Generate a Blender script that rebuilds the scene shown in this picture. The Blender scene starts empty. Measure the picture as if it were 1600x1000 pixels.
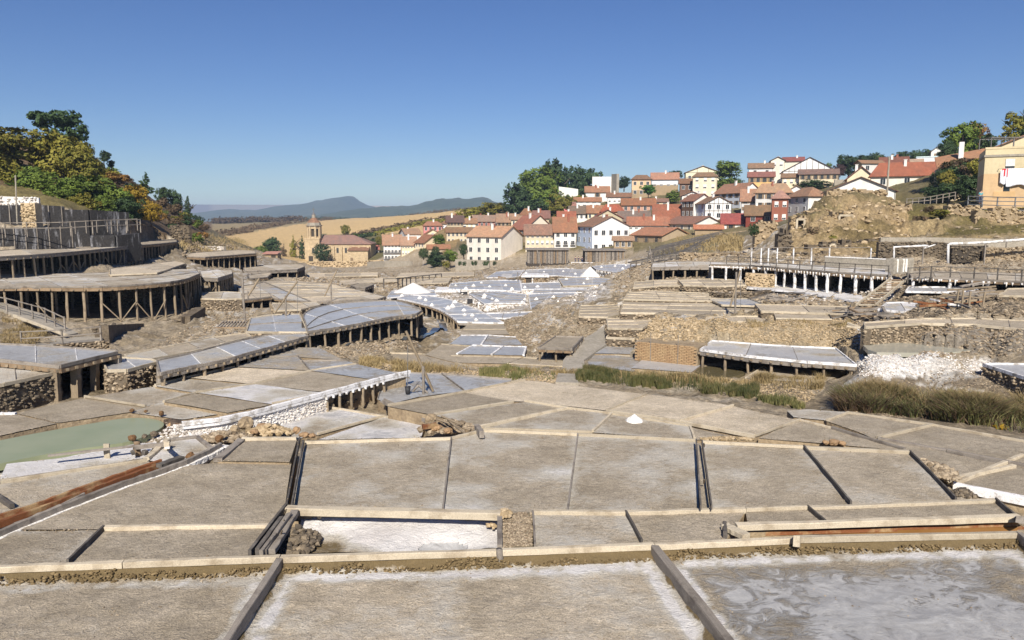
import bpy, math, random
import numpy as np
from mathutils import Vector, Matrix, Quaternion

# ---------------------------------------------------------------- camera, sky, sun, exposure
scene = bpy.context.scene
FPX = 1180.0; CH = 6.0
PITCH = math.atan((500-345)/FPX)
cam_d = bpy.data.cameras.new("camera"); cam = bpy.data.objects.new("camera", cam_d)
scene.collection.objects.link(cam); scene.camera = cam
cam.location = (0, 0, CH); cam.rotation_euler = (math.pi/2 - PITCH, 0, 0)
cam_d.sensor_width = 36; cam_d.lens = 36*FPX/1600; cam_d.clip_start = 0.1; cam_d.clip_end = 20000
SUN_EL, SUN_AZ = math.radians(38), math.radians(183)      # compass angle of the sun seen from the scene, 180 = behind the camera
world = bpy.data.worlds.new("World"); scene.world = world; world.use_nodes = True
nt = world.node_tree; nt.nodes.clear()
sky = nt.nodes.new('ShaderNodeTexSky'); sky.sky_type = 'NISHITA'; sky.sun_disc = False
sky.sun_elevation = SUN_EL; sky.sun_rotation = SUN_AZ
sky.air_density = 1.0; sky.dust_density = 0.0; sky.ozone_density = 5.0; sky.altitude = 500
bg = nt.nodes.new('ShaderNodeBackground'); bg.inputs['Strength'].default_value = 0.063
wo = nt.nodes.new('ShaderNodeOutputWorld')
hs = nt.nodes.new('ShaderNodeHueSaturation'); hs.inputs['Saturation'].default_value = 1.16; hs.inputs['Hue'].default_value = 0.514; nt.links.new(sky.outputs[0], hs.inputs['Color'])
nt.links.new(hs.outputs[0], bg.inputs[0]); nt.links.new(bg.outputs[0], wo.inputs[0])
sl = bpy.data.lights.new("sun", 'SUN'); sl.energy = 5.0; sl.angle = math.radians(0.5); sl.color = (1.0, 0.93, 0.82)
sun = bpy.data.objects.new("sun", sl); scene.collection.objects.link(sun)
sdir = Vector((math.sin(SUN_AZ)*math.cos(SUN_EL), math.cos(SUN_AZ)*math.cos(SUN_EL), math.sin(SUN_EL)))
sun.rotation_euler = sdir.to_track_quat('Z', 'Y').to_euler(); sun.location = (0, -30, 60)
scene.view_settings.view_transform = 'Standard'; scene.view_settings.look = 'None'
scene.view_settings.gamma = 1; scene.view_settings.exposure = 0.45; scene.view_settings.use_curve_mapping = False
scene.render.engine = 'CYCLES'

rnd = random.Random(7); nrs = np.random.RandomState(7)
COL = scene.collection

# ---------------------------------------------------------------- measuring the photograph
cp, sp = math.cos(PITCH), math.sin(PITCH)
def ray(px, py):
    x = (px-800)/FPX; u = (500-py)/FPX
    return Vector((x, cp+u*sp, -sp+u*cp))
def P(px, py, z):
    d = ray(px, py); t = (z-CH)/d.z
    return Vector((d.x*t, d.y*t, z))
def V(px, py, D):
    d = ray(px, py); t = D/d.y
    return Vector((d.x*t, D, CH+d.z*t))
def proj(x, y, z):
    dz = z-CH; f = y*cp - dz*sp; u = y*sp + dz*cp
    return 800+FPX*x/f, 500-FPX*u/f
def pip(xs, ys, poly):
    ins = np.zeros(xs.shape, bool); n = len(poly)
    for i in range(n):
        x0, y0 = poly[i][0], poly[i][1]; x1, y1 = poly[(i+1) % n][0], poly[(i+1) % n][1]
        if y0 == y1: continue
        c = ((y0 > ys) != (y1 > ys)) & (xs < (x1-x0)*(ys-y0)/(y1-y0)+x0)
        ins ^= c
    return ins
# ---------------------------------------------------------------- noise
def _h(i, j, s):
    n = (i.astype(np.int64)*374761393 + j.astype(np.int64)*668265263 + s*974711) & 0xffffffff
    n = ((n ^ (n >> 13))*1274126177) & 0xffffffff
    return ((n ^ (n >> 16)) & 0xffffff)/16777215.0
def vn(x, y, s=0):
    x = np.asarray(x, float); y = np.asarray(y, float)
    i = np.floor(x); j = np.floor(y); fx = x-i; fy = y-j
    fx = fx*fx*(3-2*fx); fy = fy*fy*(3-2*fy)
    i = i.astype(np.int64); j = j.astype(np.int64)
    a = _h(i, j, s); b = _h(i+1, j, s); c = _h(i, j+1, s); d = _h(i+1, j+1, s)
    return (a*(1-fx)+b*fx)*(1-fy)+(c*(1-fx)+d*fx)*fy
def fbm(x, y, s=0, o=4):
    r = 0; a = 0.5; t = 0
    for k in range(o):
        r = r + a*vn(x*2**k, y*2**k, s+k*17); t += a; a *= 0.5
    return r/t
# ---------------------------------------------------------------- materials
def nmat(name):
    m = bpy.data.materials.new(name); m.use_nodes = True
    n = m.node_tree; n.nodes.clear()
    b = n.nodes.new('ShaderNodeBsdfPrincipled'); o = n.nodes.new('ShaderNodeOutputMaterial')
    n.links.new(b.outputs[0], o.inputs[0]); b.inputs['Roughness'].default_value = 0.9
    b.inputs['Specular IOR Level'].default_value = 0.25
    return m, n, b
def N(n, t, **k):
    x = n.nodes.new(t)
    for a, v in k.items():
        if a[0] == '_': x.inputs[a[1:].replace('_', ' ')].default_value = v
        else: setattr(x, a, v)
    return x
def pos(n, sc=(1, 1, 1)):
    g = N(n, 'ShaderNodeNewGeometry'); mp = N(n, 'ShaderNodeMapping'); mp.inputs['Scale'].default_value = sc
    n.links.new(g.outputs['Position'], mp.inputs['Vector']); return mp.outputs[0]
def noise(n, vec, scale, det=5, rough=0.6, dist=0):
    x = N(n, 'ShaderNodeTexNoise'); x.inputs['Scale'].default_value = scale; x.inputs['Detail'].default_value = det
    x.inputs['Roughness'].default_value = rough; x.inputs['Distortion'].default_value = dist
    n.links.new(vec, x.inputs['Vector']); return x.outputs['Fac']
def ramp(n, fac, stops):
    r = N(n, 'ShaderNodeValToRGB'); e = r.color_ramp.elements
    while len(e) < len(stops): e.new(0.5)
    for i, (p, c) in enumerate(stops):
        e[i].position = p; e[i].color = (c, c, c, 1) if isinstance(c, (int, float)) else (*c[:3], 1)
    n.links.new(fac, r.inputs[0]); return r.outputs[0]
def mix(n, fac, a, b, mode='MIX'):
    m = N(n, 'ShaderNodeMix', data_type='RGBA', blend_type=mode)
    for i, v in ((0, fac), (6, a), (7, b)):
        if isinstance(v, (int, float)): m.inputs[i].default_value = v if i == 0 else (v, v, v, 1)
        elif isinstance(v, tuple): m.inputs[i].default_value = (*v[:3], 1)
        else: n.links.new(v, m.inputs[i])
    return m.outputs[2]
def math_(n, op, a, b=0.0):
    m = N(n, 'ShaderNodeMath', operation=op)
    for i, v in enumerate((a, b)):
        if isinstance(v, (int, float)): m.inputs[i].default_value = v
        else: n.links.new(v, m.inputs[i])
    return m.outputs[0]
def bump(n, b, h, st=0.5, dist=0.02):
    x = N(n, 'ShaderNodeBump'); x.inputs['Strength'].default_value = st; x.inputs['Distance'].default_value = dist
    n.links.new(h, x.inputs['Height']); n.links.new(x.outputs[0], b.inputs['Normal'])
def attr(n, name):
    a = N(n, 'ShaderNodeAttribute', attribute_name=name); return a
M = {}
def simple(name, c1, c2, scale=3, rough=0.9, bst=0.4, bd=0.02, sc=(1, 1, 1), spec=0.25):
    m, n, b = nmat(name); v = pos(n, sc)
    f = noise(n, v, scale); f2 = noise(n, v, scale*6, 3)
    c = mix(n, ramp(n, f, [(0.32, 0.0), (0.68, 1.0)]), c1, c2)
    c = mix(n, 0.55, c, ramp(n, f2, [(0.3, 0.55), (0.7, 1.35)]), 'MULTIPLY')
    n.links.new(c, b.inputs['Base Color']); b.inputs['Roughness'].default_value = rough
    b.inputs['Specular IOR Level'].default_value = spec
    bump(n, b, f2, bst, bd); M[name] = m; return m
def woodm(name, c1, c2, c3=None, salt=0.0):
    m, n, b = nmat(name)
    tc = N(n, 'ShaderNodeTexCoord'); oi = N(n, 'ShaderNodeObjectInfo')
    mp = N(n, 'ShaderNodeMapping'); mp.inputs['Scale'].default_value = (1.2, 14, 14)
    n.links.new(tc.outputs['Generated'], mp.inputs['Vector']); n.links.new(oi.outputs['Random'], mp.inputs['Location'])
    f = noise(n, mp.outputs[0], 2.2, 6, 0.65, 0.6)
    p = pos(n); f2 = noise(n, p, 2.3, 5); f3 = noise(n, p, 40, 3)
    c = mix(n, ramp(n, f, [(0.3, 0.0), (0.7, 1.0)]), c1, c2)
    if c3: c = mix(n, ramp(n, f2, [(0.5, 0.0), (0.66, 0.75)]), c, c3)
    v = mix(n, 1.0, c, ramp(n, oi.outputs['Random'], [(0, 0.78), (1, 1.15)]), 'MULTIPLY')
    if salt: v = mix(n, ramp(n, noise(n, p, 3.1, 6, 0.7), [(0.62-salt*0.4, 0.0), (0.70-salt*0.3, 1.0)]), v, (0.75, 0.74, 0.74))
    v = mix(n, 0.5, v, ramp(n, f3, [(0.3, 0.6), (0.7, 1.3)]), 'MULTIPLY')
    n.links.new(v, b.inputs['Base Color']); bump(n, b, f, 0.5, 0.01); M[name] = m; return m
woodm('cream_wood', (0.43, 0.365, 0.265), (0.55, 0.48, 0.37), (0.30, 0.24, 0.165))
woodm('grey_wood', (0.19, 0.165, 0.14), (0.34, 0.30, 0.255), (0.11, 0.09, 0.075))
woodm('dark_wood', (0.065, 0.055, 0.047), (0.14, 0.125, 0.11), (0.22, 0.20, 0.175))
woodm('brown_wood', (0.22, 0.15, 0.09), (0.34, 0.25, 0.16), (0.16, 0.11, 0.07))
woodm('post_wood', (0.20, 0.155, 0.10), (0.34, 0.27, 0.19), (0.14, 0.11, 0.08))
woodm('salt_wood', (0.30, 0.27, 0.23), (0.45, 0.42, 0.38), (0.2, 0.17, 0.14), salt=0.6)
woodm('rust_wood', (0.16, 0.055, 0.02), (0.24, 0.10, 0.045), (0.42, 0.30, 0.16))
simple('rubble', (0.36, 0.28, 0.18), (0.24, 0.18, 0.115), 1.6, bst=0.8, bd=0.05)
simple('rubble_dark', (0.17, 0.135, 0.095), (0.09, 0.07, 0.05), 1.4, bst=0.8, bd=0.05)
simple('rock_orange', (0.40, 0.26, 0.14), (0.26, 0.17, 0.10), 4, bst=0.8, bd=0.03)
simple('rock_brown', (0.20, 0.11, 0.05), (0.12, 0.07, 0.035), 5, bst=0.7, bd=0.03)
simple('salt_white', (0.82, 0.80, 0.77), (0.70, 0.66, 0.60), 2.2, bst=0.9, bd=0.05)
simple('moss_edge', (0.20, 0.145, 0.065), (0.13, 0.09, 0.04), 5, bst=0.9, bd=0.03)
simple('mortar_dark', (0.05, 0.042, 0.034), (0.08, 0.065, 0.05), 3)
simple('concrete', (0.38, 0.34, 0.28), (0.28, 0.25, 0.20), 1.2)
simple('gravel', (0.30, 0.25, 0.17), (0.20, 0.16, 0.11), 18, bst=1.0, bd=0.03)
simple('church_stone', (0.55, 0.43, 0.27), (0.42, 0.32, 0.20), 0.25, sc=(1, 1, 1.5))
simple('vine', (0.035, 0.05, 0.015), (0.07, 0.045, 0.02), 0.8)
simple('bark', (0.10, 0.075, 0.055), (0.06, 0.045, 0.035), 2)
simple('metal', (0.12, 0.12, 0.12), (0.18, 0.17, 0.16), 5, rough=0.6)
simple('steel_light', (0.17, 0.175, 0.18), (0.24, 0.24, 0.24), 5, rough=0.5)
simple('black_plastic', (0.03, 0.03, 0.032), (0.045, 0.045, 0.05), 5, rough=0.6)
m, n, b = nmat('glass'); b.inputs['Base Color'].default_value = (0.025, 0.03, 0.035, 1); b.inputs['Roughness'].default_value = 0.15
b.inputs['Specular IOR Level'].default_value = 0.5; M['glass'] = m
def water(name, col, rough=0.08, bs=0.15, tint=None):
    m, n, b = nmat(name); v = pos(n)
    f = noise(n, v, 0.7, 4); c = mix(n, ramp(n, f, [(0.35, 0.0), (0.65, 1.0)]), col, tint or col)
    n.links.new(c, b.inputs['Base Color']); b.inputs['Roughness'].default_value = rough
    b.inputs['Specular IOR Level'].default_value = 0.5; b.inputs['IOR'].default_value = 1.33
    bump(n, b, noise(n, v, 6, 3), bs, 0.01); M[name] = m
water('green_water', (0.24, 0.27, 0.165), 0.35, 0.05, (0.28, 0.30, 0.19))
water('brown_water', (0.12, 0.10, 0.055), 0.06, 0.03)
water('orange_water', (0.22, 0.11, 0.035), 0.1, 0.05, (0.28, 0.15, 0.06))
water('stream_water', (0.06, 0.065, 0.07), 0.1, 0.3)
water('pale_water', (0.34, 0.33, 0.27), 0.15, 0.05, (0.40, 0.38, 0.31))
# salt pan floors: attributes say where salt, water and damp mud lie on each floor
m, n, b = nmat('pan_floor'); v = pos(n); v2 = pos(n, (1.0, 1.25, 1.0))
aS = attr(n, 'salt').outputs['Fac']; aW = attr(n, 'wet').outputs['Fac']; aM = attr(n, 'moss').outputs['Fac']; aT = attr(n, 'tone').outputs['Fac']
n1 = noise(n, v, 0.9, 8, 0.68, 0.4); n2 = noise(n, v2, 5.5, 7, 0.72, 1.1); n3 = noise(n, v, 38, 4, 0.7); n4 = noise(n, v2, 2.2, 9, 0.75, 1.3)
mud = mix(n, ramp(n, n1, [(0.35, 0.0), (0.65, 1.0)]), (0.355, 0.295, 0.212), (0.46, 0.39, 0.295))
mud = mix(n, 1.0, mud, ramp(n, aT, [(0, 0.70), (0.5, 1.0), (1, 1.62)]), 'MULTIPLY')
mud = mix(n, 0.55, mud, ramp(n, noise(n, v, 2.6, 6, 0.75, 0.8), [(0.32, 0.66), (0.68, 1.3)]), 'MULTIPLY')
mud = mix(n, 0.55, mud, ramp(n, n2, [(0.28, 0.62), (0.72, 1.28)]), 'MULTIPLY')
mud = mix(n, 0.85, mud, ramp(n, n3, [(0.30, 0.45), (0.7, 1.5)]), 'MULTIPLY')
mud = mix(n, ramp(n, noise(n, v, 13, 3, 0.8), [(0.66, 0.0), (0.72, 0.75)]), mud, (0.10, 0.08, 0.055))
s = math_(n, 'ADD', math_(n, 'MULTIPLY', n4, 0.75), math_(n, 'MULTIPLY', n2, 0.45))
s = math_(n, 'ADD', s, math_(n, 'MULTIPLY', aS, 1.0)); s = math_(n, 'SUBTRACT', s, 0.70)
sf = ramp(n, s, [(0.14, 0.0), (0.42, 0.75), (0.7, 1.0)])
saltc = mix(n, ramp(n, n1, [(0.3, 0.0), (0.7, 1.0)]), (0.60, 0.565, 0.54), (0.74, 0.72, 0.70))
saltc = mix(n, 0.5, saltc, ramp(n, n3, [(0.3, 0.7), (0.7, 1.2)]), 'MULTIPLY')
saltg = mix(n, 0.8, (0.53, 0.50, 0.44), ramp(n, n3, [(0.3, 0.7), (0.7, 1.25)]), 'MULTIPLY')
c = mix(n, sf, mud, saltg); c = mix(n, ramp(n, s, [(0.50, 0.0), (0.78, 1.0)]), c, saltc)
wf = math_(n, 'ADD', aW, math_(n, 'MULTIPLY', math_(n, 'SUBTRACT', n4, 0.5), 0.9))
wf = ramp(n, wf, [(0.40, 0.0), (0.60, 1.0)])
c = mix(n, math_(n, 'MULTIPLY', wf, 0.85), c, mix(n, ramp(n, n4, [(0.40, 0.0), (0.62, 1.0)]), (0.27, 0.27, 0.27), (0.43, 0.43, 0.425)))
mo = ramp(n, math_(n, 'ADD', aM, math_(n, 'MULTIPLY', math_(n, 'SUBTRACT', n2, 0.5), 0.8)), [(0.42, 0.0), (0.6, 1.0)])
c = mix(n, mo, c, mix(n, n3, (0.10, 0.07, 0.032), (0.23, 0.17, 0.085)))
n.links.new(c, b.inputs['Base Color'])
rg = mix(n, wf, 0.92, 0.30); n.links.new(rg, b.inputs['Roughness']); b.inputs['Specular IOR Level'].default_value = 0.35
hh = math_(n, 'ADD', math_(n, 'MULTIPLY', n2, 1.0), math_(n, 'MULTIPLY', n3, 0.35))
hh = math_(n, 'MULTIPLY', hh, math_(n, 'SUBTRACT', 1.0, math_(n, 'MULTIPLY', wf, 0.7)))
bump(n, b, hh, 1.0, 0.06); M['pan_floor'] = m
# ground: the colour of the earth at each spot comes from an attribute
m, n, b = nmat('ground'); v = pos(n)
a = attr(n, 'earth').outputs['Color']; n1 = noise(n, v, 0.35, 7, 0.7); n2 = noise(n, v, 5, 6, 0.75)
vo = N(n, 'ShaderNodeTexVoronoi'); vo.inputs['Scale'].default_value = 5.5; n.links.new(v, vo.inputs['Vector'])
c = mix(n, 0.7, a, ramp(n, n1, [(0.3, 0.6), (0.7, 1.3)]), 'MULTIPLY')
c = mix(n, 0.9, c, ramp(n, n2, [(0.3, 0.42), (0.7, 1.5)]), 'MULTIPLY')  # strong mottling puts some rubble shadow into the earth colour
c = mix(n, 0.7, c, ramp(n, noise(n, v, 1.6, 5, 0.7), [(0.3, 0.55), (0.7, 1.4)]), 'MULTIPLY')
c = mix(n, 0.35, c, ramp(n, vo.outputs['Color'], [(0.1, 0.6), (0.9, 1.4)]), 'MULTIPLY')
n.links.new(c, b.inputs['Base Color']); bump(n, b, n2, 1.0, 0.2); M['ground'] = m
def stuccom(col):
    k = 'wall_%02d%02d%02d' % tuple(int(x*99) for x in col)
    if k in M: return M[k]
    d = tuple(x*0.80 for x in col)
    m, n, b = nmat(k); v = pos(n, (1, 1, 0.35)); f = noise(n, v, 0.5, 6, 0.7); f2 = noise(n, pos(n), 3, 4)
    c = mix(n, ramp(n, f, [(0.42, 0.0), (0.75, 1.0)]), col, d); c = mix(n, 0.3, c, ramp(n, f2, [(0.3, 0.75), (0.7, 1.15)]), 'MULTIPLY')
    n.links.new(c, b.inputs['Base Color']); bump(n, b, f2, 0.2, 0.02); M[k] = m; return m
def roofm(col):
    k = 'roof_%02d%02d%02d' % tuple(int(x*99) for x in col)
    if k in M: return M[k]
    m, n, b = nmat(k); a = attr(n, 'tile').outputs['Vector']
    bt = N(n, 'ShaderNodeTexBrick'); bt.inputs['Scale'].default_value = 1.0; bt.inputs['Brick Width'].default_value = 0.5; bt.inputs['Row Height'].default_value = 0.42
    bt.inputs['Mortar Size'].default_value = 0.05; bt.inputs['Color1'].default_value = (*col, 1); bt.inputs['Color2'].default_value = (col[0]*1.35, col[1]*1.4, col[2]*1.35, 1)
    bt.inputs['Mortar'].default_value = (col[0]*.72, col[1]*.7, col[2]*.7, 1); n.links.new(a, bt.inputs['Vector'])
    v = pos(n); f = noise(n, v, 0.45, 6, 0.7); c = mix(n, ramp(n, f, [(0.4, 0.0), (0.72, 0.7)]), bt.outputs[0], (col[0]*.6, col[1]*.85, col[2]*.95))
    c = mix(n, 0.4, c, ramp(n, noise(n, v, 2.5, 4), [(0.3, 0.6), (0.7, 1.4)]), 'MULTIPLY')
    n.links.new(c, b.inputs['Base Color']); bump(n, b, bt.outputs[1], -0.6, 0.05); M[k] = m; return m
def leafm(name, c1, c2, c3):
    m, n, b = nmat(name); v = pos(n); oi = N(n, 'ShaderNodeObjectInfo')
    f = noise(n, v, 0.5, 3); f2 = noise(n, v, 4, 2)
    c = mix(n, ramp(n, f, [(0.38, 0.0), (0.62, 1.0)]), c1, c2); c = mix(n, ramp(n, f2, [(0.5, 0.0), (0.75, 1.0)]), c, c3)
    c = mix(n, 1.0, c, ramp(n, oi.outputs['Random'], [(0, 0.75), (1, 1.3)]), 'MULTIPLY')
    n.links.new(c, b.inputs['Base Color']); b.inputs['Roughness'].default_value = 0.7
    b.inputs['Subsurface Weight'].default_value = 0.0; M[name] = m
leafm('leaf_dark', (0.028, 0.052, 0.02), (0.045, 0.078, 0.026), (0.065, 0.10, 0.035))
leafm('leaf_green', (0.075, 0.12, 0.018), (0.115, 0.16, 0.025), (0.17, 0.20, 0.035))
leafm('leaf_olive', (0.15, 0.155, 0.022), (0.20, 0.18, 0.028), (0.24, 0.17, 0.035))
leafm('leaf_bright', (0.05, 0.13, 0.02), (0.07, 0.17, 0.03), (0.10, 0.2, 0.05))
leafm('leaf_yellow', (0.30, 0.19, 0.02), (0.40, 0.26, 0.03), (0.25, 0.2, 0.04))
leafm('leaf_orange', (0.20, 0.10, 0.025), (0.13, 0.09, 0.03), (0.28, 0.15, 0.03))
leafm('leaf_brown', (0.10, 0.065, 0.04), (0.13, 0.085, 0.05), (0.09, 0.09, 0.04))
leafm('leaf_purple', (0.05, 0.025, 0.03), (0.07, 0.035, 0.035), (0.04, 0.05, 0.03))
leafm('reed_green', (0.075, 0.085, 0.03), (0.13, 0.125, 0.045), (0.22, 0.18, 0.08))
leafm('reed_dry', (0.26, 0.19, 0.09), (0.20, 0.15, 0.07), (0.32, 0.25, 0.13))
# ---------------------------------------------------------------- mesh helpers
def mesh(name, vs, fs, mats, mi=None, smooth=False, attrs=None):
    me = bpy.data.meshes.new(name)
    if isinstance(vs, np.ndarray) and isinstance(fs, np.ndarray):
        nv, nf, k = len(vs), len(fs), fs.shape[1]
        me.vertices.add(nv); me.vertices.foreach_set('co', vs.astype(np.float32).ravel())
        me.loops.add(nf*k); me.loops.foreach_set('vertex_index', fs.astype(np.int32).ravel())
        me.polygons.add(nf); me.polygons.foreach_set('loop_start', np.arange(0, nf*k, k, dtype=np.int32))
        me.update(calc_edges=True)
    else: me.from_pydata([tuple(v) for v in vs], [], [tuple(f) for f in fs])
    for m in (mats if isinstance(mats, (list, tuple)) else [mats]): me.materials.append(M[m] if isinstance(m, str) else m)
    if mi is not None: me.polygons.foreach_set('material_index', np.asarray(mi, dtype=np.int32))
    me.polygons.foreach_set('use_smooth', np.full(len(me.polygons), bool(smooth)))
    for k, (typ, arr) in (attrs or {}).items():
        a = me.attributes.new(k, typ, 'POINT'); key = {'FLOAT': 'value', 'FLOAT_COLOR': 'color', 'FLOAT_VECTOR': 'vector'}[typ]
        a.data.foreach_set(key, np.asarray(arr, dtype=np.float32).ravel())
    me.update(); return me
def obj(name, me, parent=None, loc=(0, 0, 0), **k):
    o = bpy.data.objects.new(name, me); COL.objects.link(o); o.location = loc
    if parent: o.parent = parent
    for a, v in k.items(): o[a] = v
    return o
def thing(name, label, cat, loc=(0, 0, 0), yaw=0, group=None):
    o = obj(name, None, None, loc, label=label, category=cat); o.rotation_euler = (0, 0, yaw); o.empty_display_size = 0.3
    if group: o['group'] = group
    return o
class MB:
    def __init__(s): s.v = []; s.f = []; s.m = []; s.t = []
    def add(s, vs, fs, m=0, t=None):
        o = len(s.v); s.v += [tuple(v) for v in vs]; s.f += [tuple(i+o for i in f) for f in fs]; s.m += [m]*len(fs)
        s.t += (t or [(v[0]+v[1], v[2], 0) for v in vs])
    def box(s, x0, x1, y0, y1, z0, z1, m=0):
        s.add([(x0, y0, z0), (x1, y0, z0), (x1, y1, z0), (x0, y1, z0), (x0, y0, z1), (x1, y0, z1), (x1, y1, z1), (x0, y1, z1)],
              [(0, 3, 2, 1), (4, 5, 6, 7), (0, 1, 5, 4), (1, 2, 6, 5), (2, 3, 7, 6), (3, 0, 4, 7)], m)
    def prism(s, poly, z0, z1, m=0):       # poly counter-clockwise
        n = len(poly); s.add([(p[0], p[1], z0) for p in poly]+[(p[0], p[1], z1) for p in poly],
              [tuple(range(n-1, -1, -1)), tuple(range(n, 2*n))]+[(i, (i+1) % n, n+(i+1) % n, n+i) for i in range(n)], m)
    def slab(s, q, th, m=0):               # quad or polygon in 3D thickened downwards
        n = len(q); q = [Vector(x) for x in q]
        u = (q[1]-q[0]).normalized(); w = (q[-1]-q[0]); w = (w-u*w.dot(u)).normalized()
        t = [((x-q[0]).dot(u), (x-q[0]).dot(w), 0) for x in q]
        s.add([x for x in q]+[x-Vector((0, 0, th)) for x in q], [tuple(range(n)), tuple(range(2*n-1, n-1, -1))]+[(i, n+i, n+(i+1) % n, (i+1) % n) for i in range(n)], m, t+t)
    def tube(s, pts, rs, seg=7, m=0):
        rings = []
        for i, p in enumerate(pts):
            p = Vector(p); d = (Vector(pts[min(i+1, len(pts)-1)])-Vector(pts[max(i-1, 0)])).normalized()
            a = d.cross(Vector((0.3, 0.9, 0.31))).normalized(); b = d.cross(a)
            rings.append([p+(a*math.cos(2*math.pi*k/seg)+b*math.sin(2*math.pi*k/seg))*rs[i] for k in range(seg)])
        vs = [v for r in rings for v in r]; fs = []
        for i in range(len(pts)-1):
            for k in range(seg): fs.append((i*seg+k, i*seg+(k+1) % seg, (i+1)*seg+(k+1) % seg, (i+1)*seg+k))
        fs.append(tuple(range(seg-1, -1, -1))); fs.append(tuple((len(pts)-1)*seg+k for k in range(seg)))
        s.add(vs, fs, m)
    def mesh(s, name, mats, smooth=False):
        me = bpy.data.meshes.new(name); me.from_pydata(s.v, [], s.f)
        for m in (mats if isinstance(mats, (list, tuple)) else [mats]): me.materials.append(M[m] if isinstance(m, str) else m)
        me.polygons.foreach_set('material_index', s.m); me.polygons.foreach_set('use_smooth', [smooth]*len(s.f))
        a = me.attributes.new('tile', 'FLOAT_VECTOR', 'POINT'); a.data.foreach_set('vector', np.asarray(s.t, dtype=np.float32).ravel())
        me.update(); return me
_unit = {}
def unit(kind, mat, var=None):
    var = rnd.randrange(4) if var is None else var
    k = (kind, mat, var)
    if k in _unit: return _unit[k]
    r = random.Random(hash((kind, var)) & 255 if False else var*31+len(kind))
    if kind == 'plank':
        n = 9; vs = []; fs = []
        for i in range(n):
            x = i/(n-1)-0.5; jy = r.uniform(-.05, .05); jz = r.uniform(-.04, .04)
            for (y, z) in ((-.5, -.5), (.5, -.5), (.5, .42), (.42, .5), (-.42, .5), (-.5, .42)):
                e = r.uniform(-.05, .05)
                vs.append((x, y+jy+e*.5, z+(jz+e if z > 0 else 0)))
        for i in range(n-1):
            for q in range(6): fs.append((i*6+q, i*6+(q+1) % 6, i*6+6+(q+1) % 6, i*6+6+q))
        fs.append((5, 4, 3, 2, 1, 0)); fs.append(tuple((n-1)*6+q for q in range(6)))
        fs = [tuple(reversed(f)) for f in fs]
    elif kind == 'post':
        n = 5; sg = 7; vs = []; fs = []
        ox = oy = 0
        for i in range(n):
            x = i/(n-1)-0.5; rr = .5*r.uniform(.86, 1.08)
            for q in range(sg):
                a = 2*math.pi*q/sg; vs.append((x, ox+rr*math.cos(a), oy+rr*math.sin(a)))
            ox += r.uniform(-.12, .12); oy += r.uniform(-.12, .12)
        for i in range(n-1):
            for q in range(sg): fs.append((i*sg+(q+1) % sg, i*sg+q, i*sg+sg+q, i*sg+sg+(q+1) % sg))
        fs.append(tuple(range(sg))); fs.append(tuple((n-1)*sg+q for q in range(sg-1, -1, -1)))
        fs = [tuple(reversed(f)) for f in fs]
    me = mesh(kind, vs, fs, mat, smooth=(kind == 'post')); _unit[k] = me; return me
def bar(root, name, kind, mat, p0, p1, w, h, **k):
    p0 = Vector(p0); p1 = Vector(p1); d = p1-p0; L = d.length
    if L < 1e-4: return None
    x = d/L; up = Vector((0, 0, 1)) if abs(x.z) < 0.95 else Vector((0, 1, 0))
    y = up.cross(x).normalized(); z = x.cross(y)
    o = obj(name, unit(kind, mat), root)
    mt = Matrix.Translation((p0+p1)/2-(root.location if root else Vector())) @ Matrix((x, y, z)).transposed().to_4x4() @ Matrix.Diagonal((L, w, h, 1))
    if root and abs(root.rotation_euler.z) > 1e-6: mt = Matrix.Rotation(-root.rotation_euler.z, 4, 'Z') @ mt
    o.matrix_local = mt
    for a, v in k.items(): o[a] = v
    return o
def resample(pl, n):
    pl = [Vector(p) for p in pl]; L = [0]
    for a, b in zip(pl, pl[1:]): L.append(L[-1]+(b-a).length)
    out = []
    for i in range(n+1):
        t = L[-1]*i/n; k = 0
        while k < len(L)-2 and L[k+1] < t: k += 1
        f = (t-L[k])/max(L[k+1]-L[k], 1e-9); out.append(pl[k].lerp(pl[k+1], f))
    return out
def plen(pl): return sum((Vector(b)-Vector(a)).length for a, b in zip(pl, pl[1:]))
ICO = None
def _ico():
    t = (1+5**.5)/2
    v = np.array([(-1, t, 0), (1, t, 0), (-1, -t, 0), (1, -t, 0), (0, -1, t), (0, 1, t), (0, -1, -t), (0, 1, -t), (t, 0, -1), (t, 0, 1), (-t, 0, -1), (-t, 0, 1)], float)
    v /= np.linalg.norm(v[0])
    f = np.array([(0, 11, 5), (0, 5, 1), (0, 1, 7), (0, 7, 10), (0, 10, 11), (1, 5, 9), (5, 11, 4), (11, 10, 2), (10, 7, 6), (7, 1, 8), (3, 9, 4), (3, 4, 2), (3, 2, 6), (3, 6, 8), (3, 8, 9), (4, 9, 5), (2, 4, 11), (6, 2, 10), (8, 6, 7), (9, 8, 1)])
    return v, f
IV, IF = _ico()
def stones(cs, sizes, flat=0.7):
    n = len(cs); cs = np.asarray(cs, float); sizes = np.asarray(sizes, float)
    v = np.repeat(IV[None], n, 0)*(0.75+0.5*nrs.rand(n, 12, 1))
    sc = np.stack([sizes*(.7+.7*nrs.rand(n)), sizes*(.7+.7*nrs.rand(n)), sizes*flat*(.7+.6*nrs.rand(n))], 1)
    v = v*sc[:, None, :]; a = nrs.rand(n)*6.28; ca, sa = np.cos(a)[:, None], np.sin(a)[:, None]
    x = v[..., 0]*ca-v[..., 1]*sa; y = v[..., 0]*sa+v[..., 1]*ca
    v = np.stack([x, y, v[..., 2]], -1)+cs[:, None, :]
    f = IF[None]+(np.arange(n)*12)[:, None, None]
    return v.reshape(-1, 3), f.reshape(-1, 3)
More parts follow.
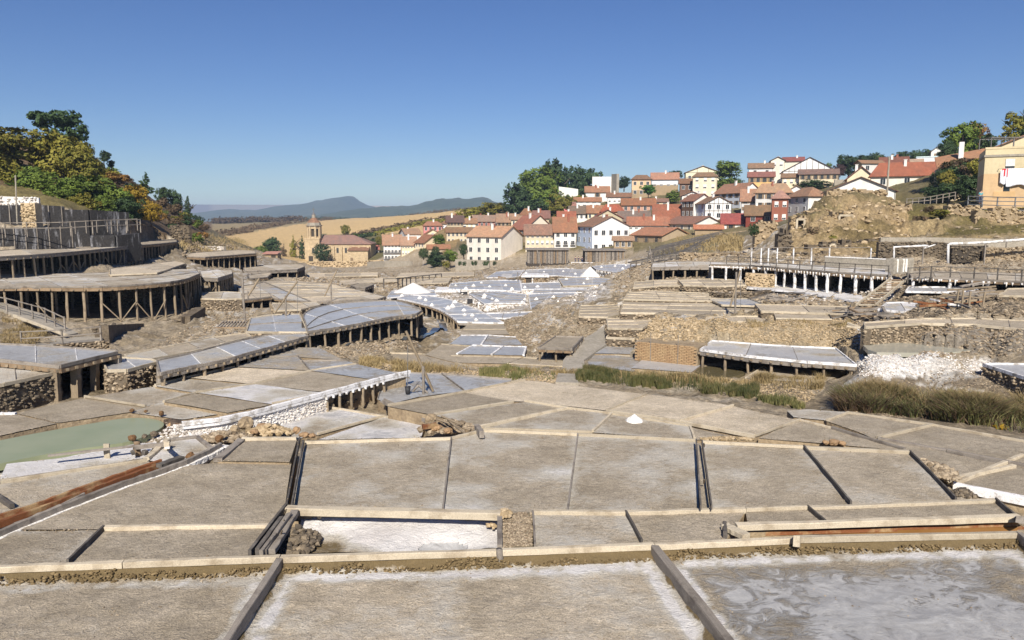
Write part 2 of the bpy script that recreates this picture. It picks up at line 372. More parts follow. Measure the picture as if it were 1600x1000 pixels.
def stonem(name, lo, hi):
    # stones take their colour from a per-stone attribute
    m, n, b = nmat(name); a = attr(n, 'tone').outputs['Fac']; v = pos(n)
    c = mix(n, a, lo, hi); c = mix(n, 0.6, c, ramp(n, noise(n, v, 9, 4), [(0.3, 0.6), (0.7, 1.35)]), 'MULTIPLY')
    n.links.new(c, b.inputs['Base Color']); bump(n, b, noise(n, v, 25, 3), 0.6, 0.02); M[name] = m
stonem('stones_tan', (0.15, 0.11, 0.07), (0.42, 0.34, 0.24))
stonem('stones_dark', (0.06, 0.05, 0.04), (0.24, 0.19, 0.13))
stonem('stones_gold', (0.26, 0.19, 0.105), (0.50, 0.39, 0.25))
stonem('stones_earth', (0.09, 0.062, 0.028), (0.24, 0.175, 0.09))
stonem('stones_salt', (0.34, 0.28, 0.22), (0.80, 0.77, 0.73))
def stone_mesh(name, cs, sizes, mat, flat=0.7, tone=None):
    v, f = stones(cs, sizes, flat); t = nrs.rand(len(cs)) if tone is None else tone
    return mesh(name, v, f, mat, attrs={'tone': ('FLOAT', np.repeat(t, 12))})
# ---------------------------------------------------------------- the salt pans, measured corner by corner
# pan: label, near edge, far edge, level, drop of the floor, salt, wet, tone, boards {side:(kind, wood, width, height)}
CB = ('plank', 'cream_wood', 0.115, 0.11); CT = ('plank', 'cream_wood', 0.07, 0.08); TT = ('plank', 'grey_wood', 0.04, 0.07); DB = ('plank', 'dark_wood', 0.045, 0.10)
GR = ('plank', 'grey_wood', 0.12, 0.20); ST = ('plank', 'salt_wood', 0.12, 0.12)
PANS = [
 # front row, seen from above
 ("front pan at the bottom left corner with grey brown mud and a mossy edge", [(-150, 1075), (300, 1080)], [(-60, 886), (438, 869)], 0, .26, .12, 0, .45, {'B': CB, 'R': GR}),
 ("wide bottom centre front pan with a thin wet salt crust between two planks", [(300, 1080), (1210, 1090)], [(438, 869), (780, 859), (1022, 849)], 0, .26, .22, .22, .62, {'B': CB, 'R': ('plank', 'grey_wood', .15, .30)}),
 ("wet grey front pan at the bottom right corner with white salt along its far edge", [(1210, 1090), (1900, 1075)], [(1022, 849), (1245, 839), (1592, 831)], 0, .26, .12, .62, .3, {'B': CB, 'R': GR}),
 # narrow row behind the front beam
 ("small narrow pan at the left edge, left of the short black board", [(-70, 885), (105, 877)], [(-40, 827), (162, 823)], 0, .07, .12, 0, .3, {'R': DB}),
 ("narrow grey brown pan between the short black board and the leaning dark planks", [(105, 877), (392, 865)], [(162, 823), (425, 819)], 0, .07, .10, 0, .35, {'B': CB}),
 ("small narrow pan right of the gravel strip, behind the front beam", [(836, 851), (1003, 845)], [(833, 798), (978, 799)], 0, .07, .22, 0, .55, {'B': CB, 'L': TT, 'R': DB}),
 ("narrow pan left of the end of the brown brine channel", [(1003, 845), (1135, 838)], [(978, 799), (1165, 794)], 0, .07, .10, 0, .5, {'B': CB}),
 ("long thin pan directly behind the brown brine channel, left of its dark board", [(1170, 820), (1290, 814)], [(1165, 794), (1262, 791)], 0, .07, .05, 0, .4, {'B': CT, 'R': DB}),
 ("long thin pan behind the brown brine channel, right of its dark board", [(1290, 814), (1588, 806)], [(1262, 791), (1556, 779)], 0, .07, .03, 0, .4, {'B': CB, 'R': DB}),
 # the main row of big pans
 ("big tan pan left of the double dark boards, beside the salty rail", [(22, 823), (440, 817)], [(132, 770), (298, 722), (352, 717), (455, 719)], 0, .08, .10, 0, .45, {'L': TT}),
 ("small upper pan with a slanting grey plank at its left edge", [(340, 716), (452, 718)], [(378, 684), (464, 684)], .05, .06, 0, 0, .35, {'B': CB, 'L': ('plank', 'grey_wood', .22, .1)}),
 ("big pan right of the double dark boards, behind the new cream beam", [(452, 792), (692, 795)], [(476, 690), (705, 683)], 0, .08, .27, 0, .5, {'B': CT, 'R': TT}),
 ("big centre pan with salt bloom and a thin cracked board on each side", [(692, 795), (886, 800)], [(705, 683), (755, 671), (903, 677)], 0, .08, .31, 0, .5, {'B': CT, 'R': TT}),
 ("big pan right of the centre with grey salt bloom, left of the narrow double boards", [(886, 800), (1093, 796)], [(903, 677), (1087, 686)], 0, .08, .27, 0, .45, {'B': CT}),
 ("thin strip of mud between the two dark boards right of the centre", [(1095, 796), (1111, 796)], [(1089, 687), (1096, 687)], 0, .10, .1, 0, .5, {}),
 ("big pan right of the narrow double boards with a slanting board on its right", [(1112, 796), (1330, 785)], [(1097, 689), (1256, 697)], 0, .08, .20, 0, .5, {'B': CT, 'R': DB}),
 ("last big pan of the main row, ending at a long slanting black board", [(1330, 785), (1494, 778)], [(1256, 697), (1422, 704)], 0, .08, .18, 0, .55, {'B': CB, 'R': DB}),
 # diamond shaped pans behind
 ("brown pan at the left tip of the diamond pans, beside the grey wet pans", [(606, 632), (678, 646)], [(725, 611), (802, 625)], -.45, .06, -.1, 0, .2, {'R': CB, 'L': CT}),
 ("pale sandy pan at the far tip of the diamond pans, in front of the reeds", [(725, 611), (802, 625), (830, 625)], [(820, 592), (912, 602)], -.45, .06, -.1, 0, .85, {'L': CT}),
 ("grey brown pan with two salt spots just behind the small flume", [(681, 647), (748, 666)], [(820, 625), (887, 636)], -.45, .06, .17, 0, .3, {'B': CT, 'R': CB}),
 ("salty grey triangular pan behind the long cream board of the centre pans", [(755, 667), (926, 673)], [(887, 636), (957, 644)], -.45, .06, .25, 0, .3, {'F': CB, 'B': CT, 'R': CT}),
 ("pan under the small bright salt cone", [(926, 673), (1085, 684)], [(957, 645), (1078, 664)], -.45, .06, .22, .0, .35, {'B': CT, 'R': CT}),
 ("tan pan with a torn salt patch in its middle", [(830, 625), (948, 639)], [(912, 602), (1010, 614)], -.45, .06, -.15, 0, .8, {'R': CT}),
 ("sandy pan with a round white salt stain near the reeds", [(948, 640), (1063, 656)], [(1010, 614), (1146, 632)], -.45, .06, -.08, 0, .8, {'F': CB, 'R': CT}),
 ("pale sandy pan right of the round salt stain, along the reed bank", [(1063, 656), (1180, 679)], [(1146, 632), (1250, 654)], -.45, .06, -.15, 0, .8, {'F': CB, 'R': CT}),
 ("small triangular pan beside the low pile of stones", [(1085, 684), (1170, 684)], [(1078, 664), (1150, 680)], -.45, .06, .05, 0, .5, {}),
 ("brown pan with orange stones lying on its near edge", [(1185, 681), (1414, 701)], [(1250, 654), (1300, 667)], -.45, .06, -.1, 0, .5, {'R': ('plank', 'grey_wood', .1, .14), 'B': CT}),
 # right hand pans below the big reeds
 ("grey pan at the foot of the dark reed bank", [(1292, 655), (1371, 682)], [(1326, 643), (1457, 662)], -.5, .06, -.1, 0, .35, {'B': CT, 'L': CT, 'R': CB}),
 ("grey pan right of the centre cream board below the dark reeds", [(1345, 671), (1475, 701)], [(1371, 683), (1476, 698)], -.5, .06, 0, 0, .4, {}),
 ("grey pan running out of the right edge below the dark reeds", [(1372, 683), (1480, 702), (1680, 740)], [(1457, 662), (1680, 702)], -.5, .06, -.05, 0, .35, {'B': CT, 'F': GR}),
 ("slanting grey pan right of the long black board", [(1440, 720), (1478, 748)], [(1345, 673), (1475, 703), (1585, 727)], -.5, .06, -.05, 0, .4, {'R': CB}),
 ("last grey pan at the right edge of the main row", [(1490, 754), (1690, 795)], [(1598, 709), (1700, 722)], -.5, .06, -.05, 0, .35, {'F': ('plank', 'salt_wood', .16, .2), 'L': CB}),
 ("small flat pan between the reed bank and the sandy pans at the right", [(1240, 650), (1290, 655), (1330, 664)], [(1230, 640), (1262, 638), (1322, 642)], -.55, .04, .3, .25, .4, {}),
 # left of the main row
 ("long grey pan between the green pond and the rusty flume", [(-60, 820), (65, 790), (246, 724)], [(-60, 760), (0, 751), (230, 716)], -.3, .07, .20, .0, .55, {'B': ('plank', 'cream_wood', .12, .2)}),
 ("white salt filled pan right of the green pond", [(228, 716), (310, 718)], [(262, 686), (308, 681), (332, 700)], -.35, .07, .75, .3, .6, {'B': GR, 'L': ('plank', 'cream_wood', .16, .3)}),
 ("strip of salt between the pond bank and the cream board", [(0, 745), (90, 735), (228, 712)], [(10, 722), (100, 712), (215, 690), (245, 688)], -.55, .05, .9, .1, .6, {}),
 # middle left, below and above the white salt wall
 ("lower pan with a wet salt patch, right under the white salt wall", [(462, 683), (496, 677)], [(432, 656), (515, 635), (600, 649)], -.9, .06, .62, .35, .3, {'B': CT, 'R': CT}),
 ("lower pan with a bright salt patch beside the little flume", [(497, 684), (658, 681)], [(600, 649), (664, 661)], -.9, .06, .55, .3, .3, {'B': CT}),
 ("tan pan nearest the stone wall under the left deck", [(25, 643), (90, 658), (205, 641)], [(132, 619), (228, 633)], -.5, .06, -.05, 0, .35, {'B': CT}),
 ("tan pan left of the green pond at the left edge", [(-80, 690), (0, 678), (88, 659)], [(-60, 655), (0, 645), (25, 645)], -.52, .06, -.05, 0, .35, {'B': ST}),
 ("brown pan above the green pond with a salty corner", [(228, 633), (255, 626), (305, 611)], [(132, 618), (240, 602)], -.46, .06, .22, 0, .35, {'R': CT, 'L': CT}),
 ("pan with a white triangle of salt at its upper corner", [(305, 611), (394, 598)], [(242, 601), (292, 588)], -.36, .06, .35, 0, .35, {'F': CT, 'B': CT}),
 ("gravelly brown pan left of the salt wall", [(355, 642), (423, 630)], [(256, 625), (305, 612)], -.32, .06, -.2, 0, .25, {'B': CT}),
 ("grey pan with a pale salt strip beside the pond stones", [(205, 642), (285, 653), (352, 643)], [(228, 633), (255, 626)], -.44, .06, .28, 0, .5, {'R': CT}),
 ("pan full of bright white salt in the middle left", [(425, 629), (511, 612)], [(308, 611), (398, 598)], -.32, .06, .75, .35, .6, {'B': CT, 'F': CT}),
 ("long yellowish pan below the strip of grey decks", [(398, 598), (484, 578)], [(292, 588), (366, 572)], -.32, .06, -.3, 0, .95, {'B': CT, 'F': CT}),
 ("brown pan behind the white salt wall, above its small trestle", [(512, 611), (588, 592)], [(398, 598), (486, 578)], -.32, .06, .08, 0, .4, {'F': CT, 'B': CT}),
 ("grey wet pan in the centre left, right of the yellowish pan", [(588, 592), (634, 584)], [(486, 577), (556, 567)], -.3, .05, .1, .65, .3, {'B': CT}),
 ("grey wet pan at the left corner of the grey group", [(366, 571), (484, 577)], [(415, 556), (466, 556)], -.3, .05, -.05, .45, .5, {'B': TT, 'R': TT}),
 ("grey wet pan in the middle of the grey group", [(486, 577), (556, 566)], [(468, 563), (538, 562)], -.3, .05, -.05, .6, .4, {'B': TT}),
 ("grey wet pan at the far tip of the grey group under the long deck", [(415, 555), (466, 556), (538, 561)], [(450, 543), (500, 543)], -.3, .05, -.05, .45, .5, {'L': TT, 'B': TT}),
 # grey pans round the well sweep
 ("pale grey wet pan just left of the wooden well sweep", [(590, 622), (606, 630)], [(600, 592), (640, 590), (655, 618)], -.78, .05, .25, .6, .4, {'L': TT}),
 ("pale grey wet pan behind the wooden well sweep", [(655, 618), (725, 609)], [(640, 590), (602, 580), (690, 583)], -.78, .05, .2, .6, .4, {'R': TT, 'B': TT}),
 ("pale grey wet pan right of the well sweep with a small pool", [(725, 609), (790, 597)], [(690, 583), (800, 592)], -.78, .05, .2, .65, .4, {'B': TT}),
 # centre, between the stream and the reeds
 ("first brown pan of the centre group, along the dried bank", [(622, 570), (700, 578)], [(596, 551), (660, 552)], -1.7, .05, -.1, 0, .35, {'B': CT}),
 ("brown pan in the near row of the centre group, left of the middle", [(700, 578), (770, 580)], [(660, 552), (712, 566)], -1.7, .05, -.1, 0, .35, {'B': CT, 'R': CT}),
 ("brown pan in the near row of the centre group, right of the middle", [(770, 580), (870, 585)], [(792, 568), (880, 572)], -1.7, .05, -.1, 0, .35, {'B': CT}),
 ("flat brown pan in the second row of the centre group, at the left", [(664, 553), (712, 565)], [(690, 537), (735, 540)], -1.65, .05, -.1, 0, .4, {'B': CT}),
 ("brown pan in the second row of the centre group, second from the left", [(714, 565), (790, 567)], [(705, 555), (815, 558)], -1.65, .05, -.1, 0, .4, {'B': CT}),
 ("brown pan in the second row of the centre group, at the right", [(792, 567), (885, 571)], [(818, 558), (888, 562)], -1.65, .05, -.1, 0, .4, {'B': CT}),
 ("dark wet pan with a salt rim in the centre group, left one", [(714, 552), (768, 553)], [(738, 539), (786, 540)], -1.62, .04, .3, .8, .3, {'B': ST, 'L': ST, 'R': ST}),
 ("dark wet pan with a salt rim in the centre group, right one", [(770, 553), (818, 554)], [(788, 540), (822, 541)], -1.62, .04, .15, .9, .2, {'B': ST, 'R': ST}),
 ("wet blue pan in the third row of the centre group", [(702, 537), (752, 538)], [(720, 523), (762, 523)], -1.6, .04, .35, .7, .3, {'B': ST, 'R': ST}),
 ("brown wet pan in the third row of the centre group", [(754, 538), (816, 538)], [(764, 523), (806, 526)], -1.6, .04, .1, .5, .3, {'B': ST}),
 ("tan pan just in front of the blue decks, near one", [(716, 522), (796, 522)], [(724, 514), (790, 514)], -1.6, .04, -.1, 0, .4, {'B': CT}),
 ("tan pan just in front of the blue decks, far one", [(724, 513), (790, 513)], [(730, 506), (787, 506)], -1.6, .04, -.1, 0, .35, {'B': CT}),
 ("grey wet pan right of the sloping stone path", [(915, 567), (990, 580)], [(930, 552), (1002, 557)], -1.4, .04, 0, .5, .3, {'B': CT}),
 ("wet blue grey pan beside the brick retaining wall", [(928, 551), (990, 552)], [(945, 535), (994, 537)], -1.3, .04, .2, .6, .3, {'B': CT}),
 ("long pale blue salt pan in front of the brick retaining wall", [(986, 574), (1080, 581)], [(1004, 561), (1098, 568)], -1.35, .03, .75, .9, .6, {'B': CT}),
 ("flat mud pan right of the brown pool", [(1165, 590), (1285, 598)], [(1195, 571), (1325, 580)], -1.25, .04, -.1, 0, .5, {'L': CT}),
 # right hand terraces
 ("pale tan pan at the top of the rubble bank behind the little pool", [(1212, 497), (1300, 498)], [(1208, 484), (1288, 482)], .55, .04, -.2, 0, .6, {'F': CT, 'R': DB}),
]
# decks on posts: near edge and far edge, level, ground level, cells, looks, support, spacing
DECKS = [
 dict(l="big curved timber deck on tall braced posts at the left", f=[(-60, 450), (0, 447), (155, 449), (230, 444), (285, 439), (312, 428)], b=[(-60, 434), (0, 430), (130, 428), (200, 424), (260, 422), (306, 421)], z=1.05, zb=-1.75, c=7, r=3, salt=.35, wet=.35, tone=.5, sup='posts', s=1.25, brace=1, th=.3),
 dict(l="long upper timber deck on posts along the hillside at the left", f=[(-60, 404), (0, 402), (90, 396), (165, 389), (222, 383)], b=[(-60, 394), (0, 392), (120, 384), (165, 382), (212, 378)], z=2.95, zb=1.0, c=5, r=1, salt=.2, wet=.1, tone=.6, sup='posts', s=1.3, brace=1, th=.28),
 dict(l="farther end of the upper hillside deck with closely set posts", f=[(222, 383), (250, 381), (276, 378)], b=[(215, 378), (240, 375), (275, 374.5)], z=2.9, zb=.6, c=2, r=1, salt=.1, wet=0, tone=.5, sup='posts', s=.9, th=.3),
 dict(l="thin pale platform tucked between the two big left decks", f=[(172, 430), (245, 427), (290, 412)], b=[(172, 420), (240, 412), (272, 408)], z=1.2, zb=.4, c=3, r=1, salt=.2, wet=0, tone=.7, sup='stone', s=1, th=.15),
 dict(l="near left deck with three grey pans on thick square posts", f=[(-80, 560), (0, 563), (94, 573), (183, 551)], b=[(-80, 536), (0, 538), (60, 541), (183, 549)], z=.5, zb=-.8, c=4, r=1, salt=.5, wet=.7, tone=.5, sup='posts', s=1.05, th=.22, thick=1),
 dict(l="low tan deck on a dark shaded dry stone wall at the left edge", f=[(-60, 612), (6, 601), (92, 582)], b=[(-60, 572), (0, 571), (90, 578)], z=.2, zb=-.8, c=2, r=1, salt=.25, wet=0, tone=.6, sup='stone', s=1, th=.15),
 dict(l="small blue pan deck behind the thick posts", f=[(168, 580), (198, 579), (246, 566)], b=[(160, 566), (185, 559), (236, 562)], z=.05, zb=-.8, c=2, r=1, salt=.7, wet=.8, tone=.6, sup='stone', s=1, th=.12),
 dict(l="long grey deck on short posts curving up from the left", f=[(250, 584), (300, 573), (345, 565), (400, 549), (440, 538), (481, 526)], b=[(245, 564), (300, 553), (345, 540), (380, 532), (415, 524), (478, 522)], z=.1, zb=-.6, c=5, r=1, salt=.5, wet=.65, tone=.6, sup='posts', s=1.0, th=.16),
 dict(l="tan pans between the stone wall of the big deck and the long grey deck", f=[(205, 568), (290, 552), (345, 539), (392, 527)], b=[(195, 555), (270, 541), (330, 528), (385, 521)], z=-.05, zb=-.9, c=4, r=1, salt=.2, wet=.2, tone=.5, sup='stone', s=1, th=.1),
 dict(l="main grey blue deck in the centre left with posts and a rounded corner", f=[(481, 519), (510, 515), (560, 507), (600, 498), (632, 493), (650, 492), (658, 486)], b=[(478, 507), (472, 490), (500, 478), (530, 474), (590, 470), (625, 470), (655, 482)], z=0, zb=-1.05, c=4, r=3, salt=.6, wet=.75, tone=.7, sup='posts', s=.95, th=.16),
 dict(l="pale grey pans left of the main centre deck, beside a slotted grate", f=[(385, 519), (435, 520), (481, 520)], b=[(392, 497), (430, 492), (468, 491)], z=-.15, zb=-.9, c=2, r=2, salt=.5, wet=.7, tone=.6, sup='stone', s=1, th=.1),
 dict(l="wide tan terrace of striped pans in the middle distance left of the stream", f=[(487, 472), (530, 470), (590, 468), (603, 464)], b=[(412, 440), (440, 439), (480, 441), (515, 443)], z=-1.3, zb=-1.9, c=3, r=6, salt=.12, wet=0, tone=.6, sup='posts', s=1.6, th=.15),
 dict(l="pans with blue tint left of the striped terrace", f=[(378, 466), (420, 466), (485, 472)], b=[(372, 448), (405, 443), (412, 441)], z=-1.25, zb=-1.9, c=2, r=3, salt=.3, wet=.4, tone=.6, sup='posts', s=1.3, th=.15),
 dict(l="small deck on posts just right of the tall braced deck", f=[(316, 467), (350, 468), (378, 467)], b=[(316, 458), (350, 456), (376, 457)], z=-.75, zb=-1.5, c=2, r=1, salt=.3, wet=.2, tone=.6, sup='stone', s=1, th=.15),
 dict(l="short deck with four thick posts in front of two tall masts", f=[(377, 469), (398, 467), (424, 464)], b=[(366, 462), (390, 459), (422, 460)], z=-.9, zb=-1.9, c=2, r=1, salt=.1, wet=.1, tone=.5, sup='posts', s=1.0, th=.2),
 dict(l="two level deck right of the tall braced deck with leaning props", f=[(316, 434), (340, 435), (363, 428)], b=[(312, 424), (335, 422), (362, 423)], z=.4, zb=-1.1, c=3, r=1, salt=.4, wet=.1, tone=.7, sup='posts', s=.8, th=.3, brace=1),
 dict(l="dark roofed deck on posts left of the cypress trees", f=[(292, 401), (320, 402), (372, 398), (400, 396)], b=[(286, 397), (320, 394), (370, 391), (398, 392)], z=.9, zb=-1.4, c=3, r=1, salt=.1, wet=0, tone=.6, sup='posts', s=1.3, th=.35),
 dict(l="pair of narrow decks in front of the church wall", f=[(382, 424), (420, 423), (464, 421), (476, 417)], b=[(380, 417), (420, 414), (460, 413), (474, 414)], z=-1.2, zb=-2.7, c=3, r=1, salt=.2, wet=0, tone=.7, sup='posts', s=1.5, th=.4),
 dict(l="low dark edged deck below the pair of narrow decks", f=[(390, 436), (418, 433), (424, 428)], b=[(388, 430), (412, 427), (422, 426)], z=-1.5, zb=-2.3, c=2, r=1, salt=.1, wet=0, tone=.5, sup='posts', s=1.2, th=.3),
 dict(l="small dark deck at the far end of the striped terrace", f=[(556, 449), (570, 450), (584, 445)], b=[(548, 446), (560, 443), (582, 443)], z=-1.8, zb=-2.9, c=1, r=1, salt=.1, wet=0, tone=.4, sup='posts', s=1.3, th=.3),
 dict(l="small tan pan on short posts beside the sloping stone path", f=[(841, 544), (893, 546)], b=[(868, 526), (911, 527)], z=-.95, zb=-1.5, c=1, r=1, salt=-.3, wet=0, tone=.2, sup='posts', s=1.1, th=.16),
 dict(l="low deck with two bright blue pans over the little brown pool", f=[(1094, 547), (1170, 557), (1262, 566), (1338, 571)], b=[(1112, 533), (1190, 539), (1258, 543), (1306, 545)], z=-.55, zb=-1.35, c=3, r=1, salt=.9, wet=.6, tone=.6, sup='posts', s=1.15, th=.2),
 # the blue white decks in the valley
 dict(l="long blue deck on posts that curves beside the stream", f=[(621, 467), (650, 472), (690, 484), (714, 502), (716, 503)], b=[(640, 461), (690, 464), (730, 478), (758, 490), (787, 505)], z=-1.7, zb=-2.6, c=8, r=1, salt=.72, wet=.8, tone=.8, sup='posts', s=1.5, th=.2),
 dict(l="flat blue pans behind the curved deck beside the bright salt heap", f=[(604, 466), (640, 463), (682, 462)], b=[(612, 455), (640, 453), (678, 453)], z=-1.9, zb=-2.5, c=3, r=2, salt=.72, wet=.8, tone=.8, sup='none', s=1, th=.12),
 dict(l="blue deck with a pointed left corner above whitewashed store rooms", f=[(733, 459), (757, 475), (820, 474)], b=[(740, 456), (780, 455), (822, 460)], z=-2.2, zb=-4.0, c=4, r=4, salt=.78, wet=.75, tone=.8, sup='stone', s=1, th=.25, saltwall=1),
 dict(l="blue deck with salt heaps left of the white rubble steps", f=[(830, 485), (850, 474), (935, 471)], b=[(826, 460), (860, 458), (944, 457)], z=-2.2, zb=-3.4, c=3, r=4, salt=.78, wet=.75, tone=.8, sup='stone', s=1, th=.2, saltwall=1),
 dict(l="wide blue white deck in the middle of the valley", f=[(700, 452), (760, 453), (815, 455)], b=[(705, 443), (765, 438), (812, 438)], z=-2.9, zb=-4.2, c=4, r=3, salt=.75, wet=.75, tone=.7, sup='stone', s=1, th=.2, saltwall=1),
 dict(l="blue white deck behind the slender pole in the valley", f=[(815, 452), (880, 453), (935, 452)], b=[(815, 443), (880, 441), (940, 441)], z=-2.9, zb=-4.2, c=4, r=2, salt=.75, wet=.75, tone=.7, sup='stone', s=1, th=.25, saltwall=1),
 dict(l="blue white deck with a torn edge right of the valley centre", f=[(880, 447), (920, 446), (970, 445)], b=[(872, 435), (920, 433), (978, 437)], z=-2.7, zb=-4.0, c=4, r=3, salt=.7, wet=.8, tone=.7, sup='stone', s=1, th=.3, saltwall=1),
 dict(l="far blue deck over a small store with a dark doorway", f=[(812, 431), (870, 431), (912, 433)], b=[(818, 422), (870, 420), (920, 420)], z=-3.4, zb=-4.6, c=4, r=2, salt=.8, wet=.75, tone=.8, sup='stone', s=1, th=.2),
 dict(l="far blue deck hung with long salt stalactites", f=[(932, 421), (960, 425), (1005, 432), (1018, 431)], b=[(925, 416), (960, 413), (1000, 413), (1016, 418)], z=-2.7, zb=-4.6, c=5, r=2, salt=.8, wet=.75, tone=.8, sup='salt', s=.8, th=.3),
 dict(l="thin far deck at the left end of the blue valley decks", f=[(760, 434), (790, 434), (812, 432)], b=[(776, 425), (800, 423), (818, 422)], z=-3.8, zb=-4.8, c=3, r=2, salt=.75, wet=.7, tone=.7, sup='posts', s=1.5, th=.3),
 # right hand trestle and terraces
 dict(l="long trestle walkway crusted with salt at the right, in front of the ruin", f=[(1110, 413), (1180, 415), (1240, 420), (1310, 426), (1392, 431)], b=[(1110, 410), (1180, 411), (1240, 413), (1310, 417), (1390, 420)], z=2.1, zb=.45, c=6, r=1, salt=.6, wet=.3, tone=.7, sup='salt', s=1.25, th=.28),
 dict(l="farther trestle deck left of the salt crusted walkway", f=[(1018, 418), (1060, 417), (1110, 417)], b=[(1020, 411), (1060, 409), (1110, 409)], z=1.6, zb=.2, c=4, r=1, salt=.4, wet=.2, tone=.6, sup='posts', s=1.2, th=.25),
 dict(l="grey walkway deck running out of the right edge above a white pool", f=[(1424, 433), (1500, 436), (1600, 441), (1680, 444)], b=[(1418, 424), (1500, 425), (1600, 428), (1680, 430)], z=2.0, zb=1.2, c=6, r=1, salt=.2, wet=0, tone=.5, sup='salt', s=2.2, th=.16),
 dict(l="white wet strip below the posts of the salt crusted trestle", f=[(1150, 449), (1240, 456), (1330, 470), (1345, 472)], b=[(1170, 443), (1240, 448), (1310, 458), (1352, 464)], z=.5, zb=.3, c=4, r=1, salt=.95, wet=.4, tone=.7, sup='none', s=1, th=.1),
 dict(l="tan terrace of long striped pans right of the valley decks, upper part", f=[(975, 468), (1060, 470), (1150, 471)], b=[(984, 453), (1060, 457), (1110, 459)], z=.2, zb=-.1, c=3, r=4, salt=.02, wet=0, tone=.6, sup='stone', s=1, th=.12),
 dict(l="tan terrace of long striped pans right of the valley decks, lower part", f=[(970, 489), (1025, 490), (1100, 494), (1175, 494)], b=[(974, 471), (1060, 472), (1130, 472), (1200, 474)], z=.05, zb=-.5, c=3, r=3, salt=.02, wet=0, tone=.6, sup='stone', s=1, th=.12),
 dict(l="blue tinted pan behind the right well sweep", f=[(1128, 477), (1200, 479)], b=[(1108, 468), (1170, 467)], z=.22, zb=-.1, c=2, r=1, salt=.5, wet=.6, tone=.7, sup='none', s=1, th=.1),
 dict(l="flight of narrow stepped pans above the brick retaining wall", f=[(950, 513), (1003, 514), (1018, 505)], b=[(948, 498), (1005, 497), (1020, 497)], z=-.35, zb=-1.1, c=1, r=3, salt=.0, wet=0, tone=.6, sup='stone', s=1, th=.12),
 dict(l="narrow tan pans on top of the rubble mound in the centre right", f=[(905, 495), (950, 496), (975, 490)], b=[(907, 478), (950, 477), (962, 476)], z=-.5, zb=-1.0, c=1, r=4, salt=.0, wet=0, tone=.55, sup='stone', s=1, th=.12),
 dict(l="tan pan terrace between the trestle and the rubble bank at the right", f=[(1190, 487), (1260, 489), (1345, 492)], b=[(1180, 476), (1260, 478), (1330, 480)], z=.6, zb=.3, c=2, r=1, salt=-.05, wet=0, tone=.7, sup='stone', s=1, th=.12),
 dict(l="bright blue salt pan on a dark bank at the right edge", f=[(1536, 570), (1600, 590), (1700, 620)], b=[(1558, 569), (1620, 570), (1700, 572)], z=.05, zb=-.7, c=2, r=1, salt=.8, wet=.9, tone=.8, sup='stone', s=1, th=.15),
 dict(l="white wet strip below the grey walkway at the right", f=[(1415, 456), (1470, 457), (1530, 455)], b=[(1420, 449), (1470, 449), (1520, 449)], z=1.35, zb=1.1, c=3, r=1, salt=.9, wet=.5, tone=.7, sup='none', s=1, th=.1),
 dict(l="long tan terrace with a cream edge above the white waterfall pool", f=[(1352, 512), (1440, 506), (1520, 508), (1680, 524)], b=[(1350, 505), (1440, 499), (1520, 498), (1680, 506)], z=1.0, zb=.6, c=4, r=1, salt=-.1, wet=0, tone=.6, sup='stone', s=1, th=.12),
 dict(l="small white pan behind the collapsed dark timbers", f=[(1372, 485), (1410, 488), (1440, 484)], b=[(1385, 474), (1412, 473), (1432, 475)], z=.95, zb=.7, c=2, r=1, salt=.8, wet=.4, tone=.7, sup='stone', s=1, th=.1),
 dict(l="pale strip pans just under the handrail at the right edge", f=[(1560, 462), (1620, 463), (1690, 465)], b=[(1575, 452), (1620, 451), (1690, 452)], z=1.6, zb=1.2, c=2, r=1, salt=.1, wet=0, tone=.7, sup='stone', s=1, th=.12),
 dict(l="tan pans on a low wall in front of the stone block", f=[(1068, 446), (1120, 448), (1165, 446)], b=[(1060, 438), (1110, 436), (1160, 438)], z=.75, zb=.3, c=3, r=2, salt=.05, wet=0, tone=.6, sup='stone', s=1, th=.12),
 dict(l="tan pans on a low wall at the left of the mound with a white gutter", f=[(990, 450), (1030, 447), (1062, 447)], b=[(992, 441), (1030, 438), (1060, 438)], z=.5, zb=.0, c=2, r=2, salt=.05, wet=0, tone=.6, sup='stone', s=1, th=.12),
 dict(l="broken terrace above the golden bank, left part", f=[(1102, 503), (1150, 503), (1200, 503)], b=[(1105, 496), (1150, 495), (1195, 495)], z=.2, zb=-.2, c=3, r=1, salt=-.1, wet=0, tone=.65, sup='stone', s=1, th=.12),
 dict(l="narrow tan pans beside the sloping stone path, upper group", f=[(948, 528), (990, 530), (1003, 524)], b=[(955, 517), (1000, 518), (1008, 516)], z=-.85, zb=-1.4, c=2, r=1, salt=.1, wet=0, tone=.55, sup='stone', s=1, th=.12),
 dict(l="low tan terrace between the main deck and the striped terrace", f=[(430, 486), (470, 484), (500, 477)], b=[(425, 474), (470, 474), (495, 472)], z=-1.0, zb=-1.5, c=3, r=1, salt=.2, wet=.2, tone=.6, sup='stone', s=1, th=.12),
 dict(l="tan terrace behind the fence on the rubble, left part", f=[(530, 446), (570, 442), (620, 440)], b=[(530, 439), (570, 435), (620, 434)], z=-2.9, zb=-3.6, c=3, r=2, salt=.0, wet=0, tone=.65, sup='stone', s=1, th=.15),
 dict(l="tan terrace behind the fence on the rubble, right part", f=[(625, 446), (660, 444), (700, 442)], b=[(630, 437), (665, 435), (705, 434)], z=-3.2, zb=-3.9, c=3, r=2, salt=.0, wet=0, tone=.65, sup='stone', s=1, th=.15),
 dict(l="far tan terrace in front of the churchyard wall", f=[(480, 434), (530, 432), (590, 431)], b=[(480, 428), (530, 427), (590, 426)], z=-3.0, zb=-3.8, c=4, r=1, salt=.0, wet=0, tone=.7, sup='stone', s=1, th=.15),
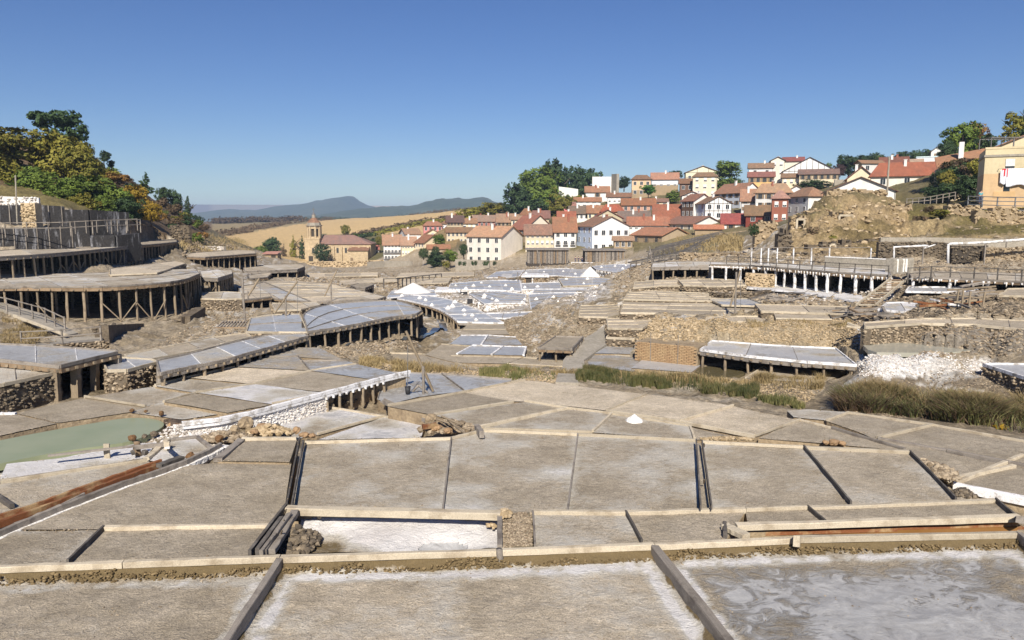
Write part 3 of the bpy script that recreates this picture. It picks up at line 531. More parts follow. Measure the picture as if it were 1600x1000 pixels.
 dict(l="far tan terrace below the garden shrubs", f=[(620, 433), (680, 432), (740, 431)], b=[(625, 427), (680, 426), (740, 425)], z=-4.2, zb=-5.0, c=4, r=1, salt=.0, wet=0, tone=.7, sup='stone', s=1, th=.15),
 dict(l="blue white deck in the gap before the long store rooms", f=[(832, 459), (880, 458), (940, 457)], b=[(835, 452), (880, 452), (940, 451)], z=-2.5, zb=-3.6, c=4, r=2, salt=.75, wet=.75, tone=.7, sup='stone', s=1, th=.2, saltwall=1),
 dict(l="blue white pans at the foot of the whitewashed store rooms", f=[(752, 496), (790, 498), (830, 492)], b=[(760, 490), (800, 489), (838, 487)], z=-2.1, zb=-2.5, c=3, r=1, salt=.8, wet=.6, tone=.7, sup='none', s=1, th=.1),
]
# ---------------------------------------------------------------- the lie of the land
G = []      # (x, y, z) ground measurements
for px, py, z in [(-200, 1300, -.8), (800, 1300, -.8), (1800, 1300, -.8), (0, 1000, -.7), (800, 1000, -.7), (1600, 1000, -.7), (800, 740, -.4), (250, 780, -.4), (1300, 740, -.4), (1500, 760, -.7), (1590, 740, -.8),
  (800, 640, -.8), (1000, 640, -.8), (1250, 680, -.8), (1450, 690, -.8), (1600, 700, -.8), (90, 800, -.65), (0, 830, -.6), (200, 735, -.8), (120, 690, -.85), (30, 700, -.85), (280, 672, -.55), (0, 650, -.85), (100, 640, -.8),
  (200, 615, -1.0), (300, 630, -.85), (400, 610, -.8), (500, 590, -.8), (380, 640, -1.0), (420, 672, -.9), (560, 665, -1.3), (630, 640, -1.3), (640, 600, -1.3), (740, 600, -1.3), (600, 575, -.9), (700, 590, -1.45),
  (50, 610, -.85), (170, 600, -.85), (240, 590, -.8), (330, 577, -.75), (420, 560, -.75), (510, 543, -1.05), (632, 522, -1.25), (660, 505, -1.7), (560, 560, -1.1), (620, 545, -1.55), (590, 556, -1.4),
  (690, 520, -2.5), (705, 500, -2.7), (660, 548, -2.1), (680, 490, -2.7), (700, 555, -2.0), (760, 560, -1.9), (850, 560, -1.9), (740, 520, -1.9), (830, 583, -1.55), (720, 586, -1.5), (920, 590, -1.5), (1000, 598, -1.35), (1100, 605, -1.3), (1250, 630, -1.15), (1180, 618, -1.2),
  (1450, 640, -.95), (1590, 655, -.95), (1350, 640, -1.0), (1450, 600, -.75), (1300, 600, -1.25), (1590, 615, -.6), (1400, 583, -.75), (1500, 583, -.6), (1540, 575, -.4), (1400, 554, .3), (1500, 554, .3), (1360, 552, .25), (1450, 555, .3), (1440, 545, .15), (1470, 535, .5), (1500, 500, 1.2), (1590, 520, 1.0), (1590, 560, .1),
  (1340, 512, .55), (1330, 535, .1), (1240, 505, .35), (1200, 500, .4), (1120, 505, .3), (1110, 533, -.6), (1200, 538, -.55), (1300, 542, -.5), (1335, 590, -1.0), (1280, 610, -1.2), (1130, 585, -1.5), (1180, 572, -1.4),
  (1040, 528, -.2), (1040, 508, .0), (1000, 500, -.2), (1040, 570, -1.5), (960, 545, -1.5), (940, 520, -1.3), (930, 560, -1.6), (840, 490, -1.5), (900, 480, -.6), (880, 510, -1.3), (830, 510, -1.8), (900, 500, -.9), (860, 530, -1.6),
  (1000, 470, 0), (1100, 480, .1), (1000, 445, .2), (1100, 445, .4), (1050, 423, .9), (1000, 420, .0), (1170, 440, .4), (1250, 455, .35), (1380, 472, .5), (1300, 470, .35), (1430, 480, 1.0), (1420, 455, 1.2), (1520, 485, 1.2), (1590, 490, 1.3), (1450, 448, 1.3), (1590, 450, 1.3),
  (1500, 412, 1.9), (1590, 415, 2.0), (1400, 425, 1.8), (1250, 412, 1.7), (1150, 408, 1.3), (700, 470, -2.9), (650, 460, -2.7), (620, 475, -2.6), (780, 480, -2.9), (800, 450, -3.8), (900, 460, -3.4), (900, 440, -4.0), (720, 445, -3.8), (950, 436, -4.0),
  (500, 455, -1.9), (600, 455, -2.8), (560, 436, -3.4), (640, 440, -3.6), (400, 455, -1.9), (350, 480, -2.0), (330, 500, -2.0), (350, 520, -1.2), (420, 505, -.9), (300, 525, -1.6), (240, 545, -1.2),
  (165, 505, -1.75), (300, 488, -1.8), (240, 495, -1.78), (80, 510, -1.5), (40, 480, -.6), (-40, 470, -.2), (0, 520, -1.0), (100, 530, -1.15), (170, 540, -1.3), (-100, 520, -.9), (100, 470, -1.0),
  (80, 434, .95), (-60, 440, .95), (200, 425, .4), (260, 412, .3), (330, 450, -.9), (350, 436, -.9), (300, 408, .3)]:
    G.append(P(px, py, z))
for px, py, D in [(60, 391, 82), (-60, 395, 80), (160, 402, 92), (200, 400, 100), (100, 352, 86), (-50, 352, 84), (220, 354, 114), (60, 345, 91), (100, 318, 96), (-50, 306, 92), (200, 335, 104), (0, 290, 102), (90, 308, 106), (170, 330, 112), (240, 360, 115), (280, 378, 125),
  (-80, 240, 135), (0, 235, 145), (90, 232, 155), (150, 252, 170), (190, 280, 185), (230, 305, 200), (270, 332, 220), (310, 352, 250), (330, 358, 300), (0, 262, 220), (150, 290, 260), (250, 335, 320), (-80, 260, 230), (300, 385, 150), (330, 395, 140), (320, 402, 118), (380, 402, 150), (350, 385, 200), (450, 405, 200), (400, 415, 130),
  (430, 407, 300), (500, 408, 350), (580, 410, 335), (520, 424, 235), (600, 424, 230), (460, 425, 170), (540, 430, 160), (650, 412, 270), (690, 414, 240), (620, 408, 290), (740, 416, 232), (700, 428, 175), (780, 420, 190), (830, 414, 205), (900, 410, 210), (960, 408, 205), (1000, 402, 190), (860, 416, 160), (930, 412, 150), (1010, 408, 120),
  (720, 382, 280), (660, 378, 300), (700, 355, 330), (800, 368, 270), (820, 345, 300), (900, 340, 300), (760, 345, 350), (850, 330, 330), (800, 340, 380), (900, 315, 330), (850, 338, 400), (950, 306, 350), (900, 328, 420), (1000, 330, 285), (1000, 300, 345), (1060, 300, 325), (1100, 308, 300), (1050, 380, 200), (1100, 372, 190), (1050, 362, 235), (1150, 362, 215), (1200, 350, 205), (1100, 340, 250),
  (1100, 392, 130), (1180, 385, 110), (1050, 395, 150), (1200, 328, 240), (1200, 300, 285), (1250, 285, 305), (1150, 290, 340), (1300, 290, 290), (1270, 335, 195), (1330, 308, 170), (1400, 312, 165), (1450, 308, 160), (1340, 270, 250), (1400, 262, 250), (1450, 255, 270), (1500, 262, 170), (1520, 250, 200), (1480, 262, 260), (1590, 225, 170), (1600, 215, 240), (1050, 315, 450), (1250, 297, 430), (1400, 285, 400), (1700, 215, 240),
  (1230, 400, 78), (1300, 398, 78), (1370, 395, 80), (1245, 346, 97), (1270, 328, 99), (1295, 309, 102), (1330, 299, 106), (1380, 303, 108), (1420, 319, 110), (1330, 330, 132), (1400, 333, 134), (1440, 345, 95), (1500, 330, 98), (1540, 318, 102), (1600, 318, 100), (1700, 316, 100), (1450, 368, 86), (1590, 352, 90), (1590, 372, 82), (1500, 376, 80), (1450, 395, 76), (1590, 395, 74), (1700, 400, 74), (1480, 322, 125), (1430, 324, 125), (1400, 320, 140), (1460, 324, 140), (1180, 400, 95),
  (400, 382, 430), (350, 385, 400), (500, 375, 480), (600, 366, 450), (650, 355, 430), (400, 352, 800), (340, 350, 900), (480, 345, 900), (600, 340, 800), (700, 330, 700), (760, 325, 700), (560, 347, 1600), (700, 342, 1800), (340, 350, 1800), (860, 335, 1000), (1000, 335, 900), (1300, 335, 1000), (1600, 335, 1000), (100, 340, 900), (-100, 335, 900), (760, 348, 6000), (0, 348, 6000), (1500, 348, 6000)]:
    G.append(V(px, py, D))
G = np.array([tuple(g) for g in G])
def uv(x, y): return np.arctan2(x, y)*2.2, np.log(np.maximum(y, 1.0))
gu, gv = uv(G[:, 0], G[:, 1])
K = np.sqrt((gu[:, None]-gu[None])**2+(gv[:, None]-gv[None])**2)
n_ = len(G); A_ = np.zeros((n_+3, n_+3)); A_[:n_, :n_] = K - np.eye(n_)*0.004; A_[:n_, n_] = 1; A_[n_, :n_] = 1
A_[:n_, n_+1] = gu; A_[:n_, n_+2] = gv; A_[n_+1, :n_] = gu; A_[n_+2, :n_] = gv
# heights of the far hills would swamp the near ground, so work with z divided by distance
W_ = np.linalg.solve(A_, np.concatenate([(G[:, 2]-CH)/G[:, 1], [0, 0, 0]]))
def surf(x, y):
    u, v = uv(x, y); s = W_[n_]+W_[n_+1]*u+W_[n_+2]*v
    for i in range(n_): s = s+W_[i]*np.sqrt((u-gu[i])**2+(v-gv[i])**2)
    return s*np.maximum(y, 1.0)+CH
NA = 860; ang = np.radians(np.linspace(-46, 46, NA))
rad = [5.5]
while rad[-1] < 130: rad.append(rad[-1]*1.0085)
while rad[-1] < 7500: rad.append(rad[-1]*1.03)
rad = np.array(rad); NR = len(rad); LR = np.log(rad)
AA, RR = np.meshgrid(ang, rad); TX = RR*np.tan(AA); TY = RR.copy()
TZ = surf(TX, TY)
amp = np.clip((RR-8)/30, 0.15, 1)*np.clip(1.2-RR/900, 0.25, 1)
TZ += (fbm(TX*.35, TY*.35, 3, 4)-.5)*0.7*amp + (fbm(TX*1.7, TY*1.7, 9, 3)-.5)*0.42*amp + (np.abs(fbm(TX*.8+9, TY*.8, 19, 3)-.5)-.12)*-0.5*amp*np.clip((RR-33)/8, 0, 1)*np.clip(2.2-RR/90, 0, 1)
hill = np.clip((RR-150)/200, 0, 1); TZ += (fbm(TX*.03, TY*.03, 31, 4)-.5)*(1.0+2.5*np.clip((RR-380)/200, 0, 1))*hill
TZ -= 1.3*np.clip((RR-195)/20, 0, 1)*np.clip((370-RR)/20, 0, 1)*(TX > -20)
# the slopes are worn terraces: soften them into uneven benches with steep little faces
def bench(mask, step, k):
    global TZ
    w = TZ/step+(fbm(TX*.12, TY*.12, 61, 3)-.5)*3.0+(nz0-.5)*.7; fl = np.floor(w); fr = w-fl; fr = np.clip((fr-.62)/.30, 0, 1)
    TZ = TZ*(1-mask*k)+(TZ-(w-fl)*step+fr*step)*mask*k
nz0 = fbm(TX*.9, TY*.9, 71, 4); pxa = 800+FPX*TX/TY
bench(np.clip((RR-40)/6, 0, 1)*np.clip((120-RR)/15, 0, 1)*np.clip((pxa-800)/60, 0, 1)*np.clip((1215-pxa)/30+np.clip((78-RR)/4, 0, 1), 0, 1), .42, .85)
bench(np.clip((RR-78)/4, 0, 1)*np.clip((113-RR)/6, 0, 1)*np.clip((pxa-1200)/25, 0, 1), 1.25, .9)
bench(np.clip((RR-62)/6, 0, 1)*np.clip((240-RR)/25, 0, 1)*np.clip((760-pxa)/60, 0, 1)*np.clip((pxa-380)/40, 0, 1), .6, .8)
hm = np.exp(-((TX-43)/13)**2-((TY-97)/10)**2); TZ += hm*(fbm(TX*.55, TY*.9, 41, 4)-.45)*3.2
def chaikin(pl):
    for _ in range(2):
        q_ = [pl[0]]
        for a_, c_ in zip(pl, pl[1:]): q_ += [a_.lerp(c_, .25), a_.lerp(c_, .75)]
        pl = q_+[pl[-1]]
    return pl
def loft(f, b, z): return [P(x, y, z) for x, y in f], [P(x, y, z) for x, y in b]
def carve(poly, zmax, grow=0.0):
    global TZ
    xs = [p[0] for p in poly]; ys = [p[1] for p in poly]; cx = sum(xs)/len(xs); cy = sum(ys)/len(ys)
    if grow: poly = [(cx+(p[0]-cx)*(1+grow), cy+(p[1]-cy)*(1+grow)) for p in poly]; xs = [p[0] for p in poly]; ys = [p[1] for p in poly]
    mk = (TX > min(xs)) & (TX < max(xs)) & (TY > min(ys)) & (TY < max(ys))
    if not mk.any(): return
    ins = pip(TX[mk], TY[mk], poly); s = TZ[mk]; s[ins] = np.minimum(s[ins], zmax); TZ[mk] = s
for p in PANS:
    f, b = loft(p[1], p[2], p[3]); carve([tuple(v) for v in f]+[tuple(v) for v in reversed(b)], p[3]-p[4]-.18, .03)
for d in DECKS:
    f, b = loft(d['f'], d['b'], d['z']); f = chaikin(f) if len(f) > 4 else f; b = chaikin(b) if len(b) > 4 else b; d['F'] = f; d['B'] = b
    carve([tuple(v) for v in f]+[tuple(v) for v in reversed(b)], d['zb'] if d['sup'] in ('posts', 'salt') else d['z']-.25, .03)
POND = [(-60, 735), (0, 724), (100, 703), (190, 692), (235, 683), (268, 670), (262, 660), (240, 652), (200, 649), (150, 655), (90, 664), (0, 686), (-60, 700)]
carve([tuple(P(x, y, -.58)) for x, y in POND], -.85)
BPOOL = [(1085, 583), (1090, 571), (1175, 574), (1160, 585), (1130, 591)]
carve([tuple(P(x, y, -1.42)) for x, y in BPOOL], -1.6)
PPOOL = [(1345, 536), (1420, 535), (1530, 546), (1480, 551), (1400, 551), (1360, 550)]
carve([tuple(P(x, y, .2)) for x, y in PPOOL], .1)
CHAN = [(1140, 838), (1180, 824), (1590, 811), (1592, 828)]
carve([tuple(P(x, y, -.1)) for x, y in CHAN], -.6)
def ground(x, y):
    r = max(min(y, rad[-1]*.99), rad[0]*1.01); a = math.atan2(x, y)
    fi = (a-ang[0])/(ang[1]-ang[0]); fi = min(max(fi, 0), NA-1.001); i = int(fi); fi -= i
    j = int(np.searchsorted(rad, r))-1; j = min(max(j, 0), NR-2); fj = (r-rad[j])/(rad[j+1]-rad[j])
    return float((TZ[j, i]*(1-fi)+TZ[j, i+1]*fi)*(1-fj)+(TZ[j+1, i]*(1-fi)+TZ[j+1, i+1]*fi)*fj)
# what the earth is at each spot, sampled where the photograph shows it
PX, PY = proj(TX, TY, TZ)
nz = fbm(TX*.25, TY*.25, 77, 5); nz2 = fbm(TX*1.3, TY*1.3, 99, 4)
earth = np.zeros(TX.shape+(3,)); earth[:] = (0.40, 0.325, 0.225)
def blend(mask, col, k=1.0):
    m = (np.clip(mask, 0, 1)*k)[..., None]; earth[:] = earth*(1-m)+np.array(col)*m
blend(np.clip((nz-.5)*5, 0, 1), (0.25, 0.195, 0.12), .8); blend(np.clip((nz2-.58)*7, 0, 1), (0.52, 0.45, 0.35), .75)
blend(np.clip((nz2-.60)*9, 0, 1)*(TY > 40)*(TY < 200)*(np.abs(PX-850) < 560), (0.66, 0.62, 0.56), .8)
def region(poly, col, k=1.0, edge=None):
    m = pip(PX+(nz2-.5)*10, PY+(nz2-.5)*4, poly).astype(float)
    if edge is not None: m = m*np.clip((edge[0]-.5)*edge[1]+.5, 0, 1)
    blend(m, col, k)
far = [(-3000, 395), (3000, 395), (3000, 0), (-3000, 0)]
region([(300, 392), (1000, 392), (1000, 200), (300, 200)], (0.17, 0.14, 0.07), .9)
region([(185/4+300, 270+395/4), (700, 395), (760, 336), (790, 326), (740, 300), (300, 300), (330, 350)], (0.30, 0.21, 0.10), 1)
blend(((TY > 330) & (PX < 800)).astype(float), (0.60, 0.42, 0.195), .97)
blend(((TY > 420) & (PX < 520) & (PY < 372) & (PY+(nz-.5)*10 > 341+(PX-330)*.02) & (PY < 372-(PX-330)*.16)).astype(float), (0.27, 0.215, 0.115), .85)
blend(((TY > 650) & (PX < 480) & (PY < 350)).astype(float), (0.20, 0.17, 0.09), .7)
blend(((TY > 330) & (PX < 640) & (PX > 480) & (PY > 366)).astype(float), (0.10, 0.10, 0.04), .9)
region([(-300, 420), (-300, 150), (330, 150), (330, 360), (300, 372), (240, 366), (150, 345), (100, 322), (-300, 300)], (0.16, 0.105, 0.055), .95)
region([(-300, 320), (-300, 285), (60, 290), (130, 318), (180, 335), (100, 325)], (0.22, 0.18, 0.07), .9)
region([(270, 385), (300, 365), (360, 372), (380, 398), (300, 400)], (0.24, 0.19, 0.09), .8)
region([(0, 470), (90, 530), (60, 545), (-300, 560), (-300, 460)], (0.22, 0.16, 0.06), .8, (nz, 8))
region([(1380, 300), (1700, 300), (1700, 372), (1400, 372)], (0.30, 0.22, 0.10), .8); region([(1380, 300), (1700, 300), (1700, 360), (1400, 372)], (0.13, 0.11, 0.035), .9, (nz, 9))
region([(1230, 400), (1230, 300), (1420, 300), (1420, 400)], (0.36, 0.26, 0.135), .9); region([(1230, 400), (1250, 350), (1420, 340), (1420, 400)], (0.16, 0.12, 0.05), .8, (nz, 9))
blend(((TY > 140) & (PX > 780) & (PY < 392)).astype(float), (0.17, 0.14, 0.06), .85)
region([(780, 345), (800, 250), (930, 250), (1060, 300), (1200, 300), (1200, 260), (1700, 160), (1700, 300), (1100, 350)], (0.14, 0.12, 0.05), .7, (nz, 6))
region([(1050, 362), (1130, 362), (1110, 400), (1020, 400)], (0.27, 0.22, 0.11), .9)
region([(560, 590), (900, 590), (900, 560), (600, 545)], (0.33, 0.27, 0.19), .6)
region([(1300, 655), (1700, 690), (1700, 575), (1420, 585), (1290, 600)], (0.255, 0.205, 0.145), .85)
region([(1380, 440), (1700, 440), (1700, 500), (1400, 500)], (0.27, 0.215, 0.145), .7, (nz, 6))
region([(1085, 548), (1085, 500), (1340, 500), (1345, 548)], (0.42, 0.335, 0.215), .9)
region([(1420, 500), (1700, 500), (1700, 560), (1440, 545)], (0.27, 0.235, 0.19), .85)
region([(1270, 650), (1290, 630), (1330, 590), (1420, 578), (1560, 583), (1560, 590), (1360, 594), (1300, 640)], (0.60, 0.57, 0.52), .9, (nz2, 9))
region([(1340, 572), (1345, 545), (1475, 552), (1480, 585), (1380, 592)], (0.80, 0.77, 0.73), 1); region([(1450, 560), (1560, 562), (1560, 580), (1450, 586)], (0.75, 0.71, 0.65), .9, (nz2, 9))
region([(1330, 540), (1335, 505), (1345, 510), (1385, 533), (1370, 540)], (0.82, 0.80, 0.77), 1)
region([(1375, 596), (1470, 590), (1520, 592), (1470, 598)], (0.7, 0.66, 0.6), .8, (nz2, 8)); region([(1430, 597), (1535, 610), (1530, 616), (1420, 601)], (0.7, 0.66, 0.6), .8)
region([(590, 480), (640, 445), (800, 428), (960, 430), (950, 455), (930, 470), (830, 478), (800, 495), (700, 490)], (0.58, 0.55, 0.52), .75, (nz2, 6))
region([(1150, 440), (1400, 440), (1400, 475), (1250, 468), (1130, 455)], (0.6, 0.57, 0.53), .7, (nz2, 6))
region([(1380, 480), (1420, 455), (1560, 450), (1520, 470), (1440, 500), (1370, 500)], (0.55, 0.52, 0.48), .6, (nz2, 8))
region([(310, 530), (330, 480), (400, 490), (390, 500), (300, 545), (270, 560)], (0.5, 0.46, 0.40), .7, (nz2, 8))
region([(0, 760), (0, 715), (180, 690), (240, 682), (290, 660), (345, 655), (350, 690), (330, 705), (120, 750)], (0.80, 0.77, 0.72), 1, (nz2, 4))
region([(-60, 735), (-60, 690), (100, 655), (240, 640), (290, 655), (270, 675)], (0.17, 0.12, 0.085), .95)
region([(0, 700), (280, 650), (700, 640), (700, 560), (0, 560)], (0.30, 0.24, 0.16), .0)
idx = np.arange(NA*NR).reshape(NR, NA)
q = np.stack([idx[:-1, :-1], idx[:-1, 1:], idx[1:, 1:], idx[1:, :-1]], -1).reshape(-1, 4)
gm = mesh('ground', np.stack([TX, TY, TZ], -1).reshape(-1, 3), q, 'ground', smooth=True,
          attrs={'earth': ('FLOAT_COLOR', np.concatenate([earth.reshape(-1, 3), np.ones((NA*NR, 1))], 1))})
obj('ground', gm, kind='structure')
# far mountains, each a long ridge with its own depth
leafm('forest', (0.045, 0.07, 0.045), (0.07, 0.09, 0.055), (0.10, 0.11, 0.07))
simple('mountain_forest', (0.06, 0.085, 0.06), (0.10, 0.115, 0.075), 0.006)
def ridge(name, prof, D, depth, seed):
    xs = np.arange(prof[0][0], prof[-1][0]+.1, 2.5); ys = np.interp(xs, [p[0] for p in prof], [p[1] for p in prof])
    tops = [V(x, y, D) for x, y in zip(xs, ys)]; rows = 16; vs = []; 
    for j in range(rows):
        t = j/(rows-1)*2-1; k = max(0.0, 1-abs(t))**.8
        for i, p in enumerate(tops):
            nn = (fbm(i*.06, j*.35, seed, 4)-.5); zz = -20+(p.z+20)*k*(1+(nn*.55 if abs(t) > .03 else nn*.06)*(1 if k > 0 else 0))
            vs.append((p.x, D+t*depth+nn*depth*.3, zz))
    n = len(tops); fs = [(j*n+i, j*n+i+1, (j+1)*n+i+1, (j+1)*n+i) for j in range(rows-1) for i in range(n-1)]
    obj(name, mesh(name, vs, fs, 'mountain_forest', smooth=True), kind='structure')
ridge('mountain', [(120, 352), (200, 345), (300, 333), (345, 327), (400, 326.5), (440, 321), (470, 319), (500, 314), (522, 309), (537, 307), (546, 308), (556, 314), (572, 322), (600, 328), (680, 340), (760, 345)], 4200, 900, 5)
ridge('hill', [(380, 350), (440, 342), (500, 334), (560, 325), (590, 322), (610, 320.5), (640, 319), (670, 314), (700, 309), (720, 307), (735, 306.5), (760, 308), (790, 313), (850, 318), (950, 322), (1100, 326), (1300, 332)], 2600, 600, 8)
# ---------------------------------------------------------------- salt pans
def floor_mesh(Fp, Bp, z, salt, wet, tone, cell, seed, org, moss=False, mounds=0.0):
    w = max(plen(Fp), plen(Bp)); dpt = ((Fp[0]-Bp[0]).length+(Fp[-1]-Bp[-1]).length)/2
    nu = int(min(max(w/cell, 3), 150)); nv = int(min(max(dpt/cell, 3), 90))
    a = np.array([tuple(p) for p in resample(Fp, nu)]); c = np.array([tuple(p) for p in resample(Bp, nu)])
    t = np.linspace(0, 1, nv+1)[:, None, None]; g = a[None]*(1-t)+c[None]*t
    X, Y = g[..., 0], g[..., 1]
    uu = np.linspace(0, 1, nu+1)[None]; tt = t[..., 0]
    de = np.minimum(np.minimum(uu, 1-uu)*w, np.minimum(tt, 1-tt)*dpt)       # metres to the nearest edge
    f1 = fbm(X*.9+seed, Y*.9, seed, 4); f2 = fbm(X*3+seed, Y*3, seed+5, 3)
    Z = np.full(X.shape, z) + (f1-.5)*.05*(1-.8*max(wet, 0)) + (f2-.5)*.02
    S = salt + (f1-.5)*2.3*(0.12+abs(salt)) + 0*X
    if salt > .1: S = S + .28*np.exp(-de/.25)*(f2+.2)
    W = wet + (f1-.5)*.5*(wet > .05)
    Mo = np.zeros(X.shape)
    if moss:
        db = (1-tt)*dpt + 0*X; dl = np.minimum(uu, 1-uu)*w + 0*X
        rim = np.minimum(db, dl*1.3)
        Z = Z + .20*np.clip(1-(rim+(f2-.5)*.12)/.16, 0, 1)**1.2
        Mo = np.clip(1-(rim+(f2-.5)*.35)/.27, 0, 1)*1.2
        f3 = fbm(X*7+3, Y*7, seed+60, 4); S = S + (1.0 if seed > 10 else .65)*np.exp(-((rim-.40)/.17)**2)*np.clip(.2+f2+(f3-.5)*1.6, 0, 1)
        Z = Z + (f3-.5)*.025; W = W-.9*np.exp(-rim/.45)
        Z = Z + (fbm(X*2.2, Y*4.5, seed+40, 4)-.5)*.05
    if mounds: Z = Z + mounds*np.clip((f1-.45)*3, 0, 1)
    vs = np.stack([X-org[0], Y-org[1], Z-org[2]], -1).reshape(-1, 3)
    ix = np.arange((nu+1)*(nv+1)).reshape(nv+1, nu+1)
    q = np.stack([ix[:-1, :-1], ix[:-1, 1:], ix[1:, 1:], ix[1:, :-1]], -1).reshape(-1, 4)
    T = np.clip(tone+(f1-.5)*.35, 0, 1)
    return mesh('pan_floor', vs, q, 'pan_floor', smooth=True, attrs={'salt': ('FLOAT', S), 'wet': ('FLOAT', W), 'moss': ('FLOAT', Mo), 'tone': ('FLOAT', T)})
def boards(root, pts, spec, z, overlap=0.0):
    kind, wood, w, h = spec; pts = [Vector(p) for p in pts]
    for a, b in zip(pts, pts[1:]):
        L = (b-a).length; k = max(1, round(L/3.6)); 
        for i in range(k):
            p = a.lerp(b, i/k); q_ = a.lerp(b, (i+1)/k); d = (q_-p).normalized()
            p = p+d*.008; q_ = q_-d*.008
            jz = rnd.uniform(-.012, .012)
            p = Vector((p.x, p.y, z-h/2+jz+rnd.uniform(-.008, .008))); q_ = Vector((q_.x, q_.y, z-h/2+jz+rnd.uniform(-.008, .008)))
            bar(root, 'board', kind, wood, p, q_, w, h)
for i, (label, f, b, z, drop, salt, wet, tone, bd) in enumerate(PANS):
    F, B = loft(f, b, z); cx = sum((p for p in F+B), Vector())/len(F+B)
    t = thing('salt_pan', label, 'salt pan', (cx.x, cx.y, z-drop-.1), group='salt pans laid out on the ground')
    near = i < 3; cell = .09 if near else (.16 if cx.y < 26 else .3)
    obj('pan_floor', floor_mesh(F, B, z-drop, salt, wet, tone, cell, i*13+5, t.location, moss=near), t)
    # the clay bed the floor lies on
    mb = MB(); poly = [(p.x-t.location.x, p.y-t.location.y) for p in F]+[(p.x-t.location.x, p.y-t.location.y) for p in reversed(B)]
    g = min(ground(p.x, p.y) for p in F+B)
    mb.prism(poly, min(g-.3, z-drop-.5)-t.location.z, z-drop-.035-(.02 if near else 0)-t.location.z)
    obj('clay_bed', mb.mesh('clay_bed', 'rubble'), t)
    for s_, spec in bd.items():
        pl = {'F': F, 'B': B, 'L': [F[0], B[0]], 'R': [F[-1], B[-1]]}[s_]
        boards(t, pl, spec, z+(.02 if spec[1] == 'dark_wood' else 0)+.003*('FBLR'.index(s_)+1))
# crumbs of dried mud and salt on the near floors and along their boards
def crumbs(t, F, B, z, n_in, n_edge, mat):
    cs = []; sz = []
    for _ in range(n_in):
        u, v_ = rnd.random(), rnd.random(); a = resF[min(int(u*20), 19)].lerp(resF[min(int(u*20), 19)+1], u*20 % 1); b = resB[min(int(u*20), 19)].lerp(resB[min(int(u*20), 19)+1], u*20 % 1); p = a.lerp(b, v_)
        if vn(np.array(p.x*1.3), np.array(p.y*1.3), 8) < .5: continue
        cs.append((p.x-t.location.x, p.y-t.location.y, z-t.location.z)); sz.append(rnd.uniform(.005, .016))
    for _ in range(n_edge):
        v_ = rnd.choice([rnd.random()**6*.1, 1-rnd.random()**6*.1]); u = rnd.random(); k = min(int(u*20), 19); p = resF[k].lerp(resF[k+1], u*20 % 1).lerp(resB[k].lerp(resB[k+1], u*20 % 1), v_)
        cs.append((p.x-t.location.x, p.y-t.location.y, z-t.location.z)); sz.append(rnd.uniform(.007, .024))
    if cs: obj('mud_crumbs', stone_mesh('mud_crumbs', cs, sz, mat, .6), t, kind='stuff')
for o_, (label, f, b, z, drop, salt, wet, tone, bd) in zip([o for o in COL.objects if o.get('category') == 'salt pan'], PANS):
    F, B = loft(f, b, z)
    if (F[0].y+B[0].y)/2 > 27: continue
    resF, resB = resample(F, 20), resample(B, 20); ar = plen(F)*((B[0]-F[0]).length+(B[-1]-F[-1]).length)/2
    crumbs(o_, F, B, z-drop, int(ar*(60 if F[0].y < 12 and wet < .1 else (25 if F[0].y < 12 else 10))), int(plen(F)*22), 'stones_tan')
    if F[0].y < 12:
        cs = []; sz = []; lb = plen(B)
        for _ in range(int(lb*150)):
            u = rnd.random(); k = min(int(u*20), 19); p = resB[k].lerp(resB[k+1], u*20 % 1); h_ = rnd.random()**.7
            if vn(np.array(p.x*2.1), np.array(h_*2), 4)+.25 < h_: continue
            cs.append((p.x-o_.location.x, p.y-.085-.15*(1-h_)-o_.location.y, z-.10-.17*(1-h_)-o_.location.z)); sz.append(rnd.uniform(.010, .032))
        obj('earth_clods', stone_mesh('earth_clods', cs, sz, 'stones_earth', .8), o_, kind='stuff')
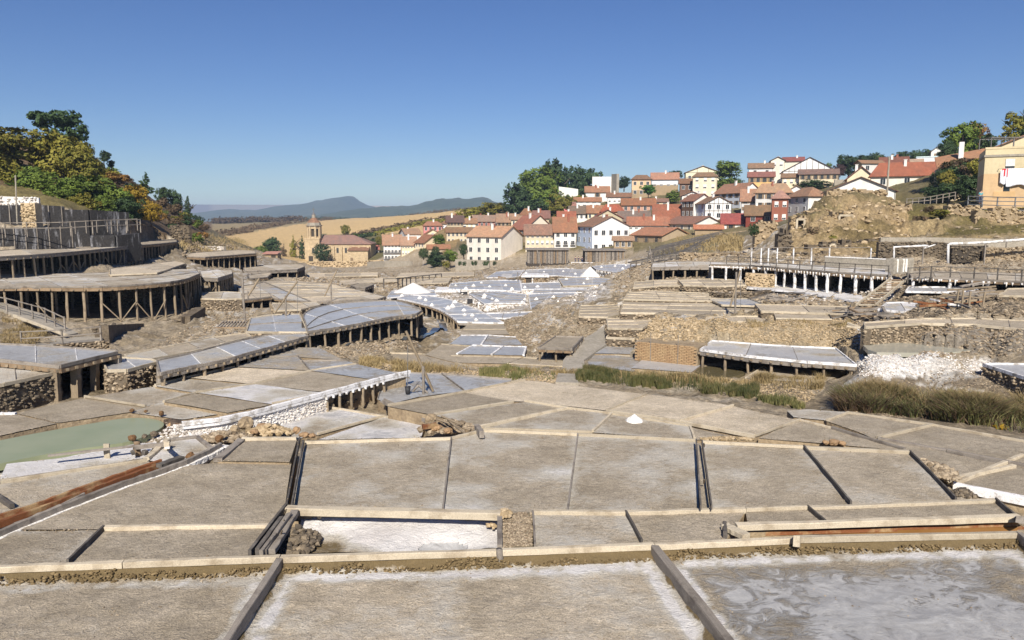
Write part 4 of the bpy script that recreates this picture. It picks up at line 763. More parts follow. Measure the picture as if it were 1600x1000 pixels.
# ---------------------------------------------------------------- decks
def stonewall(root, pl, zb, zt, mat='stones_tan', size=.13, dens=1.0, thick=.25, name='stone_wall', back='mortar_dark', lim=2600, salty=0):
    """a face of loose stones along a line, its core a recessed bank"""
    pl = [Vector(p) for p in pl]; org = root.location; cs = []; sz = []; mb = MB()
    for a, b in zip(pl, pl[1:]):
        L = (b-a).length
        if L < .05: continue
        d = (b-a)/L; nrm = Vector((d.y, -d.x, 0))
        z0 = (zb(a.x, a.y) if callable(zb) else zb); z1 = (zb(b.x, b.y) if callable(zb) else zb)
        zlo = min(z0, z1)
        i_ = nrm*-thick
        mb.add([(a.x-org.x, a.y-org.y, zlo-.3-org.z), (b.x-org.x, b.y-org.y, zlo-.3-org.z), (b.x-org.x, b.y-org.y, zt-.02-org.z), (a.x-org.x, a.y-org.y, zt-.02-org.z)] +
               [(v.x-org.x+i_.x, v.y-org.y+i_.y, zz-org.z) for v, zz in ((a, zlo-.3), (b, zlo-.3), (b, zt-.02), (a, zt-.02))],
               [(0, 1, 2, 3), (5, 4, 7, 6), (3, 2, 6, 7), (4, 0, 3, 7), (1, 5, 6, 2)])
        H = zt-zlo; n = int(min(L*H/(size*size)*.95*dens, lim))
        for _ in range(n):
            u = rnd.random(); v = rnd.random()
            p = a.lerp(b, u); cs.append((p.x+nrm.x*rnd.uniform(-.3, .35)*size-org.x, p.y+nrm.y*rnd.uniform(-.3, .35)*size-org.y, zlo+H*v-size*.2-org.z)); sz.append(size*rnd.uniform(.35, .85))
    if not cs: return None
    tn = nrs.rand(len(cs))
    if salty: 
        tn = np.clip(tn*.5+salty*np.array([vn(c[0]*.8+3, c[2]*.3, 4) for c in cs]).ravel(), 0, 1)
    o = obj(name, stone_mesh(name, cs, sz, mat, .75, tn), root, kind='stuff')
    obj('wall_core', mb.mesh('wall_core', back), root)
    return o
DECK_OBJ = []
for i, d in enumerate(DECKS):
    F, B, z = d['F'], d['B'], d['z']; c_ = sum(F+B, Vector())/len(F+B); zb = d['zb']
    t = thing('salt_deck', d['l'], 'deck', (c_.x, c_.y, zb), group='raised decks of salt pans'); org = t.location
    far_ = c_.y > 85; th = d['th']
    # deck slab: mud on planks
    nf = 12; Fr = resample(F, nf); Br = resample(B, nf); mb = MB()
    for k in range(nf):
        mb.prism([(q_.x-org.x, q_.y-org.y) for q_ in (Fr[k], Fr[k+1], Br[k+1], Br[k])], z-th*.55-org.z, z-.03-org.z)
    obj('deck', mb.mesh('deck', 'grey_wood' if d['sup'] in ('posts', 'salt') else 'rubble'), t)
    nc, nr_ = d['c'], d['r']; FF = resample(F, nc*4); BB = resample(B, nc*4)
    def L(a_, t_): return FF[a_].lerp(BB[a_], t_)
    for r in range(nr_):
        for c in range(nc):
            t0, t1 = r/nr_, (r+1)/nr_; f_ = [L(c*4+k, t0) for k in range(5)]; b_ = [L(c*4+k, t1) for k in range(5)]
            s_ = d['salt']+rnd.uniform(-.18, .18)*(d['salt'] > .05); w_ = d['wet']+rnd.uniform(-.25, .15)*(d['wet'] > .05); tn = d['tone']+rnd.uniform(-.25, .2)
            obj('pan', floor_mesh(f_, b_, z, s_, w_, tn, .3 if c_.y < 55 else .6, i*31+r*7+c, org), t)
            wood = 'grey_wood' if d['wet'] > .6 else ('cream_wood' if d['salt'] < .25 and d['z'] < .9 else 'grey_wood')
            ws = .035 if c_.y < 55 else .06
            if r > 0: boards(t, [f_[0], f_[2], f_[4]], ('plank', wood, ws, .08), z+.05)
            if c > 0 and (d['r'] < 5 or c % 2): boards(t, [f_[0], b_[0]], ('plank', 'salt_wood' if d['wet'] > .6 else 'grey_wood', ws*.8, .05), z+.02)
    ew = 'salt_wood' if d['salt'] > .7 else ('grey_wood' if d['sup'] in ('posts', 'salt') else 'cream_wood')
    ring = [F, [F[0], B[0]], [F[-1], B[-1]], B]
    for k, pl in enumerate(ring): boards(t, pl, ('plank', ew, .07 if not far_ else .12, .13), z+.06)
    if d['sup'] in ('posts', 'salt'):
        boards(t, F, ('plank', 'grey_wood' if i % 2 else 'brown_wood', .05, th*.8), z-.09); boards(t, [F[-1], B[-1]], ('plank', 'grey_wood', .05, th*.8), z-.09)
        edge = resample(F, max(2, int(plen(F)/d['s']))); bk = resample(B, len(edge)-1)
        side = resample([F[-1], B[-1]], max(1, int((F[-1]-B[-1]).length/d['s'])))
        thick = .26 if d.get('thick') else (.15 if c_.y < 60 else .2); pw = 'post_wood' if d['sup'] == 'posts' else 'salt_wood'
        if d['sup'] == 'salt': thick = .24
        pts = [(p, 0) for p in edge]+[(p, 1) for p in side[1:]]
        rows = [0.35, .7] if (F[0]-B[0]).length > 2.5 else [.6]
        for rr in rows: pts += [(edge[k].lerp(bk[k], rr), 2) for k in range(0, len(edge), 2)]
        for p, kind in pts:
            if kind == 0: p = p+(c_-p).normalized()*.18
            g = min(ground(p.x, p.y), z-.3)
            jx, jy = rnd.uniform(-.07, .07), rnd.uniform(-.05, .05)
            bar(t, 'post', 'plank' if d.get('thick') else 'post', pw if kind < 2 else 'grey_wood', (p.x+jx, p.y+jy, g-.1), (p.x, p.y, z-th*.6), thick*rnd.uniform(.8, 1.15), thick*rnd.uniform(.8, 1.15))
        # joist ends that poke out under the front edge
        js = resample(F, min(90, int(plen(F)/(.45 if c_.y < 50 else .9))))
        for p in js:
            inn = (c_-p).normalized(); bar(t, 'joist', 'plank', pw, p-inn*.12+Vector((0, 0, -th*.75)), p+inn*.9+Vector((0, 0, -th*.75)), .10, .10)
        if d.get('brace'):
            for k in range(0, len(edge)-1):
                if rnd.random() < .55:
                    a_, b_ = edge[k], edge[k+1]; g = ground(a_.x, a_.y-.1); g2 = ground(b_.x, b_.y-.1); 
                    lo, hi = (a_, b_) if k % 2 else (b_, a_)
                    gl = min(ground(lo.x, lo.y), z-.5)
                    bar(t, 'brace', 'post', 'post_wood', (lo.x, lo.y-.02, gl+.1), (hi.x, hi.y-.02, gl+(z-gl)*.55), .10, .10)
        # dark stone bank at the back, its colour deepening the shade under the deck
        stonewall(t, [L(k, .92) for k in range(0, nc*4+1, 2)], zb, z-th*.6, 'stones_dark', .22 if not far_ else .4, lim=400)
        if d['sup'] == 'salt':
            mb = MB()
            for p in resample(F, int(plen(F)*3)):
                if rnd.random() < .7:
                    ln = rnd.uniform(.1, .55)*(1.6 if far_ else .7); x, y = p.x-org.x, p.y-org.y-.08
                    mb.tube([(x, y, z-th*.4-org.z), (x, y, z-th*.6-ln*.6-org.z), (x+rnd.uniform(-.02, .02), y, z-th*.6-ln-org.z)], [rnd.uniform(.04, .1), .035, .01], 5)
            obj('salt_stalactites', mb.mesh('salt_stalactites', 'salt_white', True), t, kind='stuff')
    elif d['sup'] == 'stone':
        sm = 'stones_salt' if d.get('saltwall') else 'stones_tan'
        if d['l'].startswith('low tan deck on a dark'): sm = 'stones_dark'  # darker stones put this wall's shade into its colour
        gb = lambda x, y, zb=zb: min(ground(x, y-.25), zb)
        sz_ = (.11 if c_.y < 45 else (.15 if c_.y < 80 else .24))*(.7 if sm == 'stones_salt' else 1)
        bk_ = 'salt_white' if sm == 'stones_salt' else 'rubble_dark'
        stonewall(t, F, gb, z-th*.5, sm, sz_, back=bk_); stonewall(t, [F[-1], B[-1]], gb, z-th*.5, sm, sz_, back='rubble_dark')
        stonewall(t, [B[0], F[0]], gb, z-th*.5, sm, sz_, back='rubble_dark')
        if d.get('saltwall'):
            # doorways and timber uprights in the store room walls
            for p in resample(F, max(2, int(plen(F)/3.2)))[1:-1]:
                bar(t, 'upright', 'plank', 'salt_wood', (p.x, p.y-.35, zb-.2), (p.x, p.y-.35, z-.1), .22, .22)
            p = resample(F, 10)[2]; mb = MB(); mb.box(-.6, .6, -.46, -.3, 0, min(1.7, z-zb-.25)); o = obj('doorway', mb.mesh('doorway', 'black_plastic'), t, (p.x-org.x, p.y-org.y, 0))
    DECK_OBJ.append(t)
# ---------------------------------------------------------------- water
def sheet(name, poly, z, mat, label=None, cat=None, th=.2, kind='structure'):
    w = [P(x, y, z) for x, y in poly]; mb = MB(); c = sum(w, Vector())/len(w)
    if sum(w[i].x*w[(i+1) % len(w)].y-w[(i+1) % len(w)].x*w[i].y for i in range(len(w))) < 0: w = w[::-1]
    n = len(w); vs = [tuple(p) for p in w]+[(p.x, p.y, z-th) for p in w]
    me = mesh(name, vs, [tuple(range(n))]+[(i, n+i, n+(i+1) % n, (i+1) % n) for i in range(n)], mat)
    return obj(name, me, kind=kind)
def smooth_poly(pl, it=2):
    for _ in range(it):
        q_ = []
        for i in range(len(pl)):
            a, b = pl[i], pl[(i+1) % len(pl)]; q_ += [(a[0]*.75+b[0]*.25, a[1]*.75+b[1]*.25), (a[0]*.25+b[0]*.75, a[1]*.25+b[1]*.75)]
        pl = q_
    return pl
sheet('pond_water', smooth_poly([(-60, 738), (0, 724), (100, 704), (190, 693), (225, 683), (262, 664), (244, 654), (200, 652), (140, 662), (60, 676), (0, 688), (-60, 700)]), -.585, 'green_water')
sheet('pool_water', smooth_poly(BPOOL, 1), -1.45, 'brown_water')
sheet('pool_water', smooth_poly(PPOOL, 1), .17, 'pale_water')
sheet('channel_water', [(1158, 834), (1185, 827), (1588, 815), (1590, 824)], -.22, 'orange_water')
# the stream in the valley floor
SP = [(655, 484), (668, 492), (685, 500), (692, 512), (694, 522), (680, 534), (655, 545), (620, 552), (570, 556), (535, 560)]
sv = []; 
for k, p in enumerate(resample([Vector((x, y, 0)) for x, y in SP], 40)):
    w = 4.0+2.5*vn(np.array(k*.4), np.array(0.), 3)*1.0-(2.0 if p.x < 640 else 0)
    zz = -2.6+.9*max(0, min(1, (690-p.x)/150))*(1 if p.y > 520 else 0); a = P(p.x-w, p.y+.6, 0); 
    q0 = P(p.x-w, p.y, zz); q1 = P(p.x+w, p.y, zz)
    g = max(ground(q0.x, q0.y), ground(q1.x, q1.y))-.05
    sv += [(q0.x, q0.y, g+.10), (q1.x, q1.y, g+.10)]
obj('stream_water', mesh('stream_water', sv, [(2*k, 2*k+1, 2*k+3, 2*k+2) for k in range(40)], 'stream_water'), kind='structure')
# ---------------------------------------------------------------- loose stones, each bank one heap nobody could count
def scatter(name, poly, n, smin, smax, mat, zoff=0, flat=.7, pyjit=0, zlev=None):
    cs = []; sz = []; x0, x1 = min(p[0] for p in poly), max(p[0] for p in poly); y0, y1 = min(p[1] for p in poly), max(p[1] for p in poly)
    mk = pip(PX, PY, poly)
    if not mk.any(): return
    jj, ii = np.where(mk[:-1, :-1]); 
    wgt = RR[jj, ii]**1.0; wgt = wgt/wgt.sum(); ch = nrs.choice(len(jj), n, p=wgt)
    fx, fy = nrs.rand(n), nrs.rand(n); j, i = jj[ch], ii[ch]
    x = TX[j, i]*(1-fx)+TX[j, i+1]*fx; y = TY[j, i]*(1-fy)+TY[j+1, i]*fy; z = TZ[j, i]*(1-fy)+TZ[j+1, i]*fy
    s = smin+(smax-smin)*nrs.rand(n)**2.2
    return obj(name, stone_mesh(name, np.stack([x, y, z+s*.15+zoff], -1), s, mat, flat), kind='stuff')
scatter('rubble', [(200, 560), (320, 500), (480, 500), (480, 470), (620, 470), (660, 500), (640, 545), (500, 545), (480, 520), (390, 525), (250, 590)], 9000, .015, .10, 'stones_tan')
scatter('rubble', [(540, 600), (590, 560), (700, 545), (700, 500), (860, 520), (900, 560), (900, 600)], 6000, .012, .07, 'stones_tan')
scatter('rubble', [(1090, 480), (1090, 400), (1600, 400), (1600, 500), (1340, 500)], 9000, .03, .17, 'stones_tan')
scatter('rubble', [(960, 470), (960, 420), (1100, 400), (1100, 480)], 4000, .03, .15, 'stones_tan')
scatter('rubble', [(1085, 546), (1085, 500), (1210, 495), (1340, 503), (1345, 545), (1240, 545)], 9000, .012, .07, 'stones_gold')
scatter('rubble', [(800, 545), (780, 500), (850, 480), (960, 480), (1000, 500), (960, 545), (900, 560)], 8000, .015, .09, 'stones_tan')
scatter('rubble', [(1230, 400), (1215, 370), (1240, 345), (1290, 300), (1330, 290), (1400, 310), (1430, 340), (1430, 400)], 30000, .07, .36, 'stones_gold')
scatter('rubble', [(1400, 400), (1420, 330), (1600, 312), (1600, 400)], 14000, .04, .30, 'stones_tan')
scatter('rubble', [(1345, 590), (1290, 650), (1600, 660), (1600, 580)], 4420, 0.010, 0.045, 'stones_tan')
scatter('rubble', [(1330, 550), (1340, 480), (1600, 470), (1600, 560), (1480, 560)], 9000, .015, .09, 'stones_tan')
scatter('rubble', [(900, 590), (900, 575), (1090, 583), (1170, 597), (1290, 608), (1250, 640), (1100, 605)], 7650, 0.010, 0.050, 'stones_gold')
scatter('rubble', [(590, 600), (560, 560), (640, 575), (900, 588), (890, 600)], 5950, 0.010, 0.060, 'stones_gold')
scatter('rubble', [(480, 560), (520, 545), (660, 520), (650, 545), (590, 560)], 2550, 0.015, 0.070, 'stones_tan')
scatter('rubble', [(240, 600), (250, 585), (370, 566), (460, 540), (450, 552), (360, 574)], 2720, 0.010, 0.055, 'stones_tan')
scatter('rubble', [(400, 465), (470, 430), (600, 420), (700, 420), (720, 440), (620, 460), (600, 470)], 8500, 0.040, 0.200, 'stones_tan')
scatter('rubble', [(700, 440), (700, 420), (1020, 405), (1020, 425), (900, 440)], 4250, 0.050, 0.225, 'stones_tan')
scatter('rubble', [(1000, 470), (960, 440), (1010, 410), (1200, 405), (1250, 450), (1200, 480)], 5950, 0.025, 0.150, 'stones_tan')
scatter('rubble', [(280, 400), (300, 370), (400, 395), (400, 410)], 2550, 0.050, 0.225, 'stones_tan')
scatter('rubble', [(310, 535), (320, 480), (400, 480), (400, 500), (360, 520), (260, 560)], 3060, 0.020, 0.100, 'stones_tan')
scatter('rubble', [(1390, 500), (1400, 460), (1600, 460), (1600, 500)], 6000, .02, .14, 'stones_dark')
scatter('rubble', [(0, 540), (0, 470), (110, 530), (180, 560)], 1360, 0.015, 0.080, 'stones_tan')
scatter('rubble', [(985, 532), (1092, 536), (1088, 498), (1005, 500)], 3500, .02, .12, 'stones_gold')
scatter('salt_crust', [(0, 752), (0, 728), (180, 692), (270, 665), (345, 655), (350, 680), (330, 700), (200, 712)], 5950, 0.010, 0.050, 'stones_salt')
scatter('salt_crust', [(1340, 592), (1345, 548), (1475, 552), (1560, 570), (1560, 582), (1400, 590)], 3800, .012, .05, 'stones_salt', flat=.9)
scatter('salt_crust', [(640, 468), (700, 445), (940, 430), (930, 468), (830, 476), (780, 488)], 3500, .04, .15, 'stones_salt')
scatter('salt_crust', [(1150, 442), (1395, 436), (1400, 475), (1200, 468)], 2040, 0.020, 0.100, 'stones_salt')
# ---------------------------------------------------------------- houses
RED = (0.30, 0.125, 0.075); ORANGE = (0.42, 0.21, 0.13); BROWN = (0.25, 0.13, 0.08); DARK = (0.13, 0.065, 0.05); PINKR = (0.45, 0.22, 0.17); TERRA = (0.34, 0.17, 0.11)
WHITE = (0.76, 0.74, 0.70); CREAM = (0.74, 0.64, 0.45); TAN = (0.50, 0.42, 0.29); YEL = (0.72, 0.47, 0.20); PINK = (0.62, 0.26, 0.24); SHADE_BLUE = (0.52, 0.60, 0.74); GREYW = (0.58, 0.58, 0.58)
STONE = (0.36, 0.27, 0.17); BRICK = (0.30, 0.115, 0.075); PEACH = (0.70, 0.48, 0.30); WOODW = (0.12, 0.07, 0.045); PALEB = (0.62, 0.66, 0.72); BEIGE = (0.62, 0.53, 0.38)
def window_mesh(w, h, kind):
    mb = MB(); f = .09
    mb.box(-w/2, w/2, -.02, .0, 0, h, 1)                                   # pane
    for a in ((-w/2-f, w/2+f, -.07, .03, -f, 0), (-w/2-f, w/2+f, -.07, .03, h, h+f), (-w/2-f, -w/2, -.06, .03, 0, h), (w/2, w/2+f, -.06, .03, 0, h), (-.03, .03, -.05, .02, 0, h)): mb.box(*a, 0)
    if kind == 'shutter': mb.box(-w/2, w/2, -.06, -.021, h*.35, h, 2)
    if kind == 'open':
        mb.box(-w/2-f-w*.5, -w/2-f, -.08, -.03, 0, h, 2); mb.box(w/2+f, w/2+f+w*.5, -.08, -.03, 0, h, 2)
    return mb
_wm = {}
def win(w, h, kind, frame):
    k = (round(w, 1), round(h, 1), kind, frame)
    if k not in _wm: _wm[k] = window_mesh(k[0], k[1], kind).mesh('window', [frame, 'glass', 'salt_white' if kind == 'shutter' else 'brown_wood'])
    return _wm[k]
def house(label, xL, xC, xR, yE, yB, yR, D, ax='A', wa=WHITE, wb=None, roof=RED, wA=(0, 0), wB=(0, 0), th=None, dep=None, chim=1, kind='plain', cat='house', over=.55, timber=None, wk=None, balc=False, stonebase=0, name='village_house', sink=5):
    wb = wb or wa; C0 = V(xC, yB, D); s = D/FPX; az = math.atan2(xC-800, FPX)
    aw = (xC-xL)*s; bw = (xR-xC)*s
    if th is None: th = 3 if xC <= xL+1.5 else (45 if aw > .45*(aw+bw) else max(9, math.degrees(az)+6))
    thr = math.radians(th); yaw = thr-az
    lb = bw/max(math.cos(thr), .2)
    la = aw/max(math.sin(thr), .12) if xC > xL+.5 else (dep or 8)
    if dep and xC > xL+.5: la = dep
    la = min(max(la, 3.5), 26)
    H = (yB-yE)*s; HR = (yE-yR)*s*1.05
    root = thing(name, label, cat, C0, yaw, 'houses of the village on the slope')
    # walls: corner at the origin, front along +x, left side along +y
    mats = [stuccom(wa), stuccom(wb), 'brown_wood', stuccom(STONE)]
    mb = MB()
    z0 = -sink
    rb = stonebase
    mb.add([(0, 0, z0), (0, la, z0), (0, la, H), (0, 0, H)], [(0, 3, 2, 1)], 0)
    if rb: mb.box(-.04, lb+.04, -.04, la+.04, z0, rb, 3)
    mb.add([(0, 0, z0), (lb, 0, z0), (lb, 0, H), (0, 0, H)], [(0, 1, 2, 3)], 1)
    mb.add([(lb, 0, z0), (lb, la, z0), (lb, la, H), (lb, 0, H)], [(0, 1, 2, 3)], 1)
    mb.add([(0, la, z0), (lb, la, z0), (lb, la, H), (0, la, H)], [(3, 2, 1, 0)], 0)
    jr = rnd.uniform(.72, 1.12); jg = rnd.uniform(1.0, 1.2)*jr; rm = roofm((round(roof[0]*jr, 2), round(roof[1]*jg, 2), round(roof[2]*jg, 2))); rf = MB(); o = over; tk = .16
    if ax == 'A':       # ridge runs along the left side, gable on the front
        for y in (0, la): mb.add([(0, y, H), (lb, y, H), (lb/2, y, H+HR)], [(0, 1, 2)], 1)
        e = o*HR/(lb/2)
        rf.slab([(-o, la+o, H-e+tk), (-o, -o, H-e+tk), (lb/2, -o, H+HR+tk), (lb/2, la+o, H+HR+tk)][::-1][::-1], tk)
        rf.slab([(lb+o, -o, H-e+tk), (lb+o, la+o, H-e+tk), (lb/2, la+o, H+HR+tk), (lb/2, -o, H+HR+tk)], tk)
    elif ax == 'B':     # ridge runs along the front, gable on the sides
        for x in (0, lb): mb.add([(x, 0, H), (x, la, H), (x, la/2, H+HR)], [(0, 1, 2)], 0)
        e = o*HR/(la/2)
        rf.slab([(-o, -o, H-e+tk), (lb+o, -o, H-e+tk), (lb+o, la/2, H+HR+tk), (-o, la/2, H+HR+tk)], tk)
        rf.slab([(lb+o, la+o, H-e+tk), (-o, la+o, H-e+tk), (-o, la/2, H+HR+tk), (lb+o, la/2, H+HR+tk)], tk)
    elif ax == 'H':
        m_ = min(la, lb)/2
        if lb >= la: r0, r1 = (m_, la/2), (lb-m_, la/2)
        else: r0, r1 = (lb/2, m_), (lb/2, la-m_)
        a_, b_, c_, d_ = (-o, -o, H), (lb+o, -o, H), (lb+o, la+o, H), (-o, la+o, H); R0 = (*r0, H+HR+.2); R1 = (*r1, H+HR+.2)
        if lb >= la: rf.slab([a_, b_, R1, R0], tk); rf.slab([c_, d_, R0, R1], tk); rf.slab([b_, c_, R1], tk); rf.slab([d_, a_, R0], tk)
        else: rf.slab([a_, b_, R0], tk); rf.slab([b_, c_, R1, R0], tk); rf.slab([c_, d_, R1], tk); rf.slab([d_, a_, R0, R1], tk)
        rf.box(-o, lb+o, -o, la+o, H-.12, H-.02)
    else:
        rf.box(-.15, lb+.15, -.15, la+.15, H, H+.35)
    obj('wall', mb.mesh('wall', mats), root)
    ro = obj('roof', rf.mesh('roof', rm), root)
    if timber:
        for k in range(timber+1):
            x = lb*k/timber; hh = H+(HR*(1-abs(x-lb/2)/(lb/2)) if ax == 'A' else 0)
            tb = MB(); tb.box(x-.09, x+.09, -.05, -.005, H*.25, hh-.1); obj('timber', tb.mesh('timber', 'dark_wood'), root)
        for z in (H*.55, H*.98): tb = MB(); tb.box(0, lb, -.06, -.008, z-.09, z+.09); obj('timber', tb.mesh('timber', 'dark_wood'), root)
    kinds = wk or rnd.choice(['plain', 'plain', 'open', 'shutter'])
    def grid(rc, length, face):
        r, c = rc
        if not r or not c: return
        ww = min(1.05, length/c*.42); hh = min(1.35, H/r*.5)
        for i in range(r):
            for j in range(c):
                u = length*(j+.5)/c+rnd.uniform(-.1, .1); z = H*(i+.5)/r-hh*.45+.1
                w_o = obj('window', win(ww, hh, kinds, 'salt_wood' if kinds != 'open' else 'grey_wood'), root)
                if face == 'B': w_o.location = (u, -.03, z)
                else: w_o.location = (-.03, u, z); w_o.rotation_euler = (0, 0, -math.pi/2)
                if balc and face == 'B' and i < r-1:
                    bb = MB(); bb.box(u-.8, u+.8, -.7, -.06, z-.25, z-.15)
                    for q_ in range(9): x = u-.8+q_*.2; bb.box(x-.02, x+.02, -.7, -.66, z-.15, z+.75)
                    bb.box(u-.8, u+.8, -.72, -.64, z+.72, z+.8); obj('balcony', bb.mesh('balcony', 'metal'), root)
    grid(wA, la, 'A'); grid(wB, lb, 'B')
    for k in range(chim):
        cb = MB(); x = lb*rnd.uniform(.3, .7); y = la*rnd.uniform(.3, .6); zt = H+HR+rnd.uniform(.5, 1.0)
        cb.box(x-.32, x+.32, y-.32, y+.32, H, zt); cb.box(x-.42, x+.42, y-.42, y+.42, zt, zt+.12); obj('chimney', cb.mesh('chimney', stuccom(WHITE if k % 2 == 0 else BRICK)), ro)
    gb = MB(); gb.tube([(lb-.15, -.1, 0), (lb-.15, -.1, H-.1)], [.06, .06], 5); obj('drainpipe', gb.mesh('drainpipe', 'metal'), root)
    return root
H_ = house
H_("large white house with orange roof, three chimneys and small dark windows above the garden", 728, 783, 818, 370, 414, 355, 240, 'A', (0.70, 0.66, 0.58), (0.76, 0.70, 0.61), ORANGE, wA=(3, 4), th=58, chim=3, wk='plain')  # dimmer light on the left wall is put into its colour
H_("white apartment house with washing on its balconies, nearest the church", 599, 600, 627, 380, 407, 368, 300, 'B', WHITE, roof=TERRA, wB=(3, 5), chim=2, balc=True)
H_("cream three storey house with tall windows beside the white apartment house", 627, 628, 650, 381, 410, 371, 295, 'B', CREAM, roof=TERRA, wB=(3, 5), wk='shutter')
H_("cream house with a broad gable behind the dark garden shrubs", 649, 663, 693, 379, 407, 368, 290, 'A', CREAM, (0.74, .62, .42), RED, wA=(3, 3), wB=(1, 2), th=35)
H_("low house with dark red roof half hidden by round shrubs", 668, 669, 702, 388, 396, 383, 275, 'B', TAN, roof=RED, chim=0)
H_("low white house with a curved gable and tan roof by the far field", 624, 634, 658, 366, 376, 358, 330, 'B', WHITE, roof=TERRA, chim=1)
H_("pink house with a dark red hipped roof", 661, 662, 691, 353, 374, 347, 330, 'H', PINK, roof=RED, wB=(2, 4))
H_("small cream gabled house in front of the pink house", 665, 666, 687, 365, 376, 359, 322, 'A', CREAM, roof=RED, wB=(1, 2), chim=0, dep=7)
H_("narrow pale blue house between the pink and the tan building", 689, 690, 700, 350, 369, 346, 336, 'H', PALEB, roof=BROWN, wB=(3, 2), chim=0)
H_("tall tan apartment house with four rows of windows and a dark roof", 698, 699, 724, 346, 382, 338, 302, 'B', TAN, roof=DARK, wB=(4, 5), chim=2)
H_("tan apartment house with flat top lower down the slope", 697, 698, 737, 362, 382, 356, 292, 'B', BEIGE, roof=BROWN, wB=(2, 6), chim=0)
H_("cream house with dark roof beside the tall tan apartment house", 722, 723, 744, 348, 362, 342, 310, 'B', CREAM, roof=BROWN, wB=(1, 3))
H_("long red walled house with a faded brown roof", 736, 742, 778, 346, 358, 337, 318, 'B', (0.42, .16, .12), roof=(0.27, .15, .11), wB=(1, 5), chim=2)
H_("white house with red roof left of the big sloping gable", 776, 777, 802, 345, 357, 335, 312, 'B', WHITE, roof=TERRA, wB=(1, 4), chim=2)
H_("small white tower like house with bright red roof and dark eaves", 812, 813, 833, 336, 350, 327, 302, 'H', WHITE, roof=RED, wB=(1, 3))
H_("white house between two red roofs in the middle row", 798, 799, 818, 342, 356, 336, 300, 'B', CREAM, roof=TERRA, wB=(1, 3))
H_("house with brown roof and red chimney behind the sloping gable", 833, 834, 858, 339, 352, 330, 296, 'B', TAN, roof=(0.24, .11, .08), chim=2)
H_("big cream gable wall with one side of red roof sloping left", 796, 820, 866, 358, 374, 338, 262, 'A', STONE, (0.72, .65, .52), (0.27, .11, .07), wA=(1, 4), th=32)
H_("stone building with a wide dark window on its top floor", 820, 821, 866, 364, 396, 352, 246, 'B', BEIGE, roof=(0.30, .14, .10), wB=(3, 6), wk='shutter', chim=0)
H_("white house with three balconies and a steep dormered red roof", 865, 866, 900, 362, 398, 341, 244, 'B', WHITE, roof=RED, wB=(3, 3), balc=True, chim=2, stonebase=2.2, dep=12)
H_("white gabled house with one blue shaded side wall and few windows", 900, 925, 983, 354, 398, 340, 236, 'A', SHADE_BLUE, (0.80, .79, .78), (0.30, .15, .10), wA=(3, 3), wB=(2, 5), th=24, chim=2, wk='plain')  # blue of the side wall carries its skylit shade
H_("long white house under a long red roof right of the white gable", 980, 981, 1042, 350, 372, 340, 252, 'B', WHITE, roof=RED, wB=(2, 7), chim=2, wk='shutter')
H_("stone barn with a patched sloping red roof and open lean to", 985, 1034, 1078, 368, 384, 357, 226, 'A', STONE, (0.42, .33, .22), (0.36, .15, .09), wA=(1, 3), th=42, chim=0, cat='barn', name='barn')
H_("low stone shed with tiled roof left of the barn", 958, 959, 988, 375, 390, 370, 228, 'B', STONE, roof=(0.30, .15, .10), wB=(1, 3), chim=0, cat='shed', name='stone_shed')
H_("long brown roofed house ending in a white gable", 1036, 1083, 1128, 350, 364, 339, 240, 'A', BEIGE, WHITE, (0.29, .13, .085), wA=(1, 4), wB=(1, 2), th=40, chim=0)
H_("small shed with a bright red roof below the white gable", 1085, 1086, 1127, 357, 365, 352, 226, 'B', STONE, roof=(0.38, .14, .08), chim=0, cat='shed', name='stone_shed')
H_("low white house with a shiny red roof above the stone terrace wall", 1127, 1128, 1180, 347, 362, 335, 231, 'B', WHITE, roof=(0.26, .06, .045), wB=(1, 2), chim=0)
H_("dark red house with brown roof and tall brick chimney", 1164, 1165, 1206, 334, 352, 322, 226, 'B', (0.20, .05, .035), roof=BROWN, wB=(1, 2), chim=1)
H_("narrow brick red tower house with a pink roof", 1204, 1205, 1229, 311, 350, 300, 216, 'H', BRICK, roof=PINKR, wB=(2, 2), chim=0)
H_("white house with grey shaded side and hipped red roof next to the ruin", 1229, 1262, 1292, 307, 334, 294, 211, 'H', GREYW, WHITE, TERRA, wA=(2, 3), th=32, chim=0, wk='plain')  # shade of the left wall is put into its grey
H_("white half timbered house with blue shaded side in the middle of the village", 1085, 1101, 1141, 318, 344, 308, 250, 'A', PALEB, (0.8, .79, .77), BROWN, wA=(2, 2), wB=(2, 3), timber=6, wk='plain')  # pale blue side colour holds the bluish shade of that wall
H_("dark brown timber fronted house with a white gable above", 1065, 1083, 1112, 314, 341, 304, 258, 'A', WOODW, WHITE, (0.30, .14, .10), wA=(2, 3), wB=(1, 2), th=40)
H_("small white timbered gable behind the dark brown house", 1064, 1065, 1096, 306, 320, 300, 268, 'A', WHITE, roof=BROWN, wB=(1, 2), timber=4, dep=8)
H_("long white house with red roof edge and many small windows at mid height", 1115, 1156, 1188, 301, 334, 287, 264, 'A', PALEB, WHITE, (0.33, .14, .09), wA=(3, 4), th=38, wk='open')  # left wall tinted pale blue, its shade put into the colour
H_("pale grey house with orange roof below the yellow house", 1157, 1158, 1182, 311, 332, 297, 252, 'B', GREYW, roof=TERRA, wB=(2, 2), wk='open')
H_("wide pale house with hipped orange roof left of the brick tower house", 1179, 1180, 1232, 302, 328, 289, 246, 'H', (0.60, .59, .57), roof=TERRA, wB=(2, 4), chim=2)
H_("yellow house with dark red roof and brown doors near the top", 1168, 1169, 1206, 276, 304, 270, 290, 'B', YEL, roof=(0.22, .08, .06), wB=(2, 4), chim=0, wk='open')
H_("white house directly above the yellow house", 1169, 1170, 1205, 262, 278, 256, 312, 'B', WHITE, roof=BROWN, wB=(1, 2), chim=1)
